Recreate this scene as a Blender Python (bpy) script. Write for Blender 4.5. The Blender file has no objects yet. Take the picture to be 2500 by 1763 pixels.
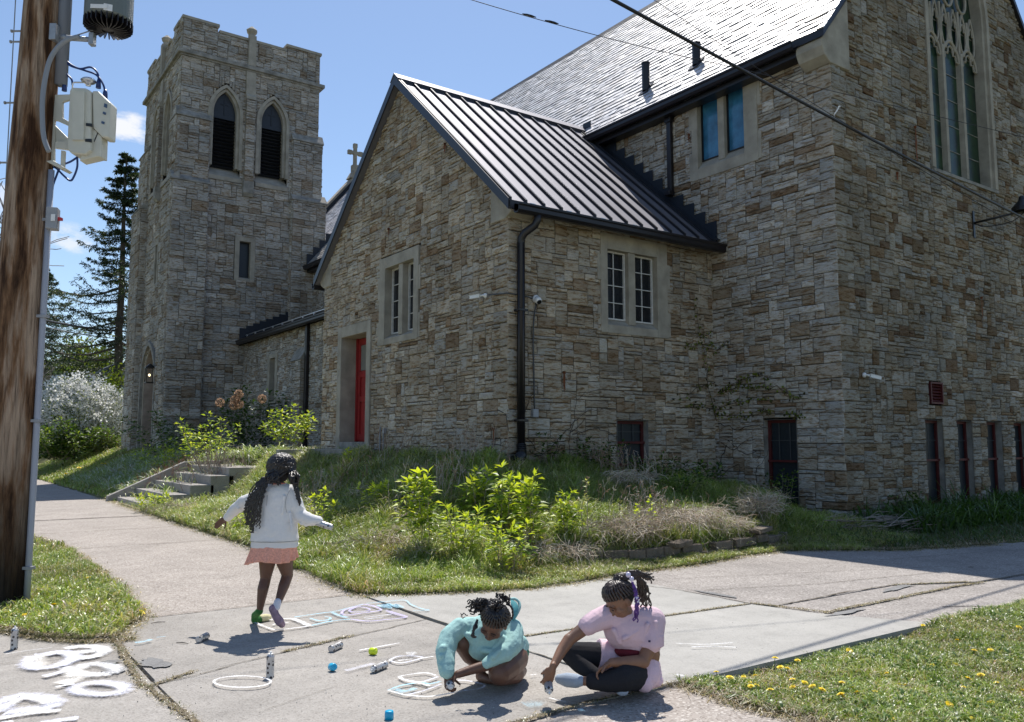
import bpy, bmesh, math, random
import numpy as np
from mathutils import Vector, Matrix
rng = random.Random(11); PI = math.pi
S = bpy.context.scene; COL = S.collection
# ---------------- camera ----------------
F, CX, CY, YH, H = 2030.0, 1250.0, 881.5, 1085.0, 1.35
TH = math.atan((YH-CY)/F); AZ = -math.atan(1450*math.cos(TH)/F)
FW = Vector((-math.sin(AZ), math.cos(AZ), 0)); RT = Vector((math.cos(AZ), math.sin(AZ), 0)); UP = Vector((0,0,1))
FC = FW*math.cos(TH)+UP*math.sin(TH); UC = -FW*math.sin(TH)+UP*math.cos(TH); EYE = Vector((0,0,H))
cd = bpy.data.cameras.new('camera'); cam = bpy.data.objects.new('camera', cd); COL.objects.link(cam)
cd.sensor_fit = 'HORIZONTAL'; cd.sensor_width = 36; cd.lens = F/2500*36; cd.clip_start = .05; cd.clip_end = 2000
m = Matrix((RT, UC, -FC)).transposed().to_4x4(); m.translation = EYE; cam.matrix_world = m; S.camera = cam
def ray(px, py): return FC+RT*((px-CX)/F)+UC*((CY-py)/F)
def at(px, py, x=None, y=None, z=None):      # a pixel of the photograph carried onto a plane of the place
    d = ray(px, py)
    t = (x-EYE.x)/d.x if x is not None else (y-EYE.y)/d.y if y is not None else (z-EYE.z)/d.z
    return EYE+d*t
def atd(px, py, d):                           # ... or to a distance in front of the photographer
    r = ray(px, py); return EYE+r*(d/r.dot(FW))
# ---------------- sky, sun, exposure ----------------
SUN = Vector((.335, .437, 1)).normalized()
w = bpy.data.worlds.new('World'); S.world = w; w.use_nodes = True
nt = w.node_tree; nt.nodes.clear(); N = nt.nodes.new; Lk = nt.links.new
out = N('ShaderNodeOutputWorld'); bg = N('ShaderNodeBackground'); sky = N('ShaderNodeTexSky')
sky.sky_type = 'NISHITA'; sky.sun_disc = False; sky.sun_elevation = math.asin(SUN.z)
sky.sun_rotation = math.atan2(SUN.x, SUN.y); sky.air_density = 1.0; sky.dust_density = .35; sky.ozone_density = 2.1; sky.altitude = 200
bg.inputs[1].default_value = .116
tc = N('ShaderNodeTexCoord'); cm = None; last = sky.outputs[0]
def clump(px, py, r, sx, dens):
    global last
    c = ray(px, py).normalized()
    sub = N('ShaderNodeVectorMath'); sub.operation = 'SUBTRACT'; sub.inputs[1].default_value = c; Lk(tc.outputs['Generated'], sub.inputs[0])
    sc = N('ShaderNodeVectorMath'); sc.operation = 'MULTIPLY'; sc.inputs[1].default_value = (1/sx, 1/sx, 1); Lk(sub.outputs[0], sc.inputs[0])
    ln = N('ShaderNodeVectorMath'); ln.operation = 'LENGTH'; Lk(sc.outputs[0], ln.inputs[0])
    mp = N('ShaderNodeMapRange'); mp.inputs[1].default_value = 0; mp.inputs[2].default_value = r; mp.inputs[3].default_value = 1; mp.inputs[4].default_value = 0; Lk(ln.outputs[1], mp.inputs[0])
    nz = N('ShaderNodeTexNoise'); nz.inputs['Scale'].default_value = 26; nz.inputs['Detail'].default_value = 7; nz.inputs['Roughness'].default_value = .62
    st = N('ShaderNodeVectorMath'); st.operation = 'MULTIPLY'; st.inputs[1].default_value = (1, 1, 2.2); Lk(tc.outputs['Generated'], st.inputs[0]); Lk(st.outputs[0], nz.inputs['Vector'])
    mu = N('ShaderNodeMath'); mu.operation = 'MULTIPLY'; Lk(mp.outputs[0], mu.inputs[0]); Lk(nz.outputs[0], mu.inputs[1])
    rp = N('ShaderNodeMapRange'); rp.interpolation_type = 'SMOOTHSTEP'; rp.inputs[1].default_value = .22; rp.inputs[2].default_value = .42; rp.inputs[4].default_value = dens; Lk(mu.outputs[0], rp.inputs[0])
    mx = N('ShaderNodeMix'); mx.data_type = 'RGBA'; Lk(rp.outputs[0], mx.inputs[0]); Lk(last, mx.inputs[6]); mx.inputs[7].default_value = (6.5, 6.6, 6.9, 1); last = mx.outputs[2]
clump(312, 312, .030, 1.7, .95); clump(170, 585, .032, 1.6, .7); clump(10, 500, .05, 1.3, .6)
Lk(last, bg.inputs[0]); Lk(bg.outputs[0], out.inputs[0])
sl = bpy.data.lights.new('sun', 'SUN'); sl.energy = 4.7; sl.angle = math.radians(.53); sl.color = (1, .955, .89)
so = bpy.data.objects.new('sun', sl); COL.objects.link(so); so.rotation_euler = SUN.to_track_quat('Z', 'Y').to_euler(); so.location = SUN*60
S.view_settings.view_transform = 'Standard'; S.view_settings.look = 'None'; S.view_settings.exposure = .36; S.view_settings.gamma = 1
S.render.resolution_x = 1024; S.render.resolution_y = 722
# ---------------- helpers ----------------
def tag(o, label=None, cat=None, group=None, kind=None):
    if label: o['label'] = label
    if cat: o['category'] = cat
    if group: o['group'] = group
    if kind: o['kind'] = kind
    return o
def empty(name, loc=(0,0,0), label=None, cat=None, group=None):
    o = bpy.data.objects.new(name, None); COL.objects.link(o); o.location = loc; o.empty_display_size = .2
    return tag(o, label, cat, group)
def link(name, me, mat, parent=None):
    o = bpy.data.objects.new(name, me); COL.objects.link(o)
    if mat and not me.materials:
        for q in (mat if isinstance(mat, (list, tuple)) else [mat]): me.materials.append(q)
    if parent is not None:
        o.parent = parent; o.matrix_parent_inverse = Matrix.Translation(-parent.location)
    return o
class MB:
    def __init__(s): s.v = []; s.f = []; s.c = []; s.mi = []; s.col = None; s.m = 0
    def add(s, vs, fs):
        b = len(s.v); s.v += [tuple(p) for p in vs]
        for f in fs: s.f.append([b+i for i in f]); s.c.append(s.col); s.mi.append(s.m)
    def box(s, a, b):
        x0,y0,z0 = [min(p,q) for p,q in zip(a,b)]; x1,y1,z1 = [max(p,q) for p,q in zip(a,b)]
        s.add([(x0,y0,z0),(x1,y0,z0),(x1,y1,z0),(x0,y1,z0),(x0,y0,z1),(x1,y0,z1),(x1,y1,z1),(x0,y1,z1)],
              [(3,2,1,0),(4,5,6,7),(0,1,5,4),(1,2,6,5),(2,3,7,6),(3,0,4,7)]); return s
    def obox(s, c, ax, ay, az):      # centre + half axes
        c = Vector(c); ax, ay, az = Vector(ax), Vector(ay), Vector(az)
        s.add([c+ax*i+ay*j+az*k for k in (-1,1) for i,j in ((-1,-1),(1,-1),(1,1),(-1,1))],
              [(3,2,1,0),(4,5,6,7),(0,1,5,4),(1,2,6,5),(2,3,7,6),(3,0,4,7)]); return s
    def prism(s, pts, ext):          # polygon (3D pts) extruded by vector
        ext = Vector(ext); n = len(pts); p = [Vector(q) for q in pts]
        s.add(p+[q+ext for q in p], [list(range(n))[::-1], list(range(n, 2*n))]+[(i, (i+1)%n, (i+1)%n+n, i+n) for i in range(n)]); return s
    def tube(s, pts, r, n=8, cap=True):
        pts = [Vector(p) for p in pts]; k = len(pts)
        if not isinstance(r, (list, tuple)): r = [r]*k
        vs = []; nrm = None
        for i, p in enumerate(pts):
            t = (pts[min(i+1, k-1)]-pts[max(i-1, 0)])
            if t.length < 1e-9: t = Vector((0,0,1))
            t.normalize()
            if nrm is None:
                nrm = t.cross(Vector((0,0,1)) if abs(t.z) < .9 else Vector((1,0,0))).normalized()
            else:
                nrm = (nrm-t*nrm.dot(t)); nrm = nrm.normalized() if nrm.length > 1e-6 else t.orthogonal().normalized()
            b = t.cross(nrm)
            vs += [p+(nrm*math.cos(2*PI*j/n)+b*math.sin(2*PI*j/n))*r[i] for j in range(n)]
        fs = [(i*n+j, i*n+(j+1)%n, (i+1)*n+(j+1)%n, (i+1)*n+j) for i in range(k-1) for j in range(n)]
        if cap: fs += [tuple(range(n))[::-1], tuple(range((k-1)*n, k*n))]
        s.add(vs, fs); return s
    def lathe(s, prof, c, ax=(0,0,1), n=20):   # prof: (r,h)
        ax = Vector(ax).normalized(); u = ax.orthogonal().normalized(); w_ = ax.cross(u); c = Vector(c); k = len(prof)
        vs = [c+ax*h+(u*math.cos(2*PI*j/n)+w_*math.sin(2*PI*j/n))*r for r, h in prof for j in range(n)]
        fs = [(i*n+j, i*n+(j+1)%n, (i+1)*n+(j+1)%n, (i+1)*n+j) for i in range(k-1) for j in range(n)]
        fs += [tuple(range(n))[::-1], tuple(range((k-1)*n, k*n))]
        s.add(vs, fs); return s
    def build(s, name, mat, parent=None, smooth=False, bevel=0, fix=True):
        me = bpy.data.meshes.new(name); me.from_pydata(s.v, [], s.f)
        if any(c is not None for c in s.c):
            ca = me.color_attributes.new('col', 'FLOAT_COLOR', 'CORNER'); buf = []
            for f, c in zip(s.f, s.c): buf += list(c or (1,1,1,0))*len(f)
            ca.data.foreach_set('color', buf)
        if isinstance(mat, (list, tuple)): me.polygons.foreach_set('material_index', s.mi)
        if smooth: me.polygons.foreach_set('use_smooth', [True]*len(s.f))
        if fix:
            bm = bmesh.new(); bm.from_mesh(me); bmesh.ops.recalc_face_normals(bm, faces=bm.faces); bm.to_mesh(me); bm.free()
        me.update()
        o = link(name, me, mat, parent)
        if bevel:
            md = o.modifiers.new('bevel', 'BEVEL'); md.width = bevel; md.segments = 2; md.limit_method = 'ANGLE'; md.angle_limit = .7
        return o
def mat(name, col, rough=.7, metal=0, spec=.5, noise=0, nscale=8, bump=0, bscale=40, stretch=(1,1,1), attr=None, trans=0, tint=(1.35,1.3,.55), dark=None, coord='obj'):
    m = bpy.data.materials.new(name); m.use_nodes = True; t = m.node_tree; b = t.nodes['Principled BSDF']; L = t.links.new; n = t.nodes.new
    b.inputs['Roughness'].default_value = rough; b.inputs['Metallic'].default_value = metal; b.inputs['Specular IOR Level'].default_value = spec
    c4 = (*col, 1); b.inputs['Base Color'].default_value = c4; src = None
    if attr:
        a = n('ShaderNodeAttribute'); a.attribute_name = attr; src = a.outputs['Color']
    if noise or bump:
        g = n('ShaderNodeTexCoord') if coord == 'obj' else n('ShaderNodeNewGeometry'); mp = n('ShaderNodeVectorMath'); mp.operation = 'MULTIPLY'; mp.inputs[1].default_value = stretch
        L(g.outputs['Object' if coord == 'obj' else 'Position'], mp.inputs[0])
    if noise:
        z = n('ShaderNodeTexNoise'); z.inputs['Scale'].default_value = nscale; z.inputs['Detail'].default_value = 6; z.inputs['Roughness'].default_value = .6; L(mp.outputs[0], z.inputs['Vector'])
        r = n('ShaderNodeMapRange'); r.inputs[1].default_value = .3; r.inputs[2].default_value = .7; L(z.outputs[0], r.inputs[0])
        mx = n('ShaderNodeMix'); mx.data_type = 'RGBA'; L(r.outputs[0], mx.inputs[0])
        if src is not None:
            d = n('ShaderNodeMix'); d.data_type = 'RGBA'; d.blend_type = 'MULTIPLY'; d.inputs[0].default_value = 1; L(src, d.inputs[6]); d.inputs[7].default_value = (1-noise,)*3+(1,)
            L(d.outputs[2], mx.inputs[6]); L(src, mx.inputs[7])
        else:
            mx.inputs[6].default_value = (*(dark or [c*(1-noise) for c in col]), 1); mx.inputs[7].default_value = (*[min(1, c*(1+noise*.5)) for c in col], 1)
        src = mx.outputs[2]
    if src is not None: L(src, b.inputs['Base Color'])
    if bump:
        z2 = n('ShaderNodeTexNoise'); z2.inputs['Scale'].default_value = bscale; z2.inputs['Detail'].default_value = 5; L(mp.outputs[0], z2.inputs['Vector'])
        bp = n('ShaderNodeBump'); bp.inputs['Strength'].default_value = bump; bp.inputs['Distance'].default_value = .02; L(z2.outputs[0], bp.inputs['Height']); L(bp.outputs[0], b.inputs['Normal'])
    if trans:
        tr = n('ShaderNodeBsdfTranslucent'); ms = n('ShaderNodeMixShader'); ms.inputs[0].default_value = trans; o = t.nodes['Material Output']
        if src is not None:
            br = n('ShaderNodeMix'); br.data_type = 'RGBA'; br.blend_type = 'MULTIPLY'; br.inputs[0].default_value = 1; L(src, br.inputs[6]); br.inputs[7].default_value = (*tint, 1); L(br.outputs[2], tr.inputs[0])
        else: tr.inputs[0].default_value = (min(1, col[0]*1.35), min(1, col[1]*1.3), col[2]*.55, 1)
        L(b.outputs[0], ms.inputs[1]); L(tr.outputs[0], ms.inputs[2]); L(ms.outputs[0], o.inputs[0])
    return m
def stone_mat():
    m = bpy.data.materials.new('ashlar_stone'); m.use_nodes = True; t = m.node_tree; b = t.nodes['Principled BSDF']; L = t.links.new; n = t.nodes.new
    b.inputs['Roughness'].default_value = .9; b.inputs['Specular IOR Level'].default_value = .15
    a = n('ShaderNodeAttribute'); a.attribute_name = 'col'; g = n('ShaderNodeNewGeometry')
    mul = n('ShaderNodeMath'); mul.operation = 'MULTIPLY'; mul.inputs[1].default_value = 37; L(a.outputs['Alpha'], mul.inputs[0])
    off = n('ShaderNodeVectorMath'); off.operation = 'ADD'; L(g.outputs['Position'], off.inputs[0]); L(mul.outputs[0], off.inputs[1])
    sc = n('ShaderNodeVectorMath'); sc.operation = 'MULTIPLY'; sc.inputs[1].default_value = (1, 1, 4.5); L(off.outputs[0], sc.inputs[0])
    z = n('ShaderNodeTexNoise'); z.inputs['Scale'].default_value = 5.5; z.inputs['Detail'].default_value = 8; z.inputs['Roughness'].default_value = .65; z.inputs['Distortion'].default_value = .6; L(sc.outputs[0], z.inputs['Vector'])
    r = n('ShaderNodeValToRGB'); r.color_ramp.elements[0].position = .30; r.color_ramp.elements[0].color = (.34,.25,.17,1); r.color_ramp.elements[1].position = .60; r.color_ramp.elements[1].color = (1.12,1.12,1.12,1)
    e = r.color_ramp.elements.new(.42); e.color = (.72,.59,.45,1); e = r.color_ramp.elements.new(.49); e.color = (.98,.96,.93,1); L(z.outputs[0], r.inputs[0])
    mx = n('ShaderNodeMix'); mx.data_type = 'RGBA'; mx.blend_type = 'MULTIPLY'; L(a.outputs['Color'], mx.inputs[6]); L(r.outputs[0], mx.inputs[7])
    gt = n('ShaderNodeMath'); gt.operation = 'GREATER_THAN'; gt.inputs[1].default_value = .001; L(a.outputs['Alpha'], gt.inputs[0]); L(gt.outputs[0], mx.inputs[0])
    z3 = n('ShaderNodeTexNoise'); z3.inputs['Scale'].default_value = .8; z3.inputs['Detail'].default_value = 7; z3.inputs['Roughness'].default_value = .65; s3 = n('ShaderNodeVectorMath'); s3.operation = 'MULTIPLY'; s3.inputs[1].default_value = (1, 1, .45); L(g.outputs['Position'], s3.inputs[0]); L(s3.outputs[0], z3.inputs['Vector'])
    r3 = n('ShaderNodeMapRange'); r3.inputs[1].default_value = .3; r3.inputs[2].default_value = .7; r3.inputs[3].default_value = .74; r3.inputs[4].default_value = 1.2; L(z3.outputs[0], r3.inputs[0])
    m2 = n('ShaderNodeMix'); m2.data_type = 'RGBA'; m2.blend_type = 'MULTIPLY'; m2.inputs[0].default_value = 1; L(mx.outputs[2], m2.inputs[6]); L(r3.outputs[0], m2.inputs[7]); L(m2.outputs[2], b.inputs['Base Color'])
    sc2 = n('ShaderNodeVectorMath'); sc2.operation = 'MULTIPLY'; sc2.inputs[1].default_value = (1, 1, 2.2); L(off.outputs[0], sc2.inputs[0])
    z2 = n('ShaderNodeTexNoise'); z2.inputs['Scale'].default_value = 13; z2.inputs['Detail'].default_value = 9; z2.inputs['Roughness'].default_value = .66; L(sc2.outputs[0], z2.inputs['Vector'])
    bp = n('ShaderNodeBump'); bp.inputs['Strength'].default_value = 1; bp.inputs['Distance'].default_value = .075; L(z2.outputs[0], bp.inputs['Height']); L(bp.outputs[0], b.inputs['Normal'])
    return m
M = {}
M['stone'] = stone_mat()
M['lime'] = mat('limestone', (.37,.335,.275), .85, spec=.2, noise=.30, nscale=3, bump=.35, bscale=60)
M['limedk'] = mat('weathered_limestone', (.30,.285,.255), .9, spec=.2, noise=.45, nscale=4, bump=.5, bscale=50)
M['blackmetal'] = mat('dark_bronze_metal', (.012,.010,.012), .38, spec=.5, noise=.25, nscale=3)
M['flash'] = mat('flashing_metal', (.012,.016,.024), .45)
M['roofmetal'] = mat('standing_seam_metal', (.20,.195,.225), .60, metal=.55, spec=.9, noise=.10, nscale=1.2)
M['red'] = mat('red_door_paint', (.30,.014,.014), .55, noise=.25, nscale=5)
M['redtrim'] = mat('red_window_paint', (.085,.008,.008), .6, noise=.4, nscale=9)
M['glass'] = mat('window_glass', (.010,.013,.018), .08, spec=.6, noise=.5, nscale=2)
M['screen'] = mat('window_screen', (.018,.026,.034), .35, noise=.3, nscale=30)
M['whitepaint'] = mat('white_window_paint', (.62,.61,.58), .6, noise=.2, nscale=20)
M['whiteplastic'] = mat('white_plastic', (.75,.75,.74), .35)
M['blk'] = mat('black_plastic', (.01,.01,.011), .4)
M['grey'] = mat('grey_box', (.30,.31,.33), .5, noise=.15, nscale=10)
M['alu'] = mat('aluminium', (.62,.62,.64), .32, metal=.9)
# ---------------- the church ----------------
CH = empty('stone_church', (7.3, 10.4, 1.1), 'rough tan and grey stone church with square bell tower, gabled side entrance, slate roof', 'church')
PAL = dict(
 porch=[((0.514,0.445,0.353),6),((0.469,0.399,0.308),5),((0.394,0.309,0.222),2.2),((0.561,0.499,0.408),5),((0.475,0.437,0.383),4),((0.330,0.242,0.162),.9),((0.608,0.555,0.470),1.6)],
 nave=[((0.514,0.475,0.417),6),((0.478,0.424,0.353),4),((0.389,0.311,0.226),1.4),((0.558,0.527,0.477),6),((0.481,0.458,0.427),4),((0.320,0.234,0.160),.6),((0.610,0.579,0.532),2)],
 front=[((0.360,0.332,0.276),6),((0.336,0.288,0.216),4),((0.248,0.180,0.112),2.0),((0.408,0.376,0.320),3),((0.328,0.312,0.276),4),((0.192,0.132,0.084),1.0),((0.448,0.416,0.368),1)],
 tower=[((0.441,0.414,0.375),6),((0.416,0.381,0.330),4),((0.350,0.295,0.233),1.3),((0.498,0.471,0.428),5),((0.409,0.394,0.366),5),((0.309,0.254,0.196),.7),((0.548,0.525,0.486),1.6)])
MORT = (.16,.135,.105,0)
MO = .062
def clip(poly, a, b, c):        # keep a*u+b*z<=c
    o = []
    for i in range(len(poly)):
        p, q = poly[i], poly[(i+1) % len(poly)]; dp, dq = a*p[0]+b*p[1]-c, a*q[0]+b*q[1]-c
        if dp <= 0: o.append(p)
        if (dp < 0 < dq) or (dq < 0 < dp):
            t = dp/(dp-dq); o.append((p[0]+(q[0]-p[0])*t, p[1]+(q[1]-p[1])*t))
    return o
def wall(name, org, ud, nd, W, z0, z1, pal, holes=(), cuts=(), quoin=(0, 0), seed=1, parent=None, ext=(0, 0), mo=MO, big=1.0, mortar=MORT, d0=.012, d1=.036):
    """random ashlar: every stone its own bevelled block, laid over a mortar bed. org: (x,y); ud, nd unit vectors"""
    R = random.Random(seed); ud, nd = Vector(ud), Vector(nd); o3 = Vector((org[0], org[1], 0)); mb = MB()
    def P3(u, z, d): return o3+ud*u+nd*d+UP*z
    nu, nz = int(math.ceil(W/mo)), int(math.ceil((z1-z0)/mo)); uw = W/nu
    occ = np.zeros((nz, nu), bool)
    for j in range(nz):
        zc = z0+(j+.5)*mo
        for i in range(nu):
            uc = (i+.5)*uw
            for h in holes:
                if (h(uc, zc) if callable(h) else (h[0] < uc < h[1] and h[2] < zc < h[3])): occ[j, i] = True; break
            if not occ[j, i] and any(a*uc+b*zc > c+mo*.8 for a, b, c in cuts): occ[j, i] = True
    mb.col = mortar
    for j in range(nz):
        i = 0
        while i < nu:
            if occ[j, i]: i += 1; continue
            k = i
            while k < nu and not occ[j, k]: k += 1
            pl = [(i*uw, z0+j*mo), (k*uw, z0+j*mo), (k*uw, min(z1, z0+(j+1)*mo)), (i*uw, min(z1, z0+(j+1)*mo))]
            for c in cuts: pl = clip(pl, *c)
            if len(pl) > 2: mb.add([P3(u, z, 0) for u, z in pl], [tuple(range(len(pl)))])
            i = k
    cols = [c for c, _ in pal]; wt = [x for _, x in pal]
    def stone(u0, u1, za, zb, cut=True, dd=None):
        j = .0055; g = [R.uniform(j*.6, j*1.4) for _ in range(4)]
        pl = [(u0+g[0], za+g[1]), (u1-g[2], za+g[1]), (u1-g[2], zb-g[3]), (u0+g[0], zb-g[3])]
        if u1-u0 > 3*uw: # tiny irregularity
            pl = [(p[0]+R.uniform(-.006, .006), p[1]+R.uniform(-.005, .005)) for p in pl]
            pm = ((pl[2][0]+pl[3][0])/2, (pl[2][1]+pl[3][1])/2+R.uniform(-.006, .004)); pl.insert(3, pm)
        for c in cuts: pl = clip(pl, *c)
        if len(pl) < 3: return
        cx = sum(p[0] for p in pl)/len(pl); cz = sum(p[1] for p in pl)/len(pl)
        d = dd if dd is not None else R.uniform(d0, d1); c = R.choices(cols, wt)[0]; k = R.uniform(.82, 1.16); tn = R.uniform(-.03, .03)
        mb.col = (c[0]*k*(1+tn), c[1]*k, c[2]*k*(1-tn), R.uniform(.05, 1))
        bw = .014
        inner = []
        for p in pl:
            dx, dz = cx-p[0], cz-p[1]; l = math.hypot(dx, dz) or 1; s = min(.45*l, bw*1.5)
            inner.append((p[0]+dx/l*s, p[1]+dz/l*s))
        n = len(pl); vs = [P3(u, z, .001) for u, z in pl]+[P3(u, z, d*.62) for u, z in pl]+[P3(u, z, d+R.uniform(-.006, .006)) for u, z in inner]+[P3(cx, cz, d+R.uniform(.0, .016))]
        fs = [(a, (a+1) % n, (a+1) % n+n, a+n) for a in range(n)]+[(a+n, (a+1) % n+n, (a+1) % n+2*n, a+2*n) for a in range(n)]+[(a+2*n, (a+1) % n+2*n, 3*n) for a in range(n)]
        mb.add(vs, fs)
    # long and short corner stones, shared heights at both faces of the corner
    for side, q in enumerate(quoin):
        if not q: continue
        QR = random.Random(q); j = 0; k = 0
        while j < nz:
            hh = QR.choice((2, 3, 3, 4, 4)); hh = min(hh, nz-j); lA, lB = (QR.randint(6, 8), QR.randint(3, 5))[::1 if k % 2 else -1]
            L_ = lA if side else lB
            rng_i = range(0, L_) if side == 0 else range(nu-L_, nu)
            if not occ[j:j+hh, list(rng_i)].any():
                occ[j:j+hh, list(rng_i)] = True
                u0, u1 = rng_i[0]*uw, (rng_i[-1]+1)*uw
                stone(u0-(.03 if side == 0 else 0), u1+(.03 if side else 0), z0+j*mo, z0+(j+hh)*mo, dd=.034)
            j += hh; k += 1
    for j in range(nz):
        i = 0
        while i < nu:
            if occ[j, i]: i += 1; continue
            hh = R.choices((1, 2, 3, 4), (3.4, 4.4, 2.6, 1.0))[0]; ww = R.choice((3, 4, 4, 5, 5, 6, 7, 8) if hh < 3 else (3, 3, 4, 5, 6, 7)) if big == 1 else R.choice((4, 5, 6, 7, 8))
            if hh == 1 and R.random() < .3: ww += 3
            k = i
            while k < nu and k-i < ww and not occ[j, k]: k += 1
            if k < nu and not occ[j, k:k+2].all() and k+2 <= nu and occ[j, min(k+1, nu-1)]: k += 1
            if nu-k == 1 and not occ[j, nu-1]: k = nu
            e = 1
            while e < hh and j+e < nz and not occ[j+e, i:k].any(): e += 1
            occ[j:j+e, i:k] = True
            stone(i*uw, k*uw, z0+j*mo, min(z1, z0+(j+e)*mo)); i = k
    return mb.build(name, M['stone'], parent or CH, fix=False)
X, Y = Vector((1,0,0)), Vector((0,1,0))
def frame_y(u0,u1,z0,z1): pass
# --- porch: x 7.316..12, y 10.4..17.55, ridge y=14, eave 5.22, ridge 8.42
PX0, PY0, PY1, PZE, PZR, PYM = 7.316, 10.4, 17.6, 5.20, 8.36, 14.0
NX, NY0, NY1, NZE, NZR, NXR, NX1 = 12.0, 7.76, 36.3, 8.50, 13.85, 16.4, 20.8
GB = .15
sl1 = (PZR-PZE)/(PYM-PY0)
# gable wall faces -x ; u runs along +y... u from PY0 (right in view) to PY1
gz = lambda y: y-PY0
wall('porch_gable_wall', (PX0, PY0), Y, -X, PY1-PY0, GB+.6, PZR, PAL['porch'],
     holes=[(13.20-PY0, 14.78-PY0, 3.27, 5.0), (15.14-PY0, 16.74-PY0, 1.2, 3.85)],
     cuts=[(-sl1, 1, PZE), (sl1, 1, PZE+sl1*(PY1-PY0))], quoin=(5, 0), seed=3)
wall('porch_side_wall', (PX0, PY0), X, -Y, NX-PX0, GB, PZE+.02, PAL['porch'],
     holes=[(9.20-PX0, 10.78-PX0, 3.22, 4.93), (9.55-PX0, 10.27-PX0, .98, 1.75)], quoin=(5, 0), seed=4)
# --- nave side wall (faces -x)
wall('nave_side_wall', (NX, NY0), Y, -X, PY0-NY0+6.4, 0, NZE, PAL['nave'],
     holes=[(9.22-NY0, 10.78-NY0, 6.42, 8.38), (8.64-NY0, 9.30-NY0, .30, 1.77), lambda u, z: u > 2.7 and z < 5.1], quoin=(7, 0), seed=8)
wall('nave_clerestory_wall', (NX, 17.0), Y, -X, NY1-17.0-6, 5.4, NZE, PAL['tower'], holes=[(27.35-17, 28.25-17, 6.9, 8.2)], seed=9)
# --- nave front (faces -y)
fs_ = (NZR-NZE)/(NXR-NX)
def bigarch(u, z): 
    c = 16.37-NX; a = abs(u-c)
    return a < 1.22 and 6.45 < z < 9.9 or (z >= 9.9 and a < 1.2*max(0, 1-((z-9.9)/2.35)**2)**.75)
fh = [bigarch, (14.62-NX, 15.04-NX, 2.07, 2.46)]+[(a-NX, b-NX, .30, 1.78) for a, b in ((14.42, 15.05), (15.53, 16.10), (16.63, 17.24), (17.74, 18.35), (18.85, 19.45))]
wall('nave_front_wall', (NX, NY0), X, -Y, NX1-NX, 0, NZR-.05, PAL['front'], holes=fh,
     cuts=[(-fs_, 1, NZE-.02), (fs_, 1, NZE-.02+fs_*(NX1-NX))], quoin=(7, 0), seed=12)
# hidden flanks, so that the building is closed from other sides too
mb = MB(); mb.col = (.33,.30,.26,.4)
mb.add([(NX1,NY0,0),(NX1,NY1,0),(NX1,NY1,NZE),(NX1,NY0,NZE)], [(0,1,2,3)])
mb.add([(NX,NY1,0),(NX1,NY1,0),(NX1,NY1,NZE),(NXR,NY1,NZR),(NX,NY1,NZE)], [(0,1,2,3,4)])
mb.add([(PX0,PY1,.5),(NX,PY1,.5),(NX,PY1,PZE),(PX0,PY1,PZE)], [(0,1,2,3)])
mb.build('rear_wall', M['stone'], CH)
# --- rectangular windows ------------------------------------------------
def rect_window(name, org, ud, nd, u0, u1, z0, z1, fw, lights, depth=.24, grid=None, sash='whitepaint', glass='glass', frame='lime', proud=.045, sill=.1, mull=.12, tone=None, keys=True):
    """stone surround with lights (list of (u0,u1)) between z0+sill and z1-fw"""
    ud, nd = Vector(ud), Vector(nd); o3 = Vector((org[0], org[1], 0))
    P3 = lambda u, z, d: o3+ud*u+nd*d+UP*z
    def bx(mb, a, b, za, zb, d0, d1): mb.prism([P3(a, za, d0), P3(b, za, d0), P3(b, zb, d0), P3(a, zb, d0)], nd*(d1-d0))
    w_ = empty(name, P3((u0+u1)/2, z0, 0)); w_.parent = CH; w_.matrix_parent_inverse = Matrix.Translation(-CH.location)
    la, lb = lights[0][0], lights[-1][1]
    if frame:
        mb = MB()
        bx(mb, u0, la, z0, z1, -depth, proud); bx(mb, lb, u1, z0, z1, -depth, proud)
        bx(mb, la, lb, z1-fw, z1, -depth, proud-.002)
        mb.prism([P3(la, z0, proud-.002), P3(la, z0+sill*.55, proud-.002), P3(la, z0+sill, -depth*.75), P3(la, z0+sill, -depth), P3(la, z0, -depth)], ud*(lb-la))
        if keys and z1-z0 > 1.3:   # toothed edge blocks
            for s_, e in ((u0, -1), (u1, 1)):
                for zz in (z0+.02, z0+(z1-z0)*.52): bx(mb, s_, s_+e*.07, zz, zz+(z1-z0)*.26, -.02, proud-.006)
        for (a, b), (c, d) in zip(lights[:-1], lights[1:]): bx(mb, b, c, z0+sill*.7, z1-fw, -depth, .012)
        mb.build('surround', M[frame], w_, bevel=.006)
    for a, b in lights:
        g = MB(); s = MB()
        za, zb = z0+(sill if frame else 0), z1-(fw if frame else 0); dg = -depth*.72
        g.add([P3(a, za, dg-.02), P3(b, za, dg-.02), P3(b, zb, dg-.02), P3(a, zb, dg-.02)], [(0,1,2,3)])
        t = .026 if grid else (.052 if not frame else .022)
        for q in ((a, a+t, za, zb), (b-t, b, za, zb), (a+t, b-t, za, za+t), (a+t, b-t, zb-t, zb)): bx(s, *q, dg-.015, dg+.02)
        if grid:
            nx, nz_ = grid
            for i in range(1, nx): c = a+(b-a)*i/nx; bx(s, c-.007, c+.007, za+t, zb-t, dg-.012, dg+.008)
            for i in range(1, nz_): c = za+(zb-za)*i/nz_; bx(s, a+t, b-t, c-.007, c+.007, dg-.011, dg+.010)
        g.build('pane', M[glass], w_); s.build('sash', M[sash], w_)
    return w_
M['blueglass'] = mat('blue_protective_glazing', (.045,.19,.34), .12, spec=.6, noise=.5, nscale=3.5, bump=.2, bscale=9)
M['greenglass'] = mat('stained_glass_backs', (.016,.045,.016), .3, spec=.4, noise=.85, nscale=3.5, dark=(.006,.010,.014))
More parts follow.
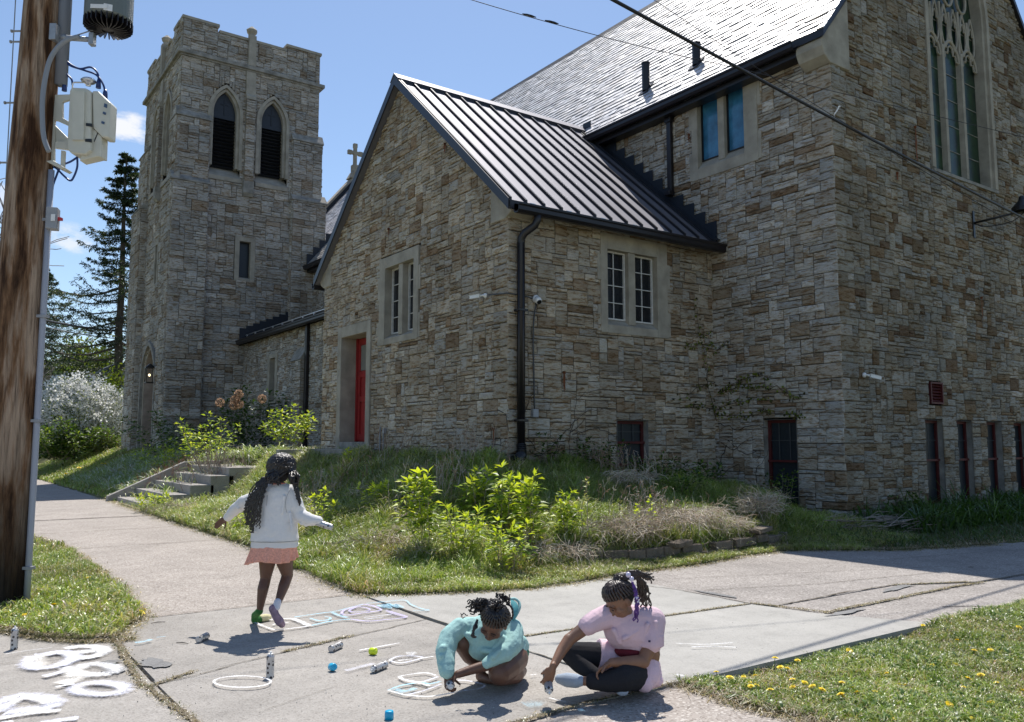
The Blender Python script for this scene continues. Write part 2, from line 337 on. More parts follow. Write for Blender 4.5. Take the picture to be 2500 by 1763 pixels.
rect_window('porch_gable_window', (PX0, 0), Y, -X, 13.20, 14.78, 3.27, 5.0, .22, [(13.38, 13.86), (14.02, 14.54)], grid=(2, 4), sill=.22, depth=.19)
rect_window('porch_side_window', (0, PY0), X, -Y, 9.20, 10.78, 3.22, 4.93, .27, [(9.35, 9.86), (10.02, 10.53)], grid=(2, 4), sill=.25, depth=.14)
rect_window('nave_side_window', (NX, 0), Y, -X, 9.22, 10.78, 6.42, 8.38, .20, [(9.52, 10.00), (10.15, 10.63)], sash='blk', glass='blueglass', sill=.38, depth=.13)
rect_window('clerestory_window', (NX, 0), Y, -X, 27.35, 28.25, 6.9, 8.2, .16, [(27.52, 28.08)], sash='blk', sill=.1)
# basement windows: red frames straight in the stone
M['muntin'] = mat('dark_muntin', (.07,.075,.08), .7)  # even dark grey for the glazing bars
M['darkslate'] = mat('dark_slate', (.03,.03,.035), .6, noise=.4, nscale=6)
def base_window(org, ud, nd, u0, u1, z0, z1, panes, sill=True):
    w_ = rect_window('basement_window', org, ud, nd, u0, u1, z0, z1, 0, [(u0, u1)], frame=None, sash='redtrim', glass='screen', depth=.17)
    ud, nd = Vector(ud), Vector(nd); o3 = Vector((org[0], org[1], 0)); P3 = lambda u, z, d: o3+ud*u+nd*d+UP*z
    mb = MB()
    zm = z0+(z1-z0)*.52; d = -.105
    mb.prism([P3(u0, zm-.02, d), P3(u1, zm-.02, d), P3(u1, zm+.02, d), P3(u0, zm+.02, d)], nd*.03); mb.build('meeting_rail', M['redtrim'], w_)
    mb = MB()
    for i in range(1, panes):
        c = u0+(u1-u0)*i/panes; mb.prism([P3(c-.006, zm, d-.02), P3(c+.006, zm, d-.02), P3(c+.006, z1-.03, d-.02), P3(c-.006, z1-.03, d-.02)], nd*.012)
    c = (zm+z1)/2; mb.prism([P3(u0+.05, c-.006, d-.02), P3(u1-.05, c-.006, d-.02), P3(u1-.05, c+.006, d-.02), P3(u0+.05, c+.006, d-.02)], nd*.011)
    mb.build('glazing_bar', M['muntin'], w_)
    mb = MB(); s = 1 if nd.x+nd.y < 0 else -1
    for a, b in ((u0, u0-.004), (u1, u1+.004)): mb.prism([P3(a, z0, -.32), P3(b, z0, -.32), P3(b, z1, -.32), P3(a, z1, -.32)], nd*.33)
    mb.prism([P3(u0, z1, -.32), P3(u1, z1, -.32), P3(u1, z1+.004, -.32), P3(u0, z1+.004, -.32)], nd*.33)
    mb.build('reveal', M['limedk'], w_)
    if sill:
        mb = MB(); mb.prism([P3(u0-.06, z0-.10, -.32), P3(u1+.06, z0-.10, -.32), P3(u1+.06, z0, -.32), P3(u0-.06, z0, -.32)], nd*.38); mb.build('sill', M['limedk'], w_, bevel=.008)
base_window((0, PY0), X, -Y, 9.55, 10.27, .98, 1.75, 3, False)
base_window((NX, 0), Y, -X, 8.64, 9.30, .30, 1.77, 3)
for a, b in ((14.42, 15.05), (15.53, 16.10), (16.63, 17.24), (17.74, 18.35), (18.85, 19.45)): base_window((0, NY0), X, -Y, a, b, .30, 1.78, 2)
# red louvred vent
v = empty('wall_vent', (14.83, NY0, 2.07)); v.parent = CH; v.matrix_parent_inverse = Matrix.Translation(-CH.location)
mb = MB(); 
for a in ((14.62, 14.65), (15.01, 15.04)): mb.box((a[0], NY0-.05, 2.07), (a[1], NY0+.1, 2.46))
mb.box((14.65, NY0-.05, 2.43), (15.01, NY0+.1, 2.46)); mb.box((14.65, NY0-.05, 2.07), (15.01, NY0+.1, 2.10)); mb.build('vent_frame', M['redtrim'], v)
mb = MB()
for i in range(6):
    z = 2.11+i*.054; mb.obox((14.83, NY0+.0, z+.026), (.18, 0, 0), (0, .03, .022), (0, -.003, .004))
mb.box((14.65, NY0+.08, 2.10), (15.01, NY0+.09, 2.43)); mb.build('slats', M['redtrim'], v)
# --- big traceried window on the front
BW = empty('traceried_window', (16.37, NY0, 6.5)); BW.parent = CH; BW.matrix_parent_inverse = Matrix.Translation(-CH.location)
def archpts(cx, w, zs, zr, n=14, full=True, zb=None):   # pointed arch outline from right foot over the apex to left foot
    Rr = (w*w+zr*zr)/(2*w); a1 = math.asin(min(1, zr/Rr)); pts = [(cx+w-Rr+Rr*math.cos(a1*i/n), zs+Rr*math.sin(a1*i/n)) for i in range(n)]+[(cx, zs+zr)]
    L_ = [(2*cx-x, z) for x, z in pts[:-1]][::-1]
    return pts+L_
def arch_ring(mb, cx, w, t, z0, zs, zr, P3, nd, d0, d1, zb=None):
    o = [(cx+w+t, z0)]+archpts(cx, w+t, zs, zr+t)+[(cx-w-t, z0)]; i_ = [(cx+w, z0)]+archpts(cx, w, zs, zr)+[(cx-w, z0)]
    n = len(o); vs = [P3(u, z, d0) for u, z in o]+[P3(u, z, d0) for u, z in i_]+[P3(u, z, d1) for u, z in o]+[P3(u, z, d1) for u, z in i_]
    fs = []
    for k in range(n-1):
        fs += [(k, k+1, k+1+2*n, k+2*n), (n+k, n+k+1, 3*n+k+1, 3*n+k), (2*n+k, 2*n+k+1, 3*n+k+1, 3*n+k), (k, k+1, n+k+1, n+k)]
    fs += [(0, n, 3*n, 2*n), (n-1, 2*n-1, 4*n-1, 3*n-1)]
    mb.add(vs, fs)
PF = lambda u, z, d: Vector((u, NY0-d, z))
mb = MB()
arch_ring(mb, 16.37, 1.16, .11, 6.50, 9.9, 2.3, PF, -Y, -.06, .05); mb.build('hood_mould', M['lime'], BW)
mb = MB(); arch_ring(mb, 16.37, 1.06, .11, 6.5, 9.9, 2.2, PF, -Y, -.24, .0); mb.build('surround', M['lime'], BW)
mb = MB(); mb.prism([PF(15.12, 6.42, .06), PF(15.12, 6.48, .06), PF(15.12, 6.60, -.22), PF(15.12, 6.42, -.22)], X*2.5); mb.build('sill', M['limedk'], BW)
mb = MB(); zs = 8.98; LW = .28
for c in (16.37-.36, 16.37+.36): mb.prism([PF(c-.065, 6.6, -.20), PF(c-.045, 6.6, -.10), PF(c+.045, 6.6, -.10), PF(c+.065, 6.6, -.20)], (0, 0, 2.6)); mb.tube([PF(c, 9.2, -.15), PF(c, 10.1, -.15)], .034, 6)
for c in (16.37-.72, 16.37, 16.37+.72):
    mb.tube([PF(c+x, z, -.15) for x, z in archpts(0, .315, zs, .40, 8)], .034, 6)
    for s_ in (-1, 1): mb.tube([PF(c+s_*x, z, -.15) for x, z in ((.31, zs), (.22, zs+.02), (.19, zs+.13), (.11, zs+.12), (.08, zs+.26), (0, zs+.30))], .020, 5)
    mb.tube([PF(c, zs+.40, -.15), PF(c, zs+1.0, -.15)], .030, 6)
for c in (-.88, -.54, -.18, .18, .54, .88):      # small upper lights over the heads
    for s_ in (-1, 1):
        mb.tube([PF(16.37+c+s_*x, z, -.15) for x, z in ((0, zs+.22), (.09, zs+.36), (.135, zs+.55), (.12, zs+.80), (.06, zs+.98), (0, zs+1.12))], .024, 5)
        mb.tube([PF(16.37+c+s_*x, z, -.15) for x, z in ((.13, zs+.74), (.06, zs+.76), (.05, zs+.86), (0, zs+.92))], .016, 5)
for c in (-.54, 0, .54): mb.tube([PF(16.37+c+.19*math.cos(a), zs+1.42+.27*math.sin(a), -.15) for a in [2*PI*i/14 for i in range(15)]], .030, 6)
for c in (-.24, .24): mb.tube([PF(16.37+c+.18*math.cos(a), zs+1.98+.26*math.sin(a), -.15) for a in [2*PI*i/14 for i in range(15)]], .030, 6)
mb.tube([PF(16.37+.16*math.cos(a), zs+2.5+.24*math.sin(a), -.15) for a in [2*PI*i/14 for i in range(15)]], .030, 6)
mb.build('tracery', M['lime'], BW)
mb = MB(); mb.prism([PF(x, z, -.20) for x, z in [(16.37+1.08, 6.5)]+archpts(16.37, 1.08, 9.9, 2.2)+[(16.37-1.08, 6.5)]], Y*.02); mb.build('pane', M['greenglass'], BW)
mb = MB()
for z in (7.1, 7.62, 8.15, 8.68, 9.2, 9.7):
    mb.box((15.32, NY0+.187, z), (17.42, NY0+.197, z+.012))
mb.build('support_bar', M['limedk'], BW)
# --- door
DR = empty('side_door', (7.6, 15.9, 1.41)); DR.parent = CH; DR.matrix_parent_inverse = Matrix.Translation(-CH.location)
mb = MB(); px = PX0
for a, b in ((15.14, 15.32), (16.55, 16.74)): mb.box((px-.05, a, 1.15), (px+.42, b, 3.85))
mb.box((px-.048, 15.32, 3.62), (px+.42, 16.55, 3.85)); mb.build('surround', M['lime'], DR, bevel=.01)
mb = MB(); mb.box((px+.34, 15.325, 1.41), (px+.40, 16.545, 3.615)); mb.build('door_leaf', M['red'], DR)
mb = MB()
for a, b in ((15.325, 15.40), (15.90, 15.96), (16.47, 16.545)): mb.box((px+.30, a, 1.41), (px+.338, b, 3.615))
for a, b in ((15.41, 15.52), (15.78, 15.89), (15.97, 16.08), (16.35, 16.46)): mb.box((px+.315, a, 1.45), (px+.339, b, 3.60))
for yy in (15.52, 16.08):
    for z in (1.45, 2.25, 2.78, 3.48): mb.box((px+.316, yy, z), (px+.3385, yy+(.26 if yy < 15.6 else .27), z+.12))
mb.build('door_rail', M['red'], DR)
mb = MB(); M['doorglass'] = mat('door_glass', (.20,.19,.17), .2); mb.box((px+.325, 15.53, 2.92), (px+.337, 15.77, 3.46)); mb.build('pane', M['doorglass'], DR); mb = MB(); mb.box((px+.325, 16.09, 2.92), (px+.337, 16.34, 3.46)); mb.build('pane', M['doorglass'], DR)
mb = MB(); mb.tube([(px+.30, 15.86, 2.25), (px+.24, 15.86, 2.25), (px+.24, 15.86, 2.5), (px+.30, 15.86, 2.5)], .012, 6); mb.build('door_handle', M['blk'], DR)
mb = MB(); mb.box((px-.55, 14.9, 1.0), (px-.01, 17.2, 1.26)); mb.box((px-.05, 15.325, 1.2), (px+.36, 16.545, 1.40)); mb.build('door_step', M['limedk'], DR, bevel=.012)
# kneeler stones at gable feet
mb = MB(); pts = [(PX0-.05, PY0-.20, PZE-.13), (PX0-.05, PY0-.20, PZE-.16), (PX0-.05, PY0-.14, PZE-.26), (PX0-.05, PY0+.02, PZE-.34), (PX0-.05, PY0+.42, PZE-.34), (PX0-.05, PY0+.42, PZE+.26)]
mb.prism(pts, X*.46); mb.build('kneeler_stone', M['lime'], CH, bevel=.015); mb = MB()
pts = [(PX0-.04, 2*PYM-p[1]+.02, p[2]) for p in pts]; mb.prism(pts, X*.4)
mb.build('kneeler_stone', M['lime'], CH, bevel=.015)
mb = MB(); pts = [(NX-.29, NY0-.06, NZE-.50), (NX-.29, NY0-.06, NZE-.62), (NX-.22, NY0-.06, NZE-.76), (NX-.06, NY0-.06, NZE-.86), (NX+.50, NY0-.06, NZE-.86), (NX+.50, NY0-.06, NZE+.42)]
mb.prism(pts, Y*.50); mb.build('kneeler_stone', M['lime'], CH, bevel=.015)
# --- porch roof: standing seam panels
def slope_pts(yy, off=0): return PZR+.10-sl1*abs(yy-PYM)+off
RX0, RX1 = PX0-.16, NX-.02
roof = MB(); ye0, ye1 = PY0-.26, PY1+.26
nrm = Vector((0, -sl1, 1)).normalized()
zr, ze0, ze1 = slope_pts(PYM), slope_pts(ye0), slope_pts(ye1)
roof.prism([(RX0, ye0, ze0), (RX0, PYM, zr), (RX0, PYM, zr-.10), (RX0, ye0, ze0-.10)], X*(RX1-RX0))
roof.prism([(RX0, ye1, ze1), (RX0, PYM, zr), (RX0, PYM, zr-.10), (RX0, ye1, ze1-.10)], X*(RX1-RX0))
PR = roof.build('porch_roof', M['roofmetal'], CH)
mb = MB()
for i in range(14):
    x = 7.10+.02+i*.355 if i else RX0+.02
    if x > RX1-.1: break
    mb.prism([(x, ye0+.01, slope_pts(ye0+.01)+.001), (x, PYM, zr+.001), (x, PYM, zr+.055), (x, ye0+.01, slope_pts(ye0+.01)+.052)], X*.036)
    mb.prism([(x, ye1-.01, slope_pts(ye1-.01)+.001), (x, PYM, zr+.001), (x, PYM, zr+.045), (x, ye1-.01, slope_pts(ye1-.01)+.042)], X*.028)
mb.build('standing_seam', M['blackmetal'], PR)
mb = MB()   # ridge cap, rake trim, drip edge
mb.prism([(RX0-.03, PYM-.16, zr-.16*sl1+.075), (RX0-.03, PYM, zr+.085), (RX0-.03, PYM+.16, zr-.16*sl1+.075), (RX0-.03, PYM, zr+.05)], X*(RX1-RX0+.03)); mb.build('ridge_cap', M['roofmetal'], PR)
mb = MB()
mb.prism([(RX0-.03, PYM-.175, zr-.16*sl1+.068), (RX0-.03, PYM-.16, zr-.16*sl1+.072), (RX0-.03, PYM-.15, zr-.15*sl1+.002), (RX0-.03, PYM-.175, zr-.175*sl1+.002)], X*(RX1-RX0+.03))
for y_ in (ye0, ye1):
    s_ = 1 if y_ > PYM else -1
    mb.prism([(RX0-.022, y_, slope_pts(y_)+.03), (RX0-.022, PYM, zr+.05), (RX0-.022, PYM, zr-.15), (RX0-.022, y_, slope_pts(y_)-.14)], X*.022)
    mb.prism([(RX0, y_+s_*.002, slope_pts(y_)+.006), (RX0, y_+s_*.02, slope_pts(y_)+.006), (RX0, y_+s_*.02, slope_pts(y_)-.14), (RX0, y_+s_*.002, slope_pts(y_)-.14)], X*(RX1-RX0))
mb.build('roof_trim', M['blackmetal'], PR)
def gutter(name, p0, p1, outd, parent, r=.085, mtl='blackmetal'):
    p0, p1, outd = Vector(p0), Vector(p1), Vector(outd); d = (p1-p0); mb = MB()
    prof = [(0, 0), (0, -.13), (.03, -.15), (.10, -.15), (.135, -.11), (.135, -.05), (.155, -.03), (.155, 0), (.14, 0), (.14, -.03), (.12, -.05), (.12, -.105), (.095, -.135), (.03, -.135), (.015, -.12), (.015, 0)]
    mb.prism([p0+outd*a+UP*b for a, b in prof], d); return mb.build(name, M[mtl], parent)
gutter('porch_gutter', (RX0+.08, ye0-.005, slope_pts(ye0)-.045), (NX+.22-.25, ye0-.005, slope_pts(ye0)-.045), -Y, PR)
gutter('porch_gutter', (RX0-.0, ye1+.005, slope_pts(ye1)-.045), (NX-.1, ye1+.005, slope_pts(ye1)-.045), Y, PR)
mb = MB()
for i in range(7):
    x = RX0+.35+i*.72; mb.obox((x, ye0-.09, slope_pts(ye0)-.035), (.05, 0, 0), (0, .05, 0), (0, 0, .006))
mb.build('gutter_strap', M['alu'], PR)
# snow guard rail near the eave, flashing along the nave wall
mb = MB(); ys = [ye0+.05+k*(PYM-ye0-.05)/14 for k in range(15)]
mb.prism([(NX-.32, ye0, slope_pts(ye0)+.012), (NX-.32, PYM, zr+.012), (NX-.005, PYM, zr+.07), (NX-.005, ye0, slope_pts(ye0)+.07)], (0, 0, .006))
for a, b in zip(ys[:-1], ys[1:]): 
    mb.box((NX-.066, a, slope_pts(a)-.02), (NX-.06, b, slope_pts(b)+.16))
mb.build('step_flashing', M['flash'], PR)
# --- nave roof with real slates
NR_pitch = (NZR-NZE)/(NXR-NX)
def nroof(x): return NZE+.02+NR_pitch*(x-NX)
XE = NX-.32; ang = math.atan(NR_pitch); sdir = Vector((math.cos(ang), 0, math.sin(ang))); ndir = Vector((-math.sin(ang), 0, math.cos(ang)))
mb = MB(); e0 = Vector((XE, 0, nroof(XE)))
mb.prism([(XE, NY0-.12, nroof(XE)), (NXR, NY0-.12, nroof(NXR)), (NXR, NY0-.12, nroof(NXR)-.12), (XE, NY0-.12, nroof(XE)-.12)], Y*(NY1-NY0+.12))
XE2 = 2*NXR-XE; mb.prism([(XE2, NY0+.12, nroof(XE)), (NXR, NY0+.12, nroof(NXR)), (NXR, NY0+.12, nroof(NXR)-.2), (XE2, NY0+.12, nroof(XE)-.2)], Y*(NY1-NY0-.12))
NRf = mb.build('nave_roof', M['blackmetal'], CH)
def slates(parent, e0, sdir, ndir, alongY0, alongY1, length, ex=.19, name='slates', seed=5, start=0, mt='slate'):
    R = random.Random(seed); mb = MB(); s = start; row = 0
    while s < length:
        y = alongY0-(R.random()*.2); 
        while y < alongY1:
            w_ = R.uniform(.17, .30); a, b = max(y+.003, alongY0), min(y+w_-.003, alongY1); y += w_
            if b-a < .04: continue
            th = R.uniform(.008, .015); tl = R.uniform(-.003, .006); sag = R.uniform(-.008, .006)
            l = min(ex*1.12, length-s)
            q = lambda yy, ss, n_: e0+Y*yy+sdir*ss+ndir*n_
            b0 = s+sag; t_ = th*1.9+tl+(row % 2)*.0005; tx = R.uniform(-.003, .003)
            vs = [q(a, b0, .004), q(b, b0, .004), q(b, s+l, .003), q(a, s+l, .003), q(a, b0, t_-tx), q(b, b0, t_+tx), q(b, s+l, .005+max(0, tl)), q(a, s+l, .005+max(0, tl))]
            c = R.choice(((.52,.52,.53), (.46,.46,.475), (.60,.59,.59), (.54,.52,.51))); k = R.uniform(.8, 1.2); mb.col = (c[0]*k, c[1]*k, c[2]*k, R.random())
            mb.add(vs, [(4,5,6,7), (0,1,5,4), (1,2,6,5), (3,0,4,7)])
        s += ex; row += 1
    return mb.build(name, M[mt], parent, fix=False)
M['slate'] = mat('roof_slate', (.2,.2,.21), .50, metal=.72, spec=1.0, attr='col', noise=.25, nscale=5, bump=.2, bscale=14)
Ls = (NXR-XE)/math.cos(ang)
slates(NRf, Vector((XE, 0, nroof(XE))), sdir, ndir, NY0-.14, NY1-.3, Ls-.03)
mb = MB(); mb.prism([(NXR-.14, NY0+.1, nroof(NXR-.14)+.035), (NXR, NY0+.1, nroof(NXR)+.07), (NXR+.14, NY0+.1, nroof(NXR-.14)+.035), (NXR, NY0+.1, nroof(NXR)+.02)], Y*(NY1-NY0-.4)); mb.build('ridge_cap', M['slate'], NRf)
gutter('nave_gutter', (XE+.03, NY0+.42, nroof(XE)-.02), (XE+.03, NY1-6.2, nroof(XE)-.02), -X, NRf)
mb = MB(); mb.box((XE+.05, NY0+.45, nroof(XE)-.26), (NX-.02, NY1-6.2, nroof(XE)-.16)); mb.build('soffit', M['blackmetal'], NRf)
# rake trim of the front gable
mb = MB(); rz = lambda x: nroof(x)-.005
for sgn in (1, -1):
    xe = (NX-.30) if sgn > 0 else 2*NXR-NX+.30; f_ = (lambda x: rz(x) if sgn > 0 else rz(2*NXR-x))
    mb.prism([(xe, NY0-.10, f_(xe)), (NXR, NY0-.10, f_(NXR)), (NXR, NY0-.10, f_(NXR)-.13), (xe, NY0-.10, f_(xe)-.13)], Y*.12)
mb.build('rake_trim', M['blackmetal'], NRf)
# vent pipes
for (bx_, by_), hz in (((1577, 205), .62), ((1700, 140), .46)):
    x_ = NX+.32 if hz > .5 else NX+.36; p = at(bx_, by_, x=x_); p.z = nroof(x_); mb = MB()
    mb.tube([p, p+UP*hz], .085, 14); mb.lathe([(.085, hz-.02), (.095, hz-.02), (.095, hz+.01), (.06, hz+.01)], p); mb.obox(p+sdir*.03+ndir*.03, sdir*.18, Y*.13, ndir*.008)
    mb.build('vent_pipe', M['blackmetal'], NRf)
def downpipe(name, pts, r, parent=CH, rect=True, mtl='blackmetal'):
    mb = MB(); mb.tube(pts, r, 10)
    if rect:
        a, b = Vector(pts[-2]), Vector(pts[-1])
        for k in range(-1, 2): mb.tube([a+RT*k*r*.55-FW*r*.7, b+RT*k*r*.55-FW*r*.7], r*.28, 6)
    return mb.build(name, M[mtl], parent, smooth=True)
dp = at(1277, 900, y=PY0-.16)
gx = dp.x
D1 = downpipe('downpipe', [(gx+.16, ye0-.07, ze0-.18), (gx+.16, ye0-.07, ze0-.24), (gx+.12, ye0-.05, ze0-.34), (gx+.03, PY0-.17, ze0-.44), (gx, PY0-.12, ze0-.52), (gx, PY0-.11, ze0-.6), (gx, PY0-.11, 1.35)], .062)
mb = MB(); pts = [(gx, PY0-.11, 1.36), (gx, PY0-.12, 1.25), (gx-.03, PY0-.16, 1.18), (gx-.14, PY0-.24, 1.14), (gx-.30, PY0-.34, 1.11)]
P_ = []
for a, b in zip(pts[:-1], pts[1:]): P_ += [Vector(a).lerp(Vector(b), t/8) for t in range(8)]
mb.tube(P_, [.07+.01*(i % 2) for i in range(len(P_))], 12); mb.build('flexible_elbow', M['blk'], D1, smooth=False)
mb = MB()
for z in (1.7, 3.4): mb = MB(); mb.box((gx-.085, PY0-.185, z), (gx+.085, PY0-.03, z+.03)); mb.build('pipe_strap', M['blackmetal'], D1)
mb = MB(); mb.box((NX-.125, 11.26, 6.35), (NX-.045, 11.37, nroof(XE)-.2)); mb.box((NX-.15, 11.23, nroof(XE)-.36), (NX-.04, 11.40, nroof(XE)-.26)); mb.box((NX-.20, 11.24, 6.26), (NX-.05, 11.39, 6.35)); mb.build('downpipe', M['blackmetal'], CH, bevel=.008)
# --- lean-to aisle between porch and tower
AX = 9.492
wall('aisle_wall', (AX, PY1), Y, -X, 30.2-PY1, .5, 4.98, PAL['tower'], holes=[(26.6-PY1, 27.55-PY1, 2.7, 4.35), (20.3-PY1, 21.2-PY1, 2.7, 4.35)], seed=21)
rect_window('aisle_window', (AX, 0), Y, -X, 26.6, 27.55, 2.7, 4.35, .14, [(26.82, 27.33)], sash='blk', sill=.1, keys=False)
rect_window('aisle_window', (AX, 0), Y, -X, 20.3, 21.2, 2.7, 4.35, .14, [(20.5, 21.0)], sash='blk', sill=.1, keys=False)
asl = (6.32-5.12)/(NX-AX+.2); mb = MB(); ae = Vector((AX-.22, 0, 5.12)); aa = math.atan(asl); asd = Vector((math.cos(aa), 0, math.sin(aa))); and_ = Vector((-math.sin(aa), 0, math.cos(aa)))
mb.prism([(AX-.22, PY1, 5.12), (NX, PY1, 6.32), (NX, PY1, 6.2), (AX-.22, PY1, 4.98)], Y*(30.18-PY1)); AR = mb.build('aisle_roof', M['blackmetal'], CH)
slates(AR, ae, asd, and_, PY1, 30.16, (NX-AX+.2)/math.cos(aa), seed=8, ex=.2, mt='darkslate')
gutter('aisle_gutter', (AX-.2, PY1+.1, 5.08), (AX-.2, 30.14, 5.08), -X, AR)
mb = MB(); mb.tube([(AX-.22, PY1+.5, 5.2), (AX-.1+.5, PY1+.5, 5.35)], .01, 5)
for k in range(14): mb.box((AX-.02, PY1+.6+k*.9, 5.24), (AX+.02, PY1+.66+k*.9, 5.31))
mb.box((AX-.01, PY1+.2, 5.29), (AX+.01, 30.1, 5.31)); mb.build('snow_rail', M['alu'], AR)
mb = MB(); mb.box((AX-.13, 23.85, 1.2), (AX-.04, 24.0, 5.0)); mb.build('downpipe', M['blackmetal'], CH)
wall('aisle_buttress', (AX-.22, 24.05), Y, -X, .8, 1.0, 3.9, PAL['tower'], seed=23); mb = MB(); mb.prism([(AX-.27, 24.02, 3.9), (AX, 24.02, 4.35), (AX, 24.02, 3.9)], Y*.86); mb.build('buttress_cap', M['limedk'], CH)
mb = MB(); mb.col = (.3,.28,.25,.5); mb.box((AX-.22, 24.05, 1.0), (AX, 24.85, 3.9)); mb.build('buttress_core', M['stone'], CH)
# far gable parapet with cross
mb = MB(); zc = lambda x: nroof(x)+.42
mb.prism([(NX-.35, NY1-.35, zc(NX-.35)), (NXR, NY1-.35, zc(NXR)), (NXR, NY1-.35, zc(NXR)-.16), (NX-.35, NY1-.35, zc(NX-.35)-.16)], Y*.6)
mb.prism([(2*NXR-NX+.35, NY1-.35, zc(NX-.35)), (NXR, NY1-.35, zc(NXR)), (NXR, NY1-.35, zc(NXR)-.16), (2*NXR-NX+.35, NY1-.35, zc(NX-.35)-.16)], Y*.6)
FG = mb.build('gable_coping', M['lime'], CH, bevel=.02)
mb = MB(); mb.prism([(NX-.3, NY1-.30, zc(NX-.3)-.16), (NXR, NY1-.30, zc(NXR)-.16), (NXR, NY1-.30, nroof(NXR)-.05), (NX-.3, NY1-.30, nroof(NX-.3)-.05)], Y*.3); mb.build('parapet_flashing', M['flash'], CH)
cz = zc(NXR); cx, cy = NXR, NY1-.1; mb = MB()
mb.prism([(cx-.36, cy-.3, cz-.28), (cx+.36, cy-.3, cz-.28), (cx+.14, cy-.3, cz+.12), (cx-.14, cy-.3, cz+.12)], Y*.5)
mb.box((cx-.16, cy-.2, cz+.12), (cx+.16, cy+.1, cz+.45)); mb.box((cx-.08, cy-.12, cz+.45), (cx+.08, cy+.04, cz+1.42)); mb.box((cx-.28, cy-.121, cz+.98), (cx+.28, cy+.041, cz+1.14))
for q in ((-.28, 1.06), (.28, 1.06), (0, 1.42)): mb.box((cx+q[0]-.10, cy-.122, cz+q[1]-.105), (cx+q[0]+.10, cy+.042, cz+q[1]+.105))
mb.build('stone_cross', M['lime'], CH, bevel=.02)
# ---------------- tower ----------------
TX0, TX1, TY0, TY1 = 6.95, 12.16, 30.30, 35.9; TZC, TZT = 15.42, 16.83; PTW = PAL['tower']; TP = dict(mo=.095, d0=.02, d1=.06)
T = CH
W1, W2, WW = (8.55, 10.32, .40)
def ah(c, w, z0, zs, zr): return lambda u, z: abs(u-c) < w and z0 < z < zs or (z >= zs and z-zs < zr and abs(u-c) < w*(1-((z-zs)/zr)**2)**.8)
w1, w2 = 8.55-TX0, 10.33-TX0
wall('tower_wall', (TX0, TY0), X, -Y, TX1-TX0, .6, TZC, PTW, holes=[ah(w1, .60, 11.0, 13.5, 1.15), ah(w2, .60, 11.0, 13.5, 1.15), (9.05-TX0, 9.80-TX0, 7.3, 9.0)], seed=31, parent=T, **TP)
d1_, d2_ = 31.93-TY0, 33.85-TY0
wall('tower_wall', (TX0, TY0), Y, -X, TY1-TY0, .6, TZC, PTW, holes=[ah(d1_, .60, 11.0, 13.5, 1.15), ah(d2_, .60, 11.0, 13.5, 1.15), (32.6-TY0, 33.2-TY0, 7.3, 9.0), ah(33.2-TY0, 1.25, .9, 3.6, 1.35)], seed=32, parent=T, **TP)
mb = MB(); mb.col = (.34,.32,.30,.5); mb.add([(TX1,TY0,1),(TX1,TY1,1),(TX1,TY1,TZT),(TX1,TY0,TZT)], [(0,1,2,3)]); mb.add([(TX0,TY1,1),(TX1,TY1,1),(TX1,TY1,TZC),(TX0,TY1,TZC)], [(0,1,2,3)]); mb.box((TX0+.1, TY0+.1, TZC-.3), (TX1-.02, TY1-.1, TZC-.1)); mb.build('tower_rear_wall', M['stone'], T, fix=False)
# buttresses: (x0,x1 or y0,y1, projection, ztop)
def buttress_y(x0, x1, pr, z1, seed):    # against the -y face
    wall('buttress', (x0, TY0-pr), X, -Y, x1-x0, .6, z1, PTW, seed=seed, parent=T, **TP)
    for xx, nd in ((x0, -X), (x1, X)): wall('buttress', (xx, TY0-pr), Y, nd, pr, 1.0, z1, PTW, seed=seed+1, parent=T, **TP)
    mb = MB(); mb.prism([(x0-.05, TY0-pr-.07, z1), (x0-.05, TY0-pr-.07, z1+.05), (x0-.05, TY0+.02, z1+.38), (x0-.05, TY0+.02, z1)], X*(x1-x0+.1)); mb.build('buttress_cap', M['limedk'], T)
def buttress_x(y0, y1, pr, z1, seed):
    wall('buttress', (TX0-pr, y0), Y, -X, y1-y0, .6, z1, PTW, seed=seed, parent=T, **TP)
    for yy, nd in ((y0, -Y), (y1, Y)): wall('buttress', (TX0-pr, yy), X, nd, pr, 1.0, z1, PTW, seed=seed+1, parent=T, **TP)
    mb = MB(); mb.prism([(TX0-pr-.07, y0-.05, z1), (TX0-pr-.07, y0-.05, z1+.05), (TX0+.02, y0-.05, z1+.38), (TX0+.02, y0-.05, z1)], Y*(y1-y0+.1)); mb.build('buttress_cap', M['limedk'], T)
for k, (pr, z) in enumerate(((.10, 13.05), (.22, 10.65))):
    buttress_y(TX0-pr*.9, 7.98, pr, z, 41+k*9); buttress_y(11.12, TX1+pr*1.3, pr, z, 43+k*9)
    buttress_x(TY0-pr*.9, 31.25, pr, z, 45+k*9); buttress_x(34.75, TY1+.25+pr, pr+.06*k, z, 47+k*9)
mb = MB(); mb.col = (.34,.32,.30,.5); mb.box((7.02, TY0+.02, 1.0), (7.9, TY0+.3, 10.6)); mb.build('buttress_core', M['stone'], T)
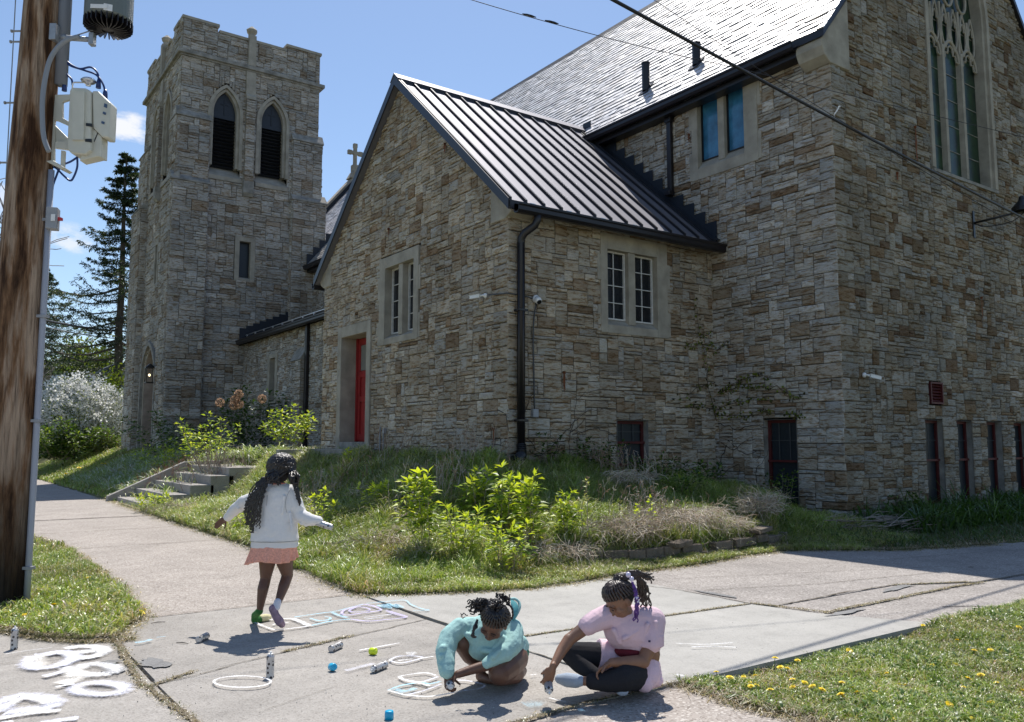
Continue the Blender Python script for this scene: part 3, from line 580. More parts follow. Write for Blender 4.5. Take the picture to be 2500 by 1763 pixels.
# belfry windows
def belfry(org, ud, nd, c):
    ud, nd = Vector(ud), Vector(nd); o3 = Vector((org[0], org[1], 0)); P3 = lambda u, z, d: o3+ud*u+nd*d+UP*z
    w_ = empty('belfry_window', P3(c, 11, 0)); w_.parent = T; w_.matrix_parent_inverse = Matrix.Translation(-T.location)
    mb = MB(); arch_ring(mb, c, .52, .12, 11.45, 13.5, .98, P3, nd, -.10, .07); arch_ring(mb, c, .42, .10, 11.5, 13.5, .86, P3, nd, -.30, -.02)
    mb.prism([P3(c-.62, 10.95, .09), P3(c-.62, 11.10, .09), P3(c-.62, 11.55, -.40), P3(c-.62, 10.95, -.40)], ud*1.24); mb.build('surround', M['lime'], w_)
    mb = MB(); mb.prism([P3(x, z, -.34) for x, z in [(c+.44, 11.4)]+archpts(c, .44, 13.5, .9)+[(c-.44, 11.4)]], nd*-.02)
    mb.prism([P3(x, z, -.20) for x, z in [(c+.41, 13.35)]+archpts(c, .41, 13.5, .84)+[(c-.41, 13.35)]], nd*.02)
    mb.build('panel', mat('belfry_panel', (.022,.028,.040), .6, noise=.3, nscale=4), w_)
    mb = MB()
    for i in range(14):
        z = 11.52+i*.133; mb.obox(P3(c, z+.05, -.23), ud*.42, nd*.06-UP*.05, (nd*.008+UP*.008))
    mb.build('louvre', M['blk'], w_)
    mb = MB(); mb.prism([P3(c-.018, 13.5, -.178), P3(c+.018, 13.5, -.178), P3(c+.018, 14.15, -.178), P3(c-.018, 14.15, -.178)], nd*.02); mb.prism([P3(c-.14, 13.88, -.177), P3(c+.14, 13.88, -.177), P3(c+.14, 13.92, -.177), P3(c-.14, 13.92, -.177)], nd*.018)
    mb.build('cross_ornament', M['blk'], w_)
    return w_
for c in (8.55, 10.33): belfry((0, TY0), X, -Y, c)
for c in (31.93, 33.85): belfry((TX0, 0), Y, -X, c)
rw = rect_window('tower_slit_window', (0, TY0), X, -Y, 9.05, 9.80, 7.3, 9.0, .2, [(9.22, 9.63)], sash='blk', glass='screen', sill=.2, keys=False)
rw.parent = T; rw.matrix_parent_inverse = Matrix.Translation(-T.location)
rw = rect_window('tower_slit_window', (TX0, 0), Y, -X, 32.6, 33.2, 7.3, 9.0, .15, [(32.72, 33.08)], sash='blk', glass='screen', sill=.12, keys=False)
rw.parent = T; rw.matrix_parent_inverse = Matrix.Translation(-T.location)
# middle pilasters and pinnacles
def pil(c, ud, nd, org):
    ud, nd = Vector(ud), Vector(nd); o3 = Vector((org[0], org[1], 0)); P3 = lambda u, z, d: o3+ud*u+nd*d+UP*z
    wall('pilaster', tuple(P3(c-.17, 0, .16).xy), ud, nd, .34, 11.05, 14.2, PTW, seed=61, parent=T, **TP)
    mb = MB(); mb.col = (.34,.32,.29,.5)
    mb.prism([P3(c-.17, 11.05, 0), P3(c+.17, 11.05, 0), P3(c+.17, 14.2, 0), P3(c-.17, 14.2, 0)], nd*.158); mb.build('pilaster_core', M['stone'], T)
    mb = MB(); mb.prism([P3(c-.19, 10.62, .20), P3(c-.19, 11.05, .22), P3(c-.19, 11.05, 0), P3(c-.19, 10.50, 0), P3(c-.19, 10.50, .10)], ud*.38); mb.build('pilaster_corbel', M['limedk'], T); mb = MB()
    mb.prism([P3(c-.18, 14.2, .2), P3(c-.18, 14.32, .2), P3(c-.18, 14.42, .12), P3(c-.18, 15.3, .10), P3(c-.18, 15.3, 0), P3(c-.18, 14.2, 0)], ud*.36); mb.build('pilaster_cap', M['lime'], T); mb = MB()
    mb.prism([P3(c-.15, TZC+.1, .05), P3(c+.15, TZC+.1, .05), P3(c+.13, 16.72, .05), P3(c-.13, 16.72, .05)], nd*.12)
    pc = P3(c, 0, -.02); q = (ud+nd).normalized()
    mb.lathe([(.15, 16.2), (.13, 16.80), (.13, 16.82), (.19, 16.90), (.21, 16.98), (.17, 17.02), (.10, 17.08), (.05, 17.13), (.0, 17.15)], pc, n=8)
    mb.build('pinnacle', M['lime'], T)
pil(9.43, X, -Y, (0, TY0)); pil(32.9, Y, -X, (TX0, 0))
# cornice string and stepped parapet
def band(name, z0, z1, pr, mtl='limedk'):
    mb = MB(); mb.prism([(TX0-pr, TY0-pr, z0+.06), (TX1+pr, TY0-pr, z0+.06), (TX1+pr, TY0-pr, z1-.04), (TX0-pr, TY0-pr, z1-.04)], Y*(pr-.0))
    mb.prism([(TX0-pr*.4, TY0-pr*.45, z0), (TX1+pr*.4, TY0-pr*.45, z0), (TX1+pr*.4, TY0-pr*.45, z1), (TX0-pr*.4, TY0-pr*.45, z1)], Y*(pr*.4))
    mb.box((TX0-pr, TY0, z0+.06), (TX0, TY1+pr, z1-.04)); mb.box((TX0-pr*.4, TY0, z0), (TX0-.001, TY1+pr*.4, z1)); mb.box((TX1, TY0, z0+.06), (TX1+pr, TY1, z1-.04))
    return mb.build(name, M[mtl], T, bevel=.02)
band('cornice', TZC-.10, TZC+.14, .17)
par = [(TX0, 8.17, TZT), (8.17, 10.82, 16.62), (10.82, TX1, TZT)]
for k, (a, b, z) in enumerate(par):
    wall('parapet', (a, TY0), X, -Y, b-a, TZC+.1, z-.1, PTW, seed=71+k, parent=T, **TP)
par2 = [(TY0, 31.5, TZT), (31.5, 34.6, 16.62), (34.6, TY1, TZT)]
for k, (a, b, z) in enumerate(par2):
    wall('parapet', (TX0, a), Y, -X, b-a, TZC+.1, z-.1, PTW, seed=81+k, parent=T, **TP)
mb = MB()
for a, b, z in par:
    mb.box((a-(.05 if a == TX0 or z == TZT else -.05), TY0-.06, z-.1), (b+(.05 if z == TZT else -.05), TY0+.45, z)); 
for a, b, z in par2:
    mb.box((TX0-.06, a-(.05 if z == TZT and a != TY0 else -.455), z-.102), (TX0+.45, b+(.05 if z == TZT else -.05), z-.002))
mb.build('parapet_coping', M['lime'], T)
mb = MB(); mb.col = (.34,.32,.30,.5)
for a, b, z in par: mb.box((a+.01, TY0+.005, TZC), (b-.01, TY0+.4, z-.1))
for a, b, z in par2: mb.box((TX0+.005, a+.41, TZC), (TX0+.4, b-.01, z-.1))
mb.build('parapet_core', M['stone'], T)
# entrance arch on the west face, with lantern
EA = empty('tower_entrance', (TX0, 33.2, 1.3)); EA.parent = T; EA.matrix_parent_inverse = Matrix.Translation(-T.location)
PT = lambda u, z, d: Vector((TX0-d, u, z)); mb = MB()
arch_ring(mb, 33.2, 1.12, .16, 1.2, 3.6, 1.45, PT, -X, -.05, .13); mb.build('hood_mould', M['limedk'], EA)
mb = MB(); arch_ring(mb, 33.2, .98, .16, 1.2, 3.6, 1.32, PT, -X, -.75, .02); mb.build('surround', M['lime'], EA)
mb = MB(); mb.prism([PT(x, z, -.70) for x, z in [(34.2, 1.2)]+archpts(33.2, 1.0, 3.6, 1.35)+[(32.2, 1.2)]], X*.03); mb.build('door_leaf', M['red'], EA)
# stepped flashing where roofs meet the tower
mb = MB()
for k in range(11):
    x0 = AX-.2+k*.243; z = 5.16+asl*(k*.243); mb.box((x0, TY0-.145, z-.10), (x0+.243, TY0-.105, z+.40))
mb.build('step_flashing', M['flash'], T); mb = MB()
for k in range(4):
    x0 = XE+k*.25; mb.box((x0, TY0-.345, nroof(x0)-.05), (x0+.25, TY0-.33, nroof(x0)+.46))
mb.build('step_flashing', M['flash'], T)
mb = MB(); mb.prism([(AX-.2, 30.15, 5.0), (NX, 30.15, 6.3), (NX, 30.15, 6.05), (AX-.2, 30.15, 4.9)], Y*.05); mb.build('roof_end_trim', M['blackmetal'], T)
# ---------------- ground, paving ----------------
def ss(t): t = np.clip(t, 0, 1); return t*t*(3-2*t)
def nz2(x, y, s=1.0, k=0): return (np.sin(x*1.7*s+k)*np.cos(y*1.3*s+1.3*k)+.5*np.sin(x*3.9*s-y*2.7*s+k)+.3*np.sin(x*7.1*s+y*8.3*s+2*k))/1.8
def xe(y): return np.interp(y, [6.0,7.0,9.2,11.4,14,19,23,60], [3.1,3.3,3.45,3.66,3.68,3.74,3.85,3.9])+.05*nz2(y*1.9, y*.7, 2)
def yb(x): return np.interp(x, [3.28,4.02,4.75,5.95,7.2,8.12,9.0,9.5,9.9,10.4,12.5,30], [7.02,6.61,6.36,6.5,6.56,6.70,6.75,6.5,6.15,5.85,5.42,5.3])+.04*nz2(x*1.7, x, 2)
def xl(y): return np.interp(y, [6.45,7.07,8.84,12.3,14.1,60], [1.2,1.5,1.62,1.63,1.42,1.42])+.04*nz2(y*2.1, y, 2)
def yl(x): return np.interp(x, [-6,-.5,.56,.78,1.0,1.22], [10.5,8.2,7.2,6.76,6.5,6.4])+.03*nz2(x*3, x, 2)
def xr(y): return np.interp(y, [-3,2.5,3.1,3.42], [3.66,3.62,3.57,3.62])+.04*nz2(y*2.3, y, 2)
def yw(x): return np.interp(x, [5.4,6.06,6.82,7.87,9.43,10.73,11.2], [7.2,7.12,6.98,7.0,7.12,7.95,8.6])
def zone(x, y):
    z = np.zeros(np.shape(x), int)
    z = np.where((x > xe(y)) & (y > yb(x)), 1, z)
    z = np.where((x < xl(y)) & (y > yl(x)), 2, z)
    z = np.where((x > xr(y)) & (y < 3.42), 3, z)
    return z
def gz(x, y):
    x = np.asarray(x, float); y = np.asarray(y, float); zn = zone(x, y)
    dU = x-xe(y); dV = y-yb(x)
    amp = np.interp(x, [7.0, 8.5, 10.0, 10.8, 11.7], [1.06, 1.0, .80, .52, .16]); amp = np.where(y > 10.6, 1.06, amp)
    tu = np.clip((dU+.05)/3.3, 0, 1); tv = np.clip((dV-.25)/3.4, 0, 1)
    b = amp*(.45*ss(tu)+.55*tu)*(.35*ss(tv)+.65*tv)
    b = b*(1-.72*ss((y-14.5)/2.2)*(1-ss((y-19)/.6))*(1-ss((x-5.2)/1.2)))+.10*ss((y-24)/6)*ss(dU/3)
    b = b*(1+.10*nz2(x, y, 2.1, 3)+.05*nz2(x, y, 5.5, 7))
    wallz = ss((x-5.5)/.3)*ss((y-yw(x)+.02)/.08)*.20*(1-ss((x-10.9)/.6))*(1-ss((y-9)/1))
    b = np.maximum(b, wallz+b*.80)
    h1 = .02+b+.02*nz2(x, y, 1.5)*ss(b*3)+.012*nz2(x, y, 4, 2)*ss(dV*2)
    h = np.where(zn == 1, h1, -.055)
    h = np.where(zn == 2, .03+.012*nz2(x, y, 3), h)
    h = np.where(zn == 3, .012-.055*ss((y-3.12)/.22)*ss((x-3.75)/.3)*(1-ss((x-5.9)/.5))+.010*nz2(x, y, 3, 1), h)
    st = (x > 3.8) & (x < 6.6) & (y > 18.5) & (y < 21.95); h = np.where(st, np.minimum(h, -.02+np.clip((x-3.95)/1.68, 0, 1)*.66), h)
    return h
def soil_mat():
    m = mat('soil_and_thatch', (.13,.13,.06), .95, spec=.1, noise=.5, nscale=3, bump=.6, bscale=45)
    return m
M['soil'] = soil_mat()
gx_ = np.concatenate([np.arange(-120,-4,8), np.arange(-4,0,.5), np.arange(0,13,.09), np.arange(13,22,.4), np.arange(22,160,8)])
gy_ = np.concatenate([np.arange(-40,0,4), np.arange(0,20,.1), np.arange(20,48,.4), np.arange(48,260,8)])
GX, GY = np.meshgrid(gx_, gy_); GZ = gz(GX, GY); nxg, nyg = len(gx_), len(gy_)
def grid_mesh(name, V, nx, ny, mt, **k):
    me = bpy.data.meshes.new(name); i = np.arange((ny-1)*(nx-1)); r, c = i//(nx-1), i % (nx-1); a = r*nx+c
    fs = np.stack([a, a+1, a+nx+1, a+nx], 1); me.vertices.add(len(V)); me.vertices.foreach_set('co', V.ravel()); me.loops.add(fs.size); me.loops.foreach_set('vertex_index', fs.ravel())
    me.polygons.add(len(fs)); me.polygons.foreach_set('loop_start', np.arange(0, fs.size, 4)); me.polygons.foreach_set('use_smooth', np.ones(len(fs), bool)); me.update(); me.validate()
    return link(name, me, mt)
tag(grid_mesh('ground', np.stack([GX.ravel(), GY.ravel(), GZ.ravel()], 1), nxg, nyg, M['soil']), kind='structure')
def conc_mat(name, base, spec1, spec2, s=140, amt=.5, big=.12):
    m = bpy.data.materials.new(name); m.use_nodes = True; t = m.node_tree; b = t.nodes['Principled BSDF']; L = t.links.new; n = t.nodes.new
    b.inputs['Roughness'].default_value = .92; b.inputs['Specular IOR Level'].default_value = .2
    g = n('ShaderNodeNewGeometry'); v = n('ShaderNodeTexVoronoi'); v.inputs['Scale'].default_value = s; L(g.outputs['Position'], v.inputs['Vector'])
    bw = n('ShaderNodeSeparateColor'); L(v.outputs['Color'], bw.inputs[0])
    r = n('ShaderNodeValToRGB'); r.color_ramp.elements[0].color = (*spec1, 1); r.color_ramp.elements[0].position = .08; r.color_ramp.elements[1].color = (*spec2, 1); r.color_ramp.elements[1].position = .95
    e = r.color_ramp.elements.new(.25); e.color = (*base, 1); e = r.color_ramp.elements.new(.8); e.color = (*base, 1); L(bw.outputs[0], r.inputs[0])
    mx = n('ShaderNodeMix'); mx.data_type = 'RGBA'; mx.inputs[0].default_value = amt; mx.inputs[6].default_value = (*base, 1); L(r.outputs[0], mx.inputs[7])
    z = n('ShaderNodeTexNoise'); z.inputs['Scale'].default_value = 1.1; z.inputs['Detail'].default_value = 9; z.inputs['Roughness'].default_value = .68; L(g.outputs['Position'], z.inputs['Vector'])
    mr = n('ShaderNodeMapRange'); mr.inputs[1].default_value = .3; mr.inputs[2].default_value = .7; mr.inputs[3].default_value = 1-big*1.5; mr.inputs[4].default_value = 1+big*.6; L(z.outputs[0], mr.inputs[0])
    m2 = n('ShaderNodeMix'); m2.data_type = 'RGBA'; m2.blend_type = 'MULTIPLY'; m2.inputs[0].default_value = 1; L(mx.outputs[2], m2.inputs[6]); L(mr.outputs[0], m2.inputs[7])
    z6 = n('ShaderNodeTexNoise'); z6.inputs['Scale'].default_value = 4.3; z6.inputs['Detail'].default_value = 8; z6.inputs['Roughness'].default_value = .75; L(g.outputs['Position'], z6.inputs['Vector'])
    r6 = n('ShaderNodeMapRange'); r6.inputs[1].default_value = .50; r6.inputs[2].default_value = .70; r6.inputs[3].default_value = 1; r6.inputs[4].default_value = .84; L(z6.outputs[0], r6.inputs[0])
    m6 = n('ShaderNodeMix'); m6.data_type = 'RGBA'; m6.blend_type = 'MULTIPLY'; m6.inputs[0].default_value = 1; L(m2.outputs[2], m6.inputs[6]); L(r6.outputs[0], m6.inputs[7]); m2 = m6
    # tiny dark pits and grit
    z4 = n('ShaderNodeTexNoise'); z4.inputs['Scale'].default_value = 38; z4.inputs['Detail'].default_value = 3; L(g.outputs['Position'], z4.inputs['Vector'])
    r4 = n('ShaderNodeMapRange'); r4.inputs[1].default_value = .70; r4.inputs[2].default_value = .76; r4.inputs[3].default_value = 1; r4.inputs[4].default_value = .45; L(z4.outputs[0], r4.inputs[0])
    m3 = n('ShaderNodeMix'); m3.data_type = 'RGBA'; m3.blend_type = 'MULTIPLY'; m3.inputs[0].default_value = 1; L(m2.outputs[2], m3.inputs[6]); L(r4.outputs[0], m3.inputs[7]); L(m3.outputs[2], b.inputs['Base Color'])
    bp = n('ShaderNodeBump'); bp.inputs['Strength'].default_value = .5; bp.inputs['Distance'].default_value = .006; L(v.outputs['Distance'], bp.inputs['Height']); L(bp.outputs[0], b.inputs['Normal'])
    return m
M['agg'] = conc_mat('exposed_aggregate', (.37,.33,.295), (.16,.13,.11), (.62,.58,.53), 85, .62)
M['aggd'] = conc_mat('driveway_aggregate', (.34,.31,.285), (.15,.13,.115), (.58,.54,.50), 80, .6, .16)
M['conc'] = conc_mat('old_concrete', (.37,.345,.315), (.21,.19,.17), (.46,.44,.41), 110, .5, .17)
M['concl'] = conc_mat('pale_concrete', (.42,.405,.375), (.28,.27,.25), (.46,.45,.42), 130, .4, .12)
def slab(name, pts, mt, dz=0, th=.12):
    mb = MB(); n = len(pts); cx_ = sum(p[0] for p in pts)/n; cy_ = sum(p[1] for p in pts)/n; P_ = []
    for i in range(n):            # slightly wandering edges
        a, b = Vector(pts[i]), Vector(pts[(i+1) % n]); k = max(1, int((b-a).length/.35))
        for j in range(k): q = a.lerp(b, j/k); P_.append((q.x+(rng.uniform(-.006, .006) if j else 0), q.y+(rng.uniform(-.006, .006) if j else 0), dz-th))
    mb.prism(P_, (0, 0, th)); o = mb.build(name, M[mt]); return tag(o, kind='structure')
g_ = .005
ya = [7.08, 12.2, 14.5, 17.1, 22.9, 27.5, 33, 60]
for a, b in zip(ya[:-1], ya[1:]): slab('sidewalk', [(1.1, a+g_), (4.3, a+g_), (4.3, b-g_), (1.1, b-g_)], 'agg', rng.uniform(-.004, .003))
slab('sidewalk', [(1.19, 5.21), (1.8, 5.352), (2.3, 5.512), (3.28, 5.772), (3.30, 6.30), (3.315, 7.07), (1.19, 7.07)], 'conc')
slab('sidewalk', [(1.18, 3.44), (3.325, 3.44), (3.32, 4.6), (3.28, 5.76), (2.3, 5.50), (1.8, 5.34), (1.18, 5.2)], 'conc', .002)
slab('sidewalk', [(1.18, -6), (3.72, -6), (3.68, 3.43), (2.5, 3.42), (1.18, 3.43)], 'agg', -.002)
slab('driveway', [(3.335, 4.88), (5.83, 4.72), (5.87, 5.9), (5.87, 7.2), (3.335, 7.2)], 'concl', .003)
slab('driveway', [(3.335, 3.42), (6.35, 3.42), (5.95, 4.15), (5.83, 4.70), (3.335, 4.86)], 'concl', .004, .16)
slab('driveway', [(5.99, 4.10), (6.9, 4.12), (8.0, 4.15), (14, 3.95), (30, 3.6), (30, 3.35), (6.4, 3.38), (6.36, 3.44)], 'aggd', -.003)
slab('driveway', [(5.86, 4.74), (5.98, 4.55), (7.75, 4.55), (8.6, 3.99+.2), (14, 3.97), (30, 3.62), (30, 7.6), (5.88, 7.6)], 'aggd', .001)
slab('driveway', [(5.90, 4.5), (5.985, 4.12), (6.9, 4.14), (8.0, 4.165), (8.5, 4.17), (7.73, 4.53), (5.98, 4.535)], 'aggd', -.001)
# apron towards the street
slab('apron', [(-8, 5.2), (1.165, 5.2), (1.165, 7.6), (.3, 8.4), (-8, 11)], 'conc', -.002); slab('apron', [(-8, -6), (1.165, -6), (1.165, 3.3), (1.168, 5.185), (-8, 5.185)], 'conc', .001)
slab('street', [(-30, -40), (-8.05, -40), (-8.05, 90), (-30, 90)], 'conc', -.06); slab('street', [(-8.0, -40), (30, -40), (30, -6.05), (-8.0, -6.05)], 'conc', -.06)  # unseen paving, added to bounce sunlight onto the church walls
# cracks and joints with dirt
def ribbon(mb, pts, w0, w1, z, seed, seg=.05):
    R = random.Random(seed); P_ = []
    for a, b in zip(pts[:-1], pts[1:]):
        a, b = Vector(a), Vector(b); k = max(1, int((b-a).length/seg))
        P_ += [a.lerp(b, j/k) for j in range(k)]
    P_.append(Vector(pts[-1])); vs = []; off = 0
    for i, p in enumerate(P_):
        t = (P_[min(i+1, len(P_)-1)]-P_[max(0, i-1)]).normalized(); nn = Vector((-t.y, t.x)); off = off*.8+R.uniform(-.008, .008); wd = R.uniform(w0, w1)*(.25 if i in (0, len(P_)-1) else 1)
        c = p+nn*off; vs += [(*(c+nn*wd), z), (*(c-nn*wd), z)]
    mb.add(vs, [(2*i, 2*i+1, 2*i+3, 2*i+2) for i in range(len(P_)-1)])
M['dirt'] = mat('dirt_in_joints', (.12,.10,.075), .95, spec=.1, noise=.5, nscale=30)
M['debris'] = mat('dry_debris', (.20,.17,.12), .95, spec=.1, noise=.55, nscale=40, bump=.5, bscale=90)
mb = MB(); k = 0
thin = [([(1.15,7.08),(3.4,7.08)],.006,.012),([(1.5,12.2),(3.6,12.2)],.006,.02),([(1.4,14.5),(3.7,14.5)],.008,.025),([(1.4,17.1),(3.7,17.1)],.008,.025),([(1.4,22.9),(3.7,22.9)],.01,.03),
 ([(3.33,3.45),(3.335,4.6),(3.32,5.4),(3.30,6.5)],.004,.009),([(3.34,4.87),(5.83,4.71)],.006,.014),([(1.17,5.10),(1.8,5.33),(2.3,5.5),(2.85,5.62),(3.28,5.78)],.004,.010),([(-2,5.19),(.4,5.15),(1.1,5.1)],.003,.008),
 ([(6.0,5.4),(7.2,5.0),(8.9,4.7)],.004,.010),([(8.0,4.16),(14,3.97)],.006,.012),([(7.7,4.54),(6.9,4.57),(5.98,4.54)],.006,.02),([(5.6,6.4),(5.84,5.6),(5.85,4.72)],.006,.012),([(.2,6.2),(.9,6.05)],.002,.004),([(1.5,4.3),(2.0,4.5)],.001,.003),([(6.05,6.1),(7.4,5.6),(9.3,4.9)],.003,.006),([(9.2,5.6),(12.5,4.9)],.004,.01)]
for p, a, b in thin: ribbon(mb, p, a*.55, b*.6, .0075, k); k += 1
tag(mb.build('pavement_joint', M['dirt'], fix=False), kind='structure')
mb = MB()
thick = [([(1.20,6.55),(1.17,6.06),(1.13,5.48),(1.10,5.15),(1.14,4.79),(1.17,4.34),(1.19,3.9)],.012,.045),([(1.12,5.08),(1.42,5.26)],.008,.03),([(2.0,5.4),(2.6,5.58)],.004,.022),([(1.9,3.42),(2.51,3.41),(2.8,3.44),(3.62,3.43)],.010,.03),
 ([(5.85,4.73),(5.98,4.3),(6.05,4.1)],.008,.024),([(6.0,4.12),(6.9,4.13),(8.1,4.15),(8.6,4.1)],.006,.022),([(7.7,4.54),(8.5,4.2)],.006,.024),([(3.5,4.86),(4.6,4.79),(5.8,4.72)],.004,.012)]
for p, a, b in thick: ribbon(mb, p, a*.35, b*.6, .0105, k, .03); k += 1
tag(mb.build('joint_debris', M['debris'], fix=False), kind='stuff')
mb = MB()      # dark repair patches
for c, r1, r2, a in (((1.27,5.60),.09,.16,.3),((1.03,5.55),.07,.09,.1),((1.05,5.78),.07,.05,.5),((6.15,4.03),.28,.05,-.1),((7.6,4.42),.35,.07,-.5),((5.95,5.2),.05,.25,.1)):
    pts = [(c[0]+math.cos(t+a)*r1*rng.uniform(.55,1.15), c[1]+math.sin(t)*r2*rng.uniform(.55,1.15), .0085) for t in [2*PI*i/22 for i in range(22)]]; mb.add(pts, [tuple(range(22))])
tag(mb.build('repair_patch', conc_mat('patch_tar', (.255,.25,.245), (.15,.15,.15), (.36,.36,.35), 120, .5, .2), fix=False), kind='structure')
# ---------------- vegetation ----------------
NR = np.random.default_rng(7)
def inview(x, y, z, mg=260):
    v = np.stack([x, y, z-H], 1); dd = v@np.array(FC); px = CX+F*(v@np.array(RT))/np.maximum(dd, .01); py = CY-F*(v@np.array(UC))/np.maximum(dd, .01)
    return (dd > .5) & (px > -mg) & (px < 2500+mg) & (py < 1763+mg)
def fast_mesh(name, V, Fv, Fn, C, mt, parent=None):   # V verts, Fv flat indices, Fn loops per face, C colour per vertex
    me = bpy.data.meshes.new(name); me.vertices.add(len(V)); me.vertices.foreach_set('co', V.astype(np.float32).ravel())
    me.loops.add(len(Fv)); me.loops.foreach_set('vertex_index', Fv.astype(np.int32)); me.polygons.add(len(Fn)); st = np.concatenate([[0], np.cumsum(Fn)[:-1]]); me.polygons.foreach_set('loop_start', st.astype(np.int32))
    ca = me.color_attributes.new('col', 'FLOAT_COLOR', 'POINT'); c4 = np.ones((len(V), 4), np.float32); c4[:, :3] = C; ca.data.foreach_set('color', c4.ravel()); me.update()
    return link(name, me, mt, parent)
def blades(P0, h, w, C, lean=.5, az=None):
    n = len(P0); a = NR.uniform(0, 2*PI, n); f = NR.uniform(0, 2*PI, n) if az is None else az; ln = np.abs(NR.normal(lean, .25, n))
    sx, sy = np.cos(a)*w/2, np.sin(a)*w/2; z = np.zeros(n); s = np.stack([sx, sy, z], 1)
    d = np.stack([np.cos(f)*ln, np.sin(f)*ln, z], 1); up = np.stack([z, z, np.ones(n)], 1); hh = h[:, None]
    m1 = P0+up*hh*.45+d*hh*.22; m2 = P0+up*hh*.80*np.clip(1.1-ln*.35, .3, 1)[:, None]+d*hh*.62; tp = P0+up*hh*np.clip(1-ln*.55, .12, 1)[:, None]+d*hh*1.1
    V = np.stack([P0-s, P0+s, m1-s*.9, m1+s*.9, m2-s*.6, m2+s*.6, tp], 1).reshape(-1, 3); b = (np.arange(n)*7)[:, None]
    Fv = (b+np.array([0,1,3,2, 2,3,5,4, 4,5,6])).ravel(); Fn = np.tile([4,4,3], n); return V, Fv, Fn, np.repeat(C, 7, 0)
def pick(pal, n, var=.2):
    p = np.array([c for c, _ in pal]); wt = np.array([q for _, q in pal], float); i = NR.choice(len(p), n, p=wt/wt.sum()); return p[i]*(1+NR.uniform(-var, var, (n, 1)))
M['grass'] = mat('grass_blades', (.1,.2,.03), .38, spec=.65, attr='col', trans=.32)
M['leaf'] = mat('leaves', (.1,.2,.03), .45, spec=.4, attr='col', trans=.42)
M['petal'] = mat('petals', (.8,.8,.8), .7, attr='col', spec=.2, trans=.5, tint=(1,1,.97))
M['bark'] = mat('bark', (.10,.085,.07), .9, noise=.4, nscale=12, bump=.8, bscale=25, stretch=(1,1,.3))
M['twig'] = mat('dry_twigs', (.30,.25,.20), .9, noise=.3, nscale=9)
def scatter(n, x0, x1, y0, y1, z_ok, mask=None, mg=260):
    x, y = NR.uniform(x0, x1, n), NR.uniform(y0, y1, n); k = zone(x, y) == z_ok
    if mask is not None: k &= mask(x, y)
    x, y = x[k], y[k]; z = gz(x, y); k = inview(x, y, z, mg); return x[k], y[k], z[k]-.004
GR = [((.24,.34,.06),4),((.17,.26,.05),3.5),((.33,.40,.13),3),((.44,.46,.27),2.4),((.50,.44,.29),1.6),((.09,.15,.03),1.6)]
GL = [((.28,.38,.07),4),((.19,.27,.05),3),((.38,.43,.14),3),((.46,.47,.28),2.0),((.52,.46,.31),1.2),((.10,.16,.03),1)]
DRY = [((.40,.34,.25),3),((.30,.24,.17),3),((.50,.44,.34),2),((.20,.17,.10),1)]
inb = lambda x, y: ~(((x > PX0-.03) & (y > PY0-.03)) | ((x > NX-.03) & (y > NY0-.03)) | ((x > 6.7) & (y > 29.9)))
def build_grass(name, sets, label=None):
    V, A, B, C = [], [], [], []; o = 0
    for v, f, n, c in sets: V.append(v); A.append(f+o); B.append(n); C.append(c); o += len(v)
    ob = fast_mesh(name, np.concatenate(V), np.concatenate(A), np.concatenate(B), np.concatenate(C), M['grass']); return tag(ob, label, 'grass', kind='stuff')
def gs(n, x0, x1, y0, y1, zn, pal, h0, h1, w0, w1, lean, mask=None, az=None, clump=0):
    x, y, z = scatter(n, x0, x1, y0, y1, zn, mask); k = ~((x > 3.7) & (x < 6.3) & (y > 18.4) & (y < 21.95) & (NR.uniform(0, 1, len(x)) < .93)) & ~((x > 3.8) & (x < 5.5) & (y > 16.4) & (y < 18.5) & (NR.uniform(0, 1, len(x)) < .5)); x, y, z = x[k], y[k], z[k]
    if clump: k = (nz2(x, y, clump, 3)+NR.uniform(-.5, .5, len(x))) > -.1; x, y, z = x[k], y[k], z[k]
    k = len(x); hf = NR.uniform(h0, h1, k)*np.clip(1+.55*nz2(x, y, 2.2, 5)+.35*nz2(x, y, 7, 1), .25, 2); C = pick(pal, k)*(1+.22*nz2(x, y, 1.1, 9))[:, None]*(1+np.clip(nz2(x, y, 1.9, 13), 0, 1)[:, None]*np.array([.35, .02, .5]))
    return blades(np.stack([x, y, z], 1), hf, NR.uniform(w0, w1, k), np.clip(C, .01, .9), lean, az if az is None else NR.normal(az, .6, k))
build_grass('lawn_grass', [gs(190000, 3.5, 9.5, -1, 3.45, 3, GR, .025, .065, .003, .007, .9),
   gs(26000, 3.5, 9.5, .5, 3.45, 3, DRY+GR[:3], .02, .05, .006, .014, 1.3, clump=1.2),
   gs(9000, 3.5, 8, .5, 3.45, 3, [((.07,.13,.03),1),((.10,.17,.04),1)], .03, .07, .012, .022, 1.0, clump=2)], 'sunny lawn grass with dry patches beside the driveway')
build_grass('grass', [gs(70000, -1.5, 1.75, 6.3, 12, 2, GR, .03, .085, .004, .008, .7), gs(9000, -1, 1.7, 6.3, 9, 2, GL, .05, .13, .008, .016, .8), gs(24000, -3, 1.75, 12, 26, 2, GL, .05, .1, .01, .018, .6)], 'grass around the foot of the wooden utility pole')
bank = lambda x, y: inb(x, y)
NDRY = lambda x, y: (nz2(x, y, .9, 4) > -.2)
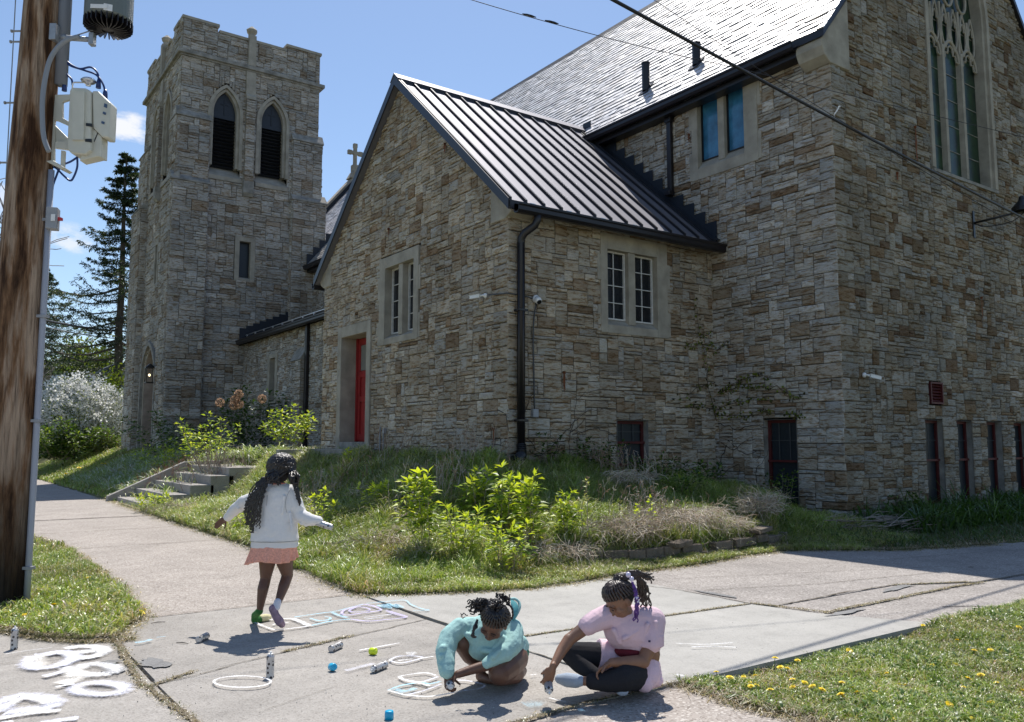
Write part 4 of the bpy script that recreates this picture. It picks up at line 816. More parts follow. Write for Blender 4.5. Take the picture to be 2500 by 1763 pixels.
build_grass('bank_grass', [
   gs(100000, 3.2, 11.3, 6.2, 7.3, 1, GL, .03, .085, .004, .009, .8, bank),
   gs(105000, 3.2, 11.8, 7.0, 10.45, 1, GL+GR[:2], .07, .20, .005, .010, .75, bank),
   gs(75000, 3.2, 7.4, 10.3, 20, 1, GL+[((.36,.42,.26),3)], .09, .24, .008, .015, .8, bank),
   gs(14000, 3.2, 11.3, 6.2, 10.2, 1, DRY, .05, .16, .004, .008, 1.3, bank, clump=1.4),
   gs(14000, 3.3, 7.4, 8, 20, 1, DRY+[((.42,.44,.34),4)], .08, .22, .006, .012, 1.2, bank, clump=1.0),
   gs(6000, 3.4, 7.3, 7.5, 19, 1, [((.16,.24,.04),2),((.24,.30,.05),1)], .08, .20, .02, .045, 1.0, bank, clump=2.0)], 'overgrown grassy bank between the pavement and the church')
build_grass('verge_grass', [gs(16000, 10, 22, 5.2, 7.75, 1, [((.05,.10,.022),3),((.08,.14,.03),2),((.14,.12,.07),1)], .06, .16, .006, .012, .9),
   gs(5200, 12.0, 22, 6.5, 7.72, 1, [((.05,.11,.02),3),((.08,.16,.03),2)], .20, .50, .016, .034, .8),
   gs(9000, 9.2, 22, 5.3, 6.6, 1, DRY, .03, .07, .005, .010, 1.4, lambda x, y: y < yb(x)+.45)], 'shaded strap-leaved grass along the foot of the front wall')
build_grass('far_grass', [gs(60000, 3.4, 9.4, 20, 46, 1, GL+GR[:3], .08, .16, .016, .03, .7, bank), gs(16000, 4.2, 7, 19, 31, 1, [((.46,.52,.42),2),((.22,.32,.07),2)], .14, .32, .02, .04, .8, bank), gs(12000, -6, 1.4, 26, 60, 2, GL, .06, .12, .03, .05, .6)], 'mown lawn rising towards the tower')
# dry litter along edges of the pavement
def litter():
    sets = []
    for fn in ((lambda n: (lambda x: (x, yb(x)+NR.normal(.02, .07, n)))(NR.uniform(3.3, 12, n))), (lambda n: (lambda y: (xe(y)+NR.normal(.02, .08, n), y))(NR.uniform(6.8, 24, n))),
               (lambda n: (lambda y: (xl(y)-NR.normal(.0, .05, n), y))(NR.uniform(6.4, 14, n))), (lambda n: (lambda x: (x, yl(x)+NR.normal(0, .04, n)))(NR.uniform(-.5, 1.3, n))),
               (lambda n: (lambda y: (xr(y)+NR.normal(.02, .05, n), y))(NR.uniform(1, 3.4, n)))):
        n = 5200; x, y = fn(n); z = np.maximum(gz(x, y), 0)+.002; sets.append(blades(np.stack([x, y, z], 1), NR.uniform(.015, .05, n), NR.uniform(.003, .008, n), pick(DRY+[((.12,.16,.04),1.2)], n), 1.9))
    for p, a, b in thick:
        for q, r in zip(p[:-1], p[1:]):
            q, r = np.array(q), np.array(r); n = int(np.linalg.norm(r-q)*420); t = NR.uniform(0, 1, (n, 1)); c = q+(r-q)*t+NR.normal(0, b*.5, (n, 2)); sets.append(blades(np.column_stack([c, np.full(n, .006)]), NR.uniform(.008, .028, n), NR.uniform(.002, .006, n), pick(DRY+[((.10,.14,.04),1.5)], n), 1.9))
    return sets
o = build_grass('dry_litter', litter(), 'dry leaf and grass litter along the pavement edges'); o['category'] = 'litter'
# ---- leafy plants
def leaf_mesh(V, A, B, C, p, d, up, l, w_, c):   # one folded pointed leaf
    d = d.normalized(); s = d.cross(up); s = s.normalized() if s.length > 1e-4 else Vector((1,0,0)); n = s.cross(d); o = len(V)
    V += [p, p+d*l*.42+s*w_*.5+n*w_*.16, p+d*l*.5-n*w_*.02, p+d*l*.42-s*w_*.5+n*w_*.16, p+d*l-n*l*.10]
    A += [o, o+1, o+2, o, o+2, o+3, o+1, o+4, o+2, o+2, o+4, o+3]; B += [3,3,3,3]; C += [c]*5
def finish(name, V, A, B, C, mt, parent=None): return fast_mesh(name, np.array([tuple(v) for v in V]), np.array(A), np.array(B), np.array(C), M[mt], parent)
def rv(R, s=1): return Vector((R.gauss(0, s), R.gauss(0, s), R.gauss(0, s)))
def stem_path(R, b, top, bend=.1, n=7):
    off = Vector((R.uniform(-1, 1), R.uniform(-1, 1), 0))*bend; return [b.lerp(top, i/n)+off*math.sin(PI*i/n)+rv(R, .006) for i in range(n+1)]
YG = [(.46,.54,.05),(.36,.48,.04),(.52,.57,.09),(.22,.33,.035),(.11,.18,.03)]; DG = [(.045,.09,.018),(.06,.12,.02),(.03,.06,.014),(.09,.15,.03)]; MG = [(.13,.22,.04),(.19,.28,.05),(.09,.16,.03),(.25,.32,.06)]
def shrub(name, label, cat, base, h, spread, ns, nl, ls, pal, seed, parts=('foliage', 'stem'), group=None, lean=(0,0,0), t0=.25, stemr=.006, wr=.5, stemmat='twig', bushy=.10, tips=True):
    R = random.Random(seed); base = Vector(base); root = empty(name, base, label, cat, group); V, A, B, C = [], [], [], []; mb = MB(); lean = Vector(lean)
    for i in range(ns):
        a = 2*PI*i/ns+R.uniform(-.4, .4); rr = spread*math.sqrt(R.uniform(.02, 1)); b0 = base+Vector((math.cos(a), math.sin(a), 0))*rr*.25
        hh = h*R.uniform(.62, 1.0)*(1-.25*rr/spread); top = b0+Vector((math.cos(a)*rr, math.sin(a)*rr, hh))+lean*hh; path = stem_path(R, b0-UP*.03, top, .08*h)
        mb.tube(path, [stemr*(1-.75*k/7) for k in range(8)], 5)
        for k in range(max(1, nl//ns)):
            t = t0+(1-t0)*R.random()**.8; j = min(6, int(t*7)); p = path[j].lerp(path[j+1], t*7-j); d = rv(R); d.z = abs(d.z)*.5-.15; d.normalize()
            q = p+d*R.uniform(0, bushy)*(1.2-.5*t); sc = R.uniform(.6, 1.15)*(1 if t < .8 else .9)
            c = Vector(R.choice(pal))*R.uniform(.75, 1.25); leaf_mesh(V, A, B, C, q, (d+Vector((0,0,-.35+.4*t))).normalized(), UP+rv(R, .4), ls*sc, ls*sc*wr, tuple(c))
        if tips:
            for k in range(4):
                d = rv(R); d.z = abs(d.z)+.3; leaf_mesh(V, A, B, C, path[-1], d, UP+rv(R, .3), ls*.9, ls*.4, tuple(Vector(pal[0])*R.uniform(.9, 1.3)))
    finish(parts[0], V, A, B, C, 'leaf', root); mb.build(parts[1], M[stemmat], root, fix=False); return root
def G(px, py, y=None, x=None, zz=None):      # a spot of ground seen at a pixel
    lo, best = 3.0, None; r = ray(px, py)
    t = 2.0
    while t < 80:
        p = EYE+r*t
        if p.z <= float(gz(p.x, p.y)): return Vector((p.x, p.y, float(gz(p.x, p.y))))
        t += .03
    return p
def gp(x, y): return Vector((x, y, float(gz(x, y))))
g1 = 'yellow-green saplings on the bank'
def sap(name, label, cat, px, pb, pt, halfw, ns, nl, ls, pal, seed, **k):
    p = G(px, pb); d = (p-EYE).dot(FW); h = (pb-pt)/F*d; return shrub(name, label, cat, p, h*(1.2 if name == 'sapling' else 1), halfw/F*d*.82, ns, nl, ls, pal, seed, **k)
sap('sapling', 'tall narrow yellow-green sapling on the bank, left of the leafy group', 'sapling', 1040, 1350, 1128, 26, 5, 330, .125, YG, 1, group=g1, lean=(-.10,.05,0), bushy=.12, wr=.42)
sap('sapling', 'yellow-green sapling farthest back in the leafy group, below the gable corner', 'sapling', 1165, 1262, 1130, 26, 5, 190, .125, YG, 2, group=g1, bushy=.11, wr=.42)
sap('sapling', 'yellow-green sapling in the middle of the leafy group', 'sapling', 1228, 1310, 1152, 26, 5, 230, .125, YG, 3, group=g1, bushy=.12, wr=.42)
sap('sapling', 'upright yellow-green sapling at the right end of the leafy group', 'sapling', 1288, 1345, 1158, 28, 6, 290, .125, YG, 4, group=g1, bushy=.12, wr=.42)
sap('sapling', 'low wide yellow-green sapling in front of the leafy group', 'sapling', 1125, 1365, 1235, 60, 9, 300, .09, YG[:3]+MG[:1], 5, group=g1, bushy=.12, wr=.45)
sap('sapling', 'leafy sapling over the dead grass at the front of the bank', 'sapling', 1235, 1395, 1265, 56, 8, 300, .085, YG[:3]+MG[:2], 6, group=g1, bushy=.12, wr=.45)
sap('sapling', 'small lone yellow-green sapling left of the small basement window', 'sapling', 1385, 1310, 1200, 32, 5, 200, .095, YG, 7, group=g1, bushy=.10, wr=.45)
sap('sapling', 'thin budding sapling right of the lone yellow-green sapling', 'sapling', 1572, 1320, 1205, 22, 4, 70, .06, YG[:3], 8, group=g1, bushy=.05)
sap('sapling', 'bare stem with pale buds just right of the lone yellow-green sapling', 'sapling', 1437, 1335, 1172, 8, 2, 44, .05, [(.40,.42,.18)], 70, group=g1, bushy=.02)
sap('weed', 'bright yellow weed just right of the outstretched spray can', 'weed', 795, 1285, 1185, 32, 5, 130, .09, YG[:3], 9, bushy=.07, wr=.4)
sap('weed', 'small bright weed in front of the red side door', 'weed', 846, 1142, 1092, 12, 4, 70, .08, YG[:3], 10, bushy=.05)
sap('shrub', 'bright green twiggy shrub left of the side entrance', 'shrub', 705, 1104, 985, 62, 11, 520, .13, YG[:4]+MG[:2], 11, bushy=.22, stemr=.012, t0=.35)
hyd = shrub('hydrangea', 'hydrangea bush carrying old brown flower heads before the tower', 'shrub', gp(5.75, 20.6), 1.65, .62, 13, 520, .12, YG[:4]+MG[:2], 12, bushy=.22, stemr=.012, t0=.45)
hd_ = (Vector(hyd.location)-EYE).dot(FW)
V, A, B, C = [], [], [], []; R = random.Random(5)
for px, py in ((583, 962), (573, 976), (537, 983), (583, 987), (640, 974), (571, 990)):
    V, A, B, C = [], [], [], []; c = atd(px, py, hd_-.2)
    for k in range(120):
        d = rv(R).normalized(); leaf_mesh(V, A, B, C, c+d*.075, d+rv(R, .5), rv(R), .05, .04, tuple(Vector((.40,.27,.19))*R.uniform(.7, 1.2)))
    finish('flower_head', V, A, B, C, 'petal', hyd)
shrub('shrub', 'dark evergreen shrub against the tower wall', 'shrub', gp(8.3, 25.5), 2.3, 1.2, 14, 1500, .15, DG, 13, bushy=.3, stemr=.012, t0=.15)
shrub('shrub', 'dark spreading shrub in front of the tower entrance', 'shrub', gp(6.4, 27.5), 1.6, 1.2, 14, 1300, .13, DG+MG[:1], 14, bushy=.28, stemr=.01, t0=.15)
shrub('shrub', 'loose yellowish shrub beside the dark one near the tower entrance', 'shrub', gp(5.6, 24.5), 1.0, .7, 10, 300, .11, YG[:3], 15, bushy=.2, t0=.2)
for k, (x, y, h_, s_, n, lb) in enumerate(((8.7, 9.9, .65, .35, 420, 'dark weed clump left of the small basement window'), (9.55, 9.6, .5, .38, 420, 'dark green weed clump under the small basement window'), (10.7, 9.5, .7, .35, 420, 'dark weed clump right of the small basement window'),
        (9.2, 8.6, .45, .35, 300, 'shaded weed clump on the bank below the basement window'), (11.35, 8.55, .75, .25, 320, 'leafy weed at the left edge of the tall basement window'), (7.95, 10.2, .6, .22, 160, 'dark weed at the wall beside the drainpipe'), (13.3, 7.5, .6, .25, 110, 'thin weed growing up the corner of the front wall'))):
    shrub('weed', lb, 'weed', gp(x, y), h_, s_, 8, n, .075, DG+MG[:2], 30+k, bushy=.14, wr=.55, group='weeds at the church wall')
for k, (x, y, h_, lb) in enumerate(((3.95, 17.9, .40, 'bright leafy weed overgrowing the concrete steps'), (4.1, 12.3, .28, 'small bright weed on the bank edge behind the standing child'), (5.1, 10.2, .35, 'low bright weed midway up the bank'))):
    shrub('weed', lb, 'weed', gp(x, y), h_, .3, 7, 190, .09, YG[:3]+MG[:1], 50+k, bushy=.1, wr=.6)
# dry grass mounds and twigs
def drymound(label, c, r, h, n, seed, col=None, hang=.6):
    R = random.Random(seed); c = Vector(c); mb = MB(); root = empty('dry_grass_clump', c, label, 'dry grass', 'dead grass clumps on the bank')
    for i in range(n):
        a = R.uniform(0, 2*PI); q = c+Vector((math.cos(a)*r*R.random(), math.sin(a)*r*.5*R.random(), h*R.uniform(.3, .9))); d = Vector((math.cos(a), math.sin(a)*.8, R.uniform(-.1, .8))).normalized(); l = R.uniform(.12, .34); pts = [q]
        for s_ in range(5): d = (d+Vector((R.gauss(0,.55), R.gauss(0,.55), -hang*.42+R.gauss(0,.38)))).normalized(); q = q+d*l/5; q.z = max(q.z, float(gz(q.x, q.y))+.01); pts.append(q)
        mb.col = tuple(Vector(R.choice(((.52,.44,.34),(.42,.34,.25),(.28,.21,.15),(.62,.55,.45))))*R.uniform(.8, 1.2))+(1,)
        mb.tube(pts, [.0028, .0028, .0026, .0024, .002, .001], 3, cap=False)
    mb.build('dry_stem', M['straw'], root, fix=False)
M['straw'] = mat('dry_straw', (.3,.25,.18), .85, spec=.2, attr='col')
drymound('large dead grass mound hanging over the low stone wall', (7.5, 7.15, .34), .85, .26, 900, 1)
drymound('dead grass mound left of the large hanging mound', (6.65, 7.1, .28), .6, .24, 600, 2)
drymound('matted dead grass under the yellow-green saplings', (5.6, 7.6, .14), .6, .14, 420, 3)
drymound('dead grass mound in the shade below the basement window', (8.6, 9.0, .75), .5, .22, 260, 4)
drymound('pale twiggy dead tangle at the right end of the bank', (9.35, 7.35, .35), .45, .32, 420, 5, hang=.1)
drymound('matted brown grass beside the lit weed on the left bank', (4.7, 8.0, .14), .5, .12, 260, 6)
drymound('dead grass clump between the standing child and the saplings', (4.35, 8.6, .2), .5, .14, 260, 8)
drymound('dead grass clump on the bank left of the standing child', (4.2, 11.5, .25), .55, .15, 260, 9)
drymound('small dead grass clump midway up the bank', (5.6, 11.2, .6), .5, .15, 220, 10)
drymound('dead grass clump at the near end of the low wall', (5.75, 7.1, .12), .45, .16, 320, 11)
drymound('dead grass clump on the low wall right of the large mound', (8.4, 7.15, .25), .45, .18, 320, 12)
drymound('dead grass strands draped over the foot of the steps', (3.95, 16.4, .08), .6, .2, 200, 7)
def dead_brush(label, c, r, h, n, seed, col=((.36,.30,.25),(.26,.17,.12),(.44,.38,.32))):
    R = random.Random(seed); c = Vector(c); mb = MB(); root = empty('dead_stems', c, label, 'dead plant')
    for i in range(n):
        a = R.uniform(0, 2*PI); b = c+Vector((math.cos(a), math.sin(a), 0))*r*R.random(); b.z = float(gz(b.x, b.y)); p = stem_path(R, b, b+Vector((R.gauss(0,.18)*h, R.gauss(0,.18)*h, h*R.uniform(.5, 1))), .05)
        mb.col = (*R.choice(col), 1); mb.tube(p, [.004]*4+[.003]*4, 3, cap=False)
        for k in range(4):
            q = p[R.randint(4, 7)]; mb.tube([q, q+rv(R, .03)+UP*.03], [.002, .005], 3)
    mb.build('dry_stem', M['straw'], root, fix=False)
dead_brush('tall thin dead stems in the grass before the gable wall', (6.6, 10.3, .9), .8, .6, 30, 1)
dead_brush('grey dead brush behind the standing child', (5.6, 19.5, 1), 1.0, .7, 130, 2)
dead_brush('rusty brown dead flower stems left of the bright shrub', (5.4, 22.2, 1), 1.1, .45, 170, 3, ((.22,.09,.06),(.30,.14,.09),(.36,.28,.22)))
dead_brush('dead stems standing in the weeds by the small window', (9.0, 9.6, .9), .7, .6, 60, 4)
dead_brush('dead weed stalks along the foot of the gable wall', (6.9, 13.2, 1), .7, .7, 34, 6)
dead_brush('dead stalks among the saplings', (5.6, 9.4, 1), .9, .55, 46, 7)
dead_brush('pale dead stalks on the left part of the bank', (4.9, 12.2, 1), 1.1, .5, 60, 8)
dead_brush('dead stalks over the low wall', (7.6, 7.7, 1), .9, .45, 60, 9)
dead_brush('single bent dead stalk before the side door', (6.2, 12.2, 1), .1, 1.0, 3, 5)
# brush pile at the corner of the front wall
R = random.Random(9); mb = MB(); bp_ = empty('brush_pile', (11.8, 7.0, .1), 'pile of grey brushwood in the shade at the church corner', 'brushwood')
for i in range(150):
    a = R.uniform(-.5, .6); c = Vector((R.uniform(10.6, 12.9), R.uniform(6.6, 7.5), .08+R.random()*.22)); d = Vector((math.cos(a), math.sin(a)*.7, R.uniform(-.1, .2)))*R.uniform(.15, .6)
    mb.col = (*R.choice(((.22,.18,.15),(.14,.11,.09),(.32,.28,.24))), 1); mb.tube([c-d, c+rv(R, .02), c+d], [.006, .005, .002], 4)
mb.build('branch', M['straw'], bp_, fix=False)
# low stone retaining wall, block by block
M['block'] = mat('retaining_block', (.16,.13,.10), .9, noise=.45, nscale=7, bump=.9, bscale=30)
RWL = empty('low_retaining_wall', (8, 7.0, 0), 'low crumbling wall of two courses of flat blocks edging the bank', 'wall')
mb = MB(); x = 5.5; R = random.Random(3)
while x < 11.0:
    l = R.uniform(.22, .38)
    for cz_ in (0, 1):
        if R.random() < .12: continue
        xa = x+cz_*.11; c = Vector((xa+l/2, float(yw(xa+l/2)), .03+cz_*.10)); t = Vector((l/2-.006, (float(yw(xa+l))-float(yw(xa)))/2, 0)); mb.obox(c+rv(R, .008), t, Vector((-t.y, t.x, 0)).normalized()*.09, Vector((0,0,.05)))
    x += l
for c in ((8.9, 7.0, .26), (10.5, 7.75, .30), (7.3, 6.9, .2), (10.75, 7.9, .12), (10.6, 7.75, .22)): mb.obox(Vector(c), Vector((.15,.03,.01)), Vector((-.02,.09,0)), Vector((0,-.005,.03)))
mb.build('course', M['block'], RWL, bevel=.012)
# concrete steps up the bank
ST = empty('concrete_steps', (3.85, 20.5, 0), 'weathered concrete steps climbing the bank beside the sidewalk', 'steps')
for k in range(4):
    mb = MB(); mb.box((3.95+k*.42, 18.6, -.1), (3.95+k*.42+.5, 21.9, .10+k*.19)); mb.build('step', M['conc'], ST, bevel=.012)
mb = MB(); mb.prism([(3.75, 21.9, -.1), (3.75, 21.9, .12), (5.5, 21.9, .92), (6.4, 21.9, .94), (6.4, 21.9, -.1)], Y*.2); mb.build('cheek_wall', M['conc'], ST, bevel=.012)
mb = MB(); mb.box((5.6, 18.6, .3), (7.0, 21.9, .84)); mb.build('landing', M['conc'], ST, bevel=.01)
mb = MB(); mb.box((6.25, 17.3, .9), (7.2, 17.5, 1.24)); tag(mb.build('concrete_kerb', M['limedk'], bevel=.01), 'grey concrete edging beside the side door step', 'kerb')
# dandelions
def dandelion():
    mb = MB(); R = random.Random(4)
    for ring, (r0, r1, z0_, n) in enumerate(((.002, .016, .003, 14), (.001, .012, .006, 12), (0, .007, .009, 8))):
        for i in range(n):
            a = 2*PI*(i+.5*ring)/n; d = Vector((math.cos(a), math.sin(a), 0)); s_ = Vector((-d.y, d.x, 0))*.0032; mb.add([d*r0-s_*.4+UP*(.03+z0_*.4), d*r0+s_*.4+UP*(.03+z0_*.4), d*r1+s_+UP*(.03+z0_), d*r1*1.1+UP*(.03+z0_*.9), d*r1-s_+UP*(.03+z0_)], [(0,1,2,3,4)])
    head = mb; st = MB(); st.tube([(0,0,-.01), (.003,0,.015), (0,0,.032)], .0018, 5); return head, st
hd, stm = dandelion(); GD = 'dandelions in the grass'; rootd = None
M['dand'] = mat('dandelion_yellow', (.88,.68,.02), .6); M['stemg'] = mat('dandelion_stem', (.12,.2,.05), .6)
dpx = [(1650+x/2.701, 1250+y/2.701) for x, y in ((1135,925),(653,985),(803,995),(270,1072),(352,1112),(447,1088),(530,1095),(500,1135),(522,1160),(497,1172),(695,1040),(722,1055),(775,1122),(780,1170),(628,1200),(838,1140),(913,1165),(950,1192),(1092,1142),(1170,1175),(1080,1230),(1105,1228),(1210,1212),(1318,1196),(1400,1075),(1475,1150),(1530,1150),(1570,1340),(1428,1376),(1780,1280),(1912,1112),(1895,1165),(2013,1095),(2075,920),(2120,1137),(2085,1270),(2255,775),(2285,815),(2280,1185),(1945,1378),(1000,1255),(1965,930),(1700,1020),(1855,1015),(1630,750),(1855,860))]
dpl = [(x/3.28, 1380+y/3.28) for x, y in ((60,403),(105,425),(205,427),(427,357),(718,127),(935,387),(1100,412),(1130,385),(705,360))]+[(135, 1355), (795/1, 1)][:1]
rr_ = random.Random(2)
for i, (px, py) in enumerate(dpx+dpl+[(250, 1140), (258, 1138), (192, 1150), (160, 1166), (300, 1165)]):
    p = at(px, py, z=.02) if i < len(dpx)+len(dpl) else G(px, py)
    o = empty('dandelion', p-UP*.02, 'yellow dandelion flower in the sunny lawn grass at the lower right' if i < len(dpx) else 'yellow dandelion flower in the grass near the utility pole or far lawn', 'dandelion', GD)
    if rootd is None: rootd = o; h1 = hd.build('flower', M['dand'], o, fix=False); s1 = stm.build('stem', M['stemg'], o, fix=False); H1, S1 = h1.data, s1.data; h1.parent = s1.parent = o; h1.matrix_parent_inverse = s1.matrix_parent_inverse = Matrix()
    else:
        for q in (h1, s1): c = q.copy(); COL.objects.link(c); c.parent = o; c.matrix_parent_inverse = Matrix()
    s_ = rr_.uniform(.85, 1.3)*(1 if i < len(dpx) else 1.5 if i < len(dpx)+len(dpl) else 4); o.scale = (s_, s_, s_); o.rotation_euler = (rr_.uniform(-.5, .3), rr_.uniform(-.5, .2), rr_.uniform(0, 6))
# ivy on the wall corner
def ivy(name, label, paths, nrm, seed, leafy, base):
    R = random.Random(seed); root = empty(name, base, label, 'creeper'); mb = MB(); V, A, B, C = [], [], [], []; nrm = Vector(nrm)
    for pts, dens in paths:
        q = [Vector(p)+nrm*.05 for p in pts]; pp = []
        for a, b in zip(q[:-1], q[1:]): k = max(2, int((b-a).length/.07)); pp += [a.lerp(b, j/k)+rv(R, .014) for j in range(k)]
        mb.tube(pp, [.007*(1-.6*i/len(pp)) for i in range(len(pp))], 4, cap=False)
        for p in pp:
            for k in range(dens+1 if dens and R.random() < .8 else 0):
                d = rv(R, 1); d -= nrm*d.dot(nrm)*.6; d.normalize(); leaf_mesh(V, A, B, C, p+nrm*.01+d*R.uniform(0, .05), d, nrm+rv(R, .3), R.uniform(.035, .065), .045, tuple(Vector(R.choice(((.17,.22,.03),(.12,.16,.03),(.22,.21,.05),(.08,.07,.03))))*R.uniform(.7, 1.2)))
            if R.random() < .25: e = rv(R, .05); e -= nrm*e.dot(nrm)*.8; mb.tube([p, p+e], [.003, .0015], 3, cap=False)
    mb.build('vine_stem', M['vine'], root, fix=False)
    if V: finish('foliage', V, A, B, C, 'leaf', root)
M['vine'] = mat('vine_bark', (.05,.035,.025), .9)
def wp(pts, **k): return [tuple(at(px, py, **k)) for px, py in pts]
c7 = lambda x, y: (1200+x/2.313, 600+y/2.313)
ivy('ivy', 'leafy creeper climbing the inner corner between side entrance and nave', [
  (wp([c7(*p) for p in ((1275,1290),(1278,1000),(1270,760),(1262,560),(1262,340),(1245,190),(1235,90))], y=PY0), 3), (wp([c7(*p) for p in ((1262,1000),(1215,820),(1190,600),(1155,450),(1150,280))], y=PY0), 1), (wp([c7(*p) for p in ((1262,560),(1150,565),(1070,560))], y=PY0), 3), (wp([c7(*p) for p in ((1240,480),(1180,520),(1130,500))], y=PY0), 2),
  (wp([c7(*p) for p in ((1265,930),(1190,915),(1080,900))], y=PY0), 2), (wp([c7(*p) for p in ((1270,760),(1150,810),(1080,860),(990,865))], y=PY0), 1)], -Y, 1, True, (11.9, 10.3, .4))
ivy('ivy', 'creeper spreading leafy shoots across the nave wall above the tall basement window', [
  (wp([c7(*p) for p in ((1285,840),(1380,780),(1450,745),(1530,725),(1610,745))], x=NX), 3), (wp([c7(*p) for p in ((1290,830),(1400,800),(1500,800),(1619,795),(1720,860),(1800,850))], x=NX), 3), (wp([c7(*p) for p in ((1290,920),(1400,880),(1520,870),(1600,875))], x=NX), 3), (wp([c7(*p) for p in ((1290,960),(1450,960),(1520,930),(1640,955),(1750,950),(1800,985))], x=NX), 3),
  (wp([c7(*p) for p in ((1290,1000),(1400,1040),(1500,1010),(1600,1040),(1560,1200),(1480,1300))], x=NX), 0), (wp([c7(*p) for p in ((1285,1100),(1380,1150),(1460,1100),(1540,1080))], x=NX), 0), (wp([c7(*p) for p in ((1290,600),(1360,530),(1340,610))], x=NX), 2), (wp([c7(*p) for p in ((1290,1250),(1350,1100),(1440,1180),(1530,1150),(1500,1330))], x=NX), 0), (wp([c7(*p) for p in ((1300,1300),(1400,1230),(1420,1320))], x=NX), 0)], -X, 2, True, (11.9, 10.2, .4))
c8 = lambda x, y: (1100+x/4.625, 950+y/4.625)
ivy('bare_vine', 'leafless vine on the wall between the drainpipe and the small basement window', [(wp([c8(*p) for p in q], y=PY0), 0) for q in (((1300,900),(1330,500),(1370,300),(1400,130),(1500,50),(1680,10)),((1140,780),(1180,560),(1330,440),(1370,370),(1500,260),(1760,220)),((850,700),(1000,760),(1120,640),(1260,570),(1480,590)),((820,300),(850,160),(930,10)),((1330,500),(1500,350),(1660,335)),((850,550),(940,680),(1050,740)),((1350,510),(1640,430),(1850,540),(2050,760)),((1000,860),(1150,720),(1310,640)))], -Y, 3, False, (8.4, 10.35, 1))
ivy('bare_vine', 'leafless vine sprig on the gable wall beside the drainpipe', [(wp([c8(*p) for p in q], x=PX0), 0) for q in (((560,230),(660,300),(670,450),(715,520)),((500,640),(600,630),(715,690)),((520,560),(640,600),(715,640)))], -X, 4, False, (7.25, 10.7, 1))
# ---------------- trees ----------------
def grow(mb, R, p, d, l, r, depth, tips, spread=.6, seg=4, up=.1, nb=3, minr=.004):
    pts = [p]; dd = d.copy()
    for i in range(seg): dd = (dd+rv(R, .12)+UP*up*.3).normalized(); pts.append(pts[-1]+dd*l/seg)
    mb.tube(pts, [max(minr, r*(1-.45*i/seg)) for i in range(seg+1)], 7 if r > .05 else 5 if r > .02 else 3, cap=False)
    if depth == 0: tips.append((pts[-1], dd, pts[seg//2])); return
    for k in range(nb):
        t = R.uniform(.35, 1) if k else 1; j = min(seg-1, int(t*seg)); q = pts[j].lerp(pts[j+1], t*seg-j) if t < 1 else pts[-1]
        nd = (dd+rv(R, spread)*.8); nd.z += up; grow(mb, R, q, nd.normalized(), l*R.uniform(.6, .82), r*(.62 if k else .7), depth-1, tips, spread, seg, up, nb, minr)
    if depth < 3: tips.append((pts[-1], dd, pts[seg//2]))
def leafy_tree(name, label, base, h, seed, pal, nleaf, ls, trunk=.3, tr=.16, depth=4, spread=.6, cat='tree', group=None, blob=.5, extra=None, zmin=None, nb=3):
    R = random.Random(seed); base = Vector(base); root = empty(name, base, label, cat, group); mb = MB(); tips = []
    if extra: ROOT_.append(root)
    grow(mb, R, base-UP*.1, UP, h*trunk, tr, depth, tips, spread, nb=nb); mb.build('trunk', M['bark'], root, smooth=True, fix=False)
    V, A, B, C = [], [], [], []
    per = max(1, nleaf//len(tips))
    for tp, dd, md in tips:
        k1 = R.uniform(.7, 1.2)
        for i in range(int(per*R.uniform(.5, 1.5))):
            q = tp.lerp(md, R.random()*.6)+rv(R, blob*.45); 
            if zmin and q.z < zmin: continue
            leaf_mesh(V, A, B, C, q, rv(R).normalized(), rv(R), ls*R.uniform(.6, 1.3), ls*.7, tuple(Vector(R.choice(pal))*R.uniform(.8, 1.2)*k1))
    if extra: extra(R, tips, V, A, B, C)
    finish('crown', V, A, B, C, 'leaf', root); return root
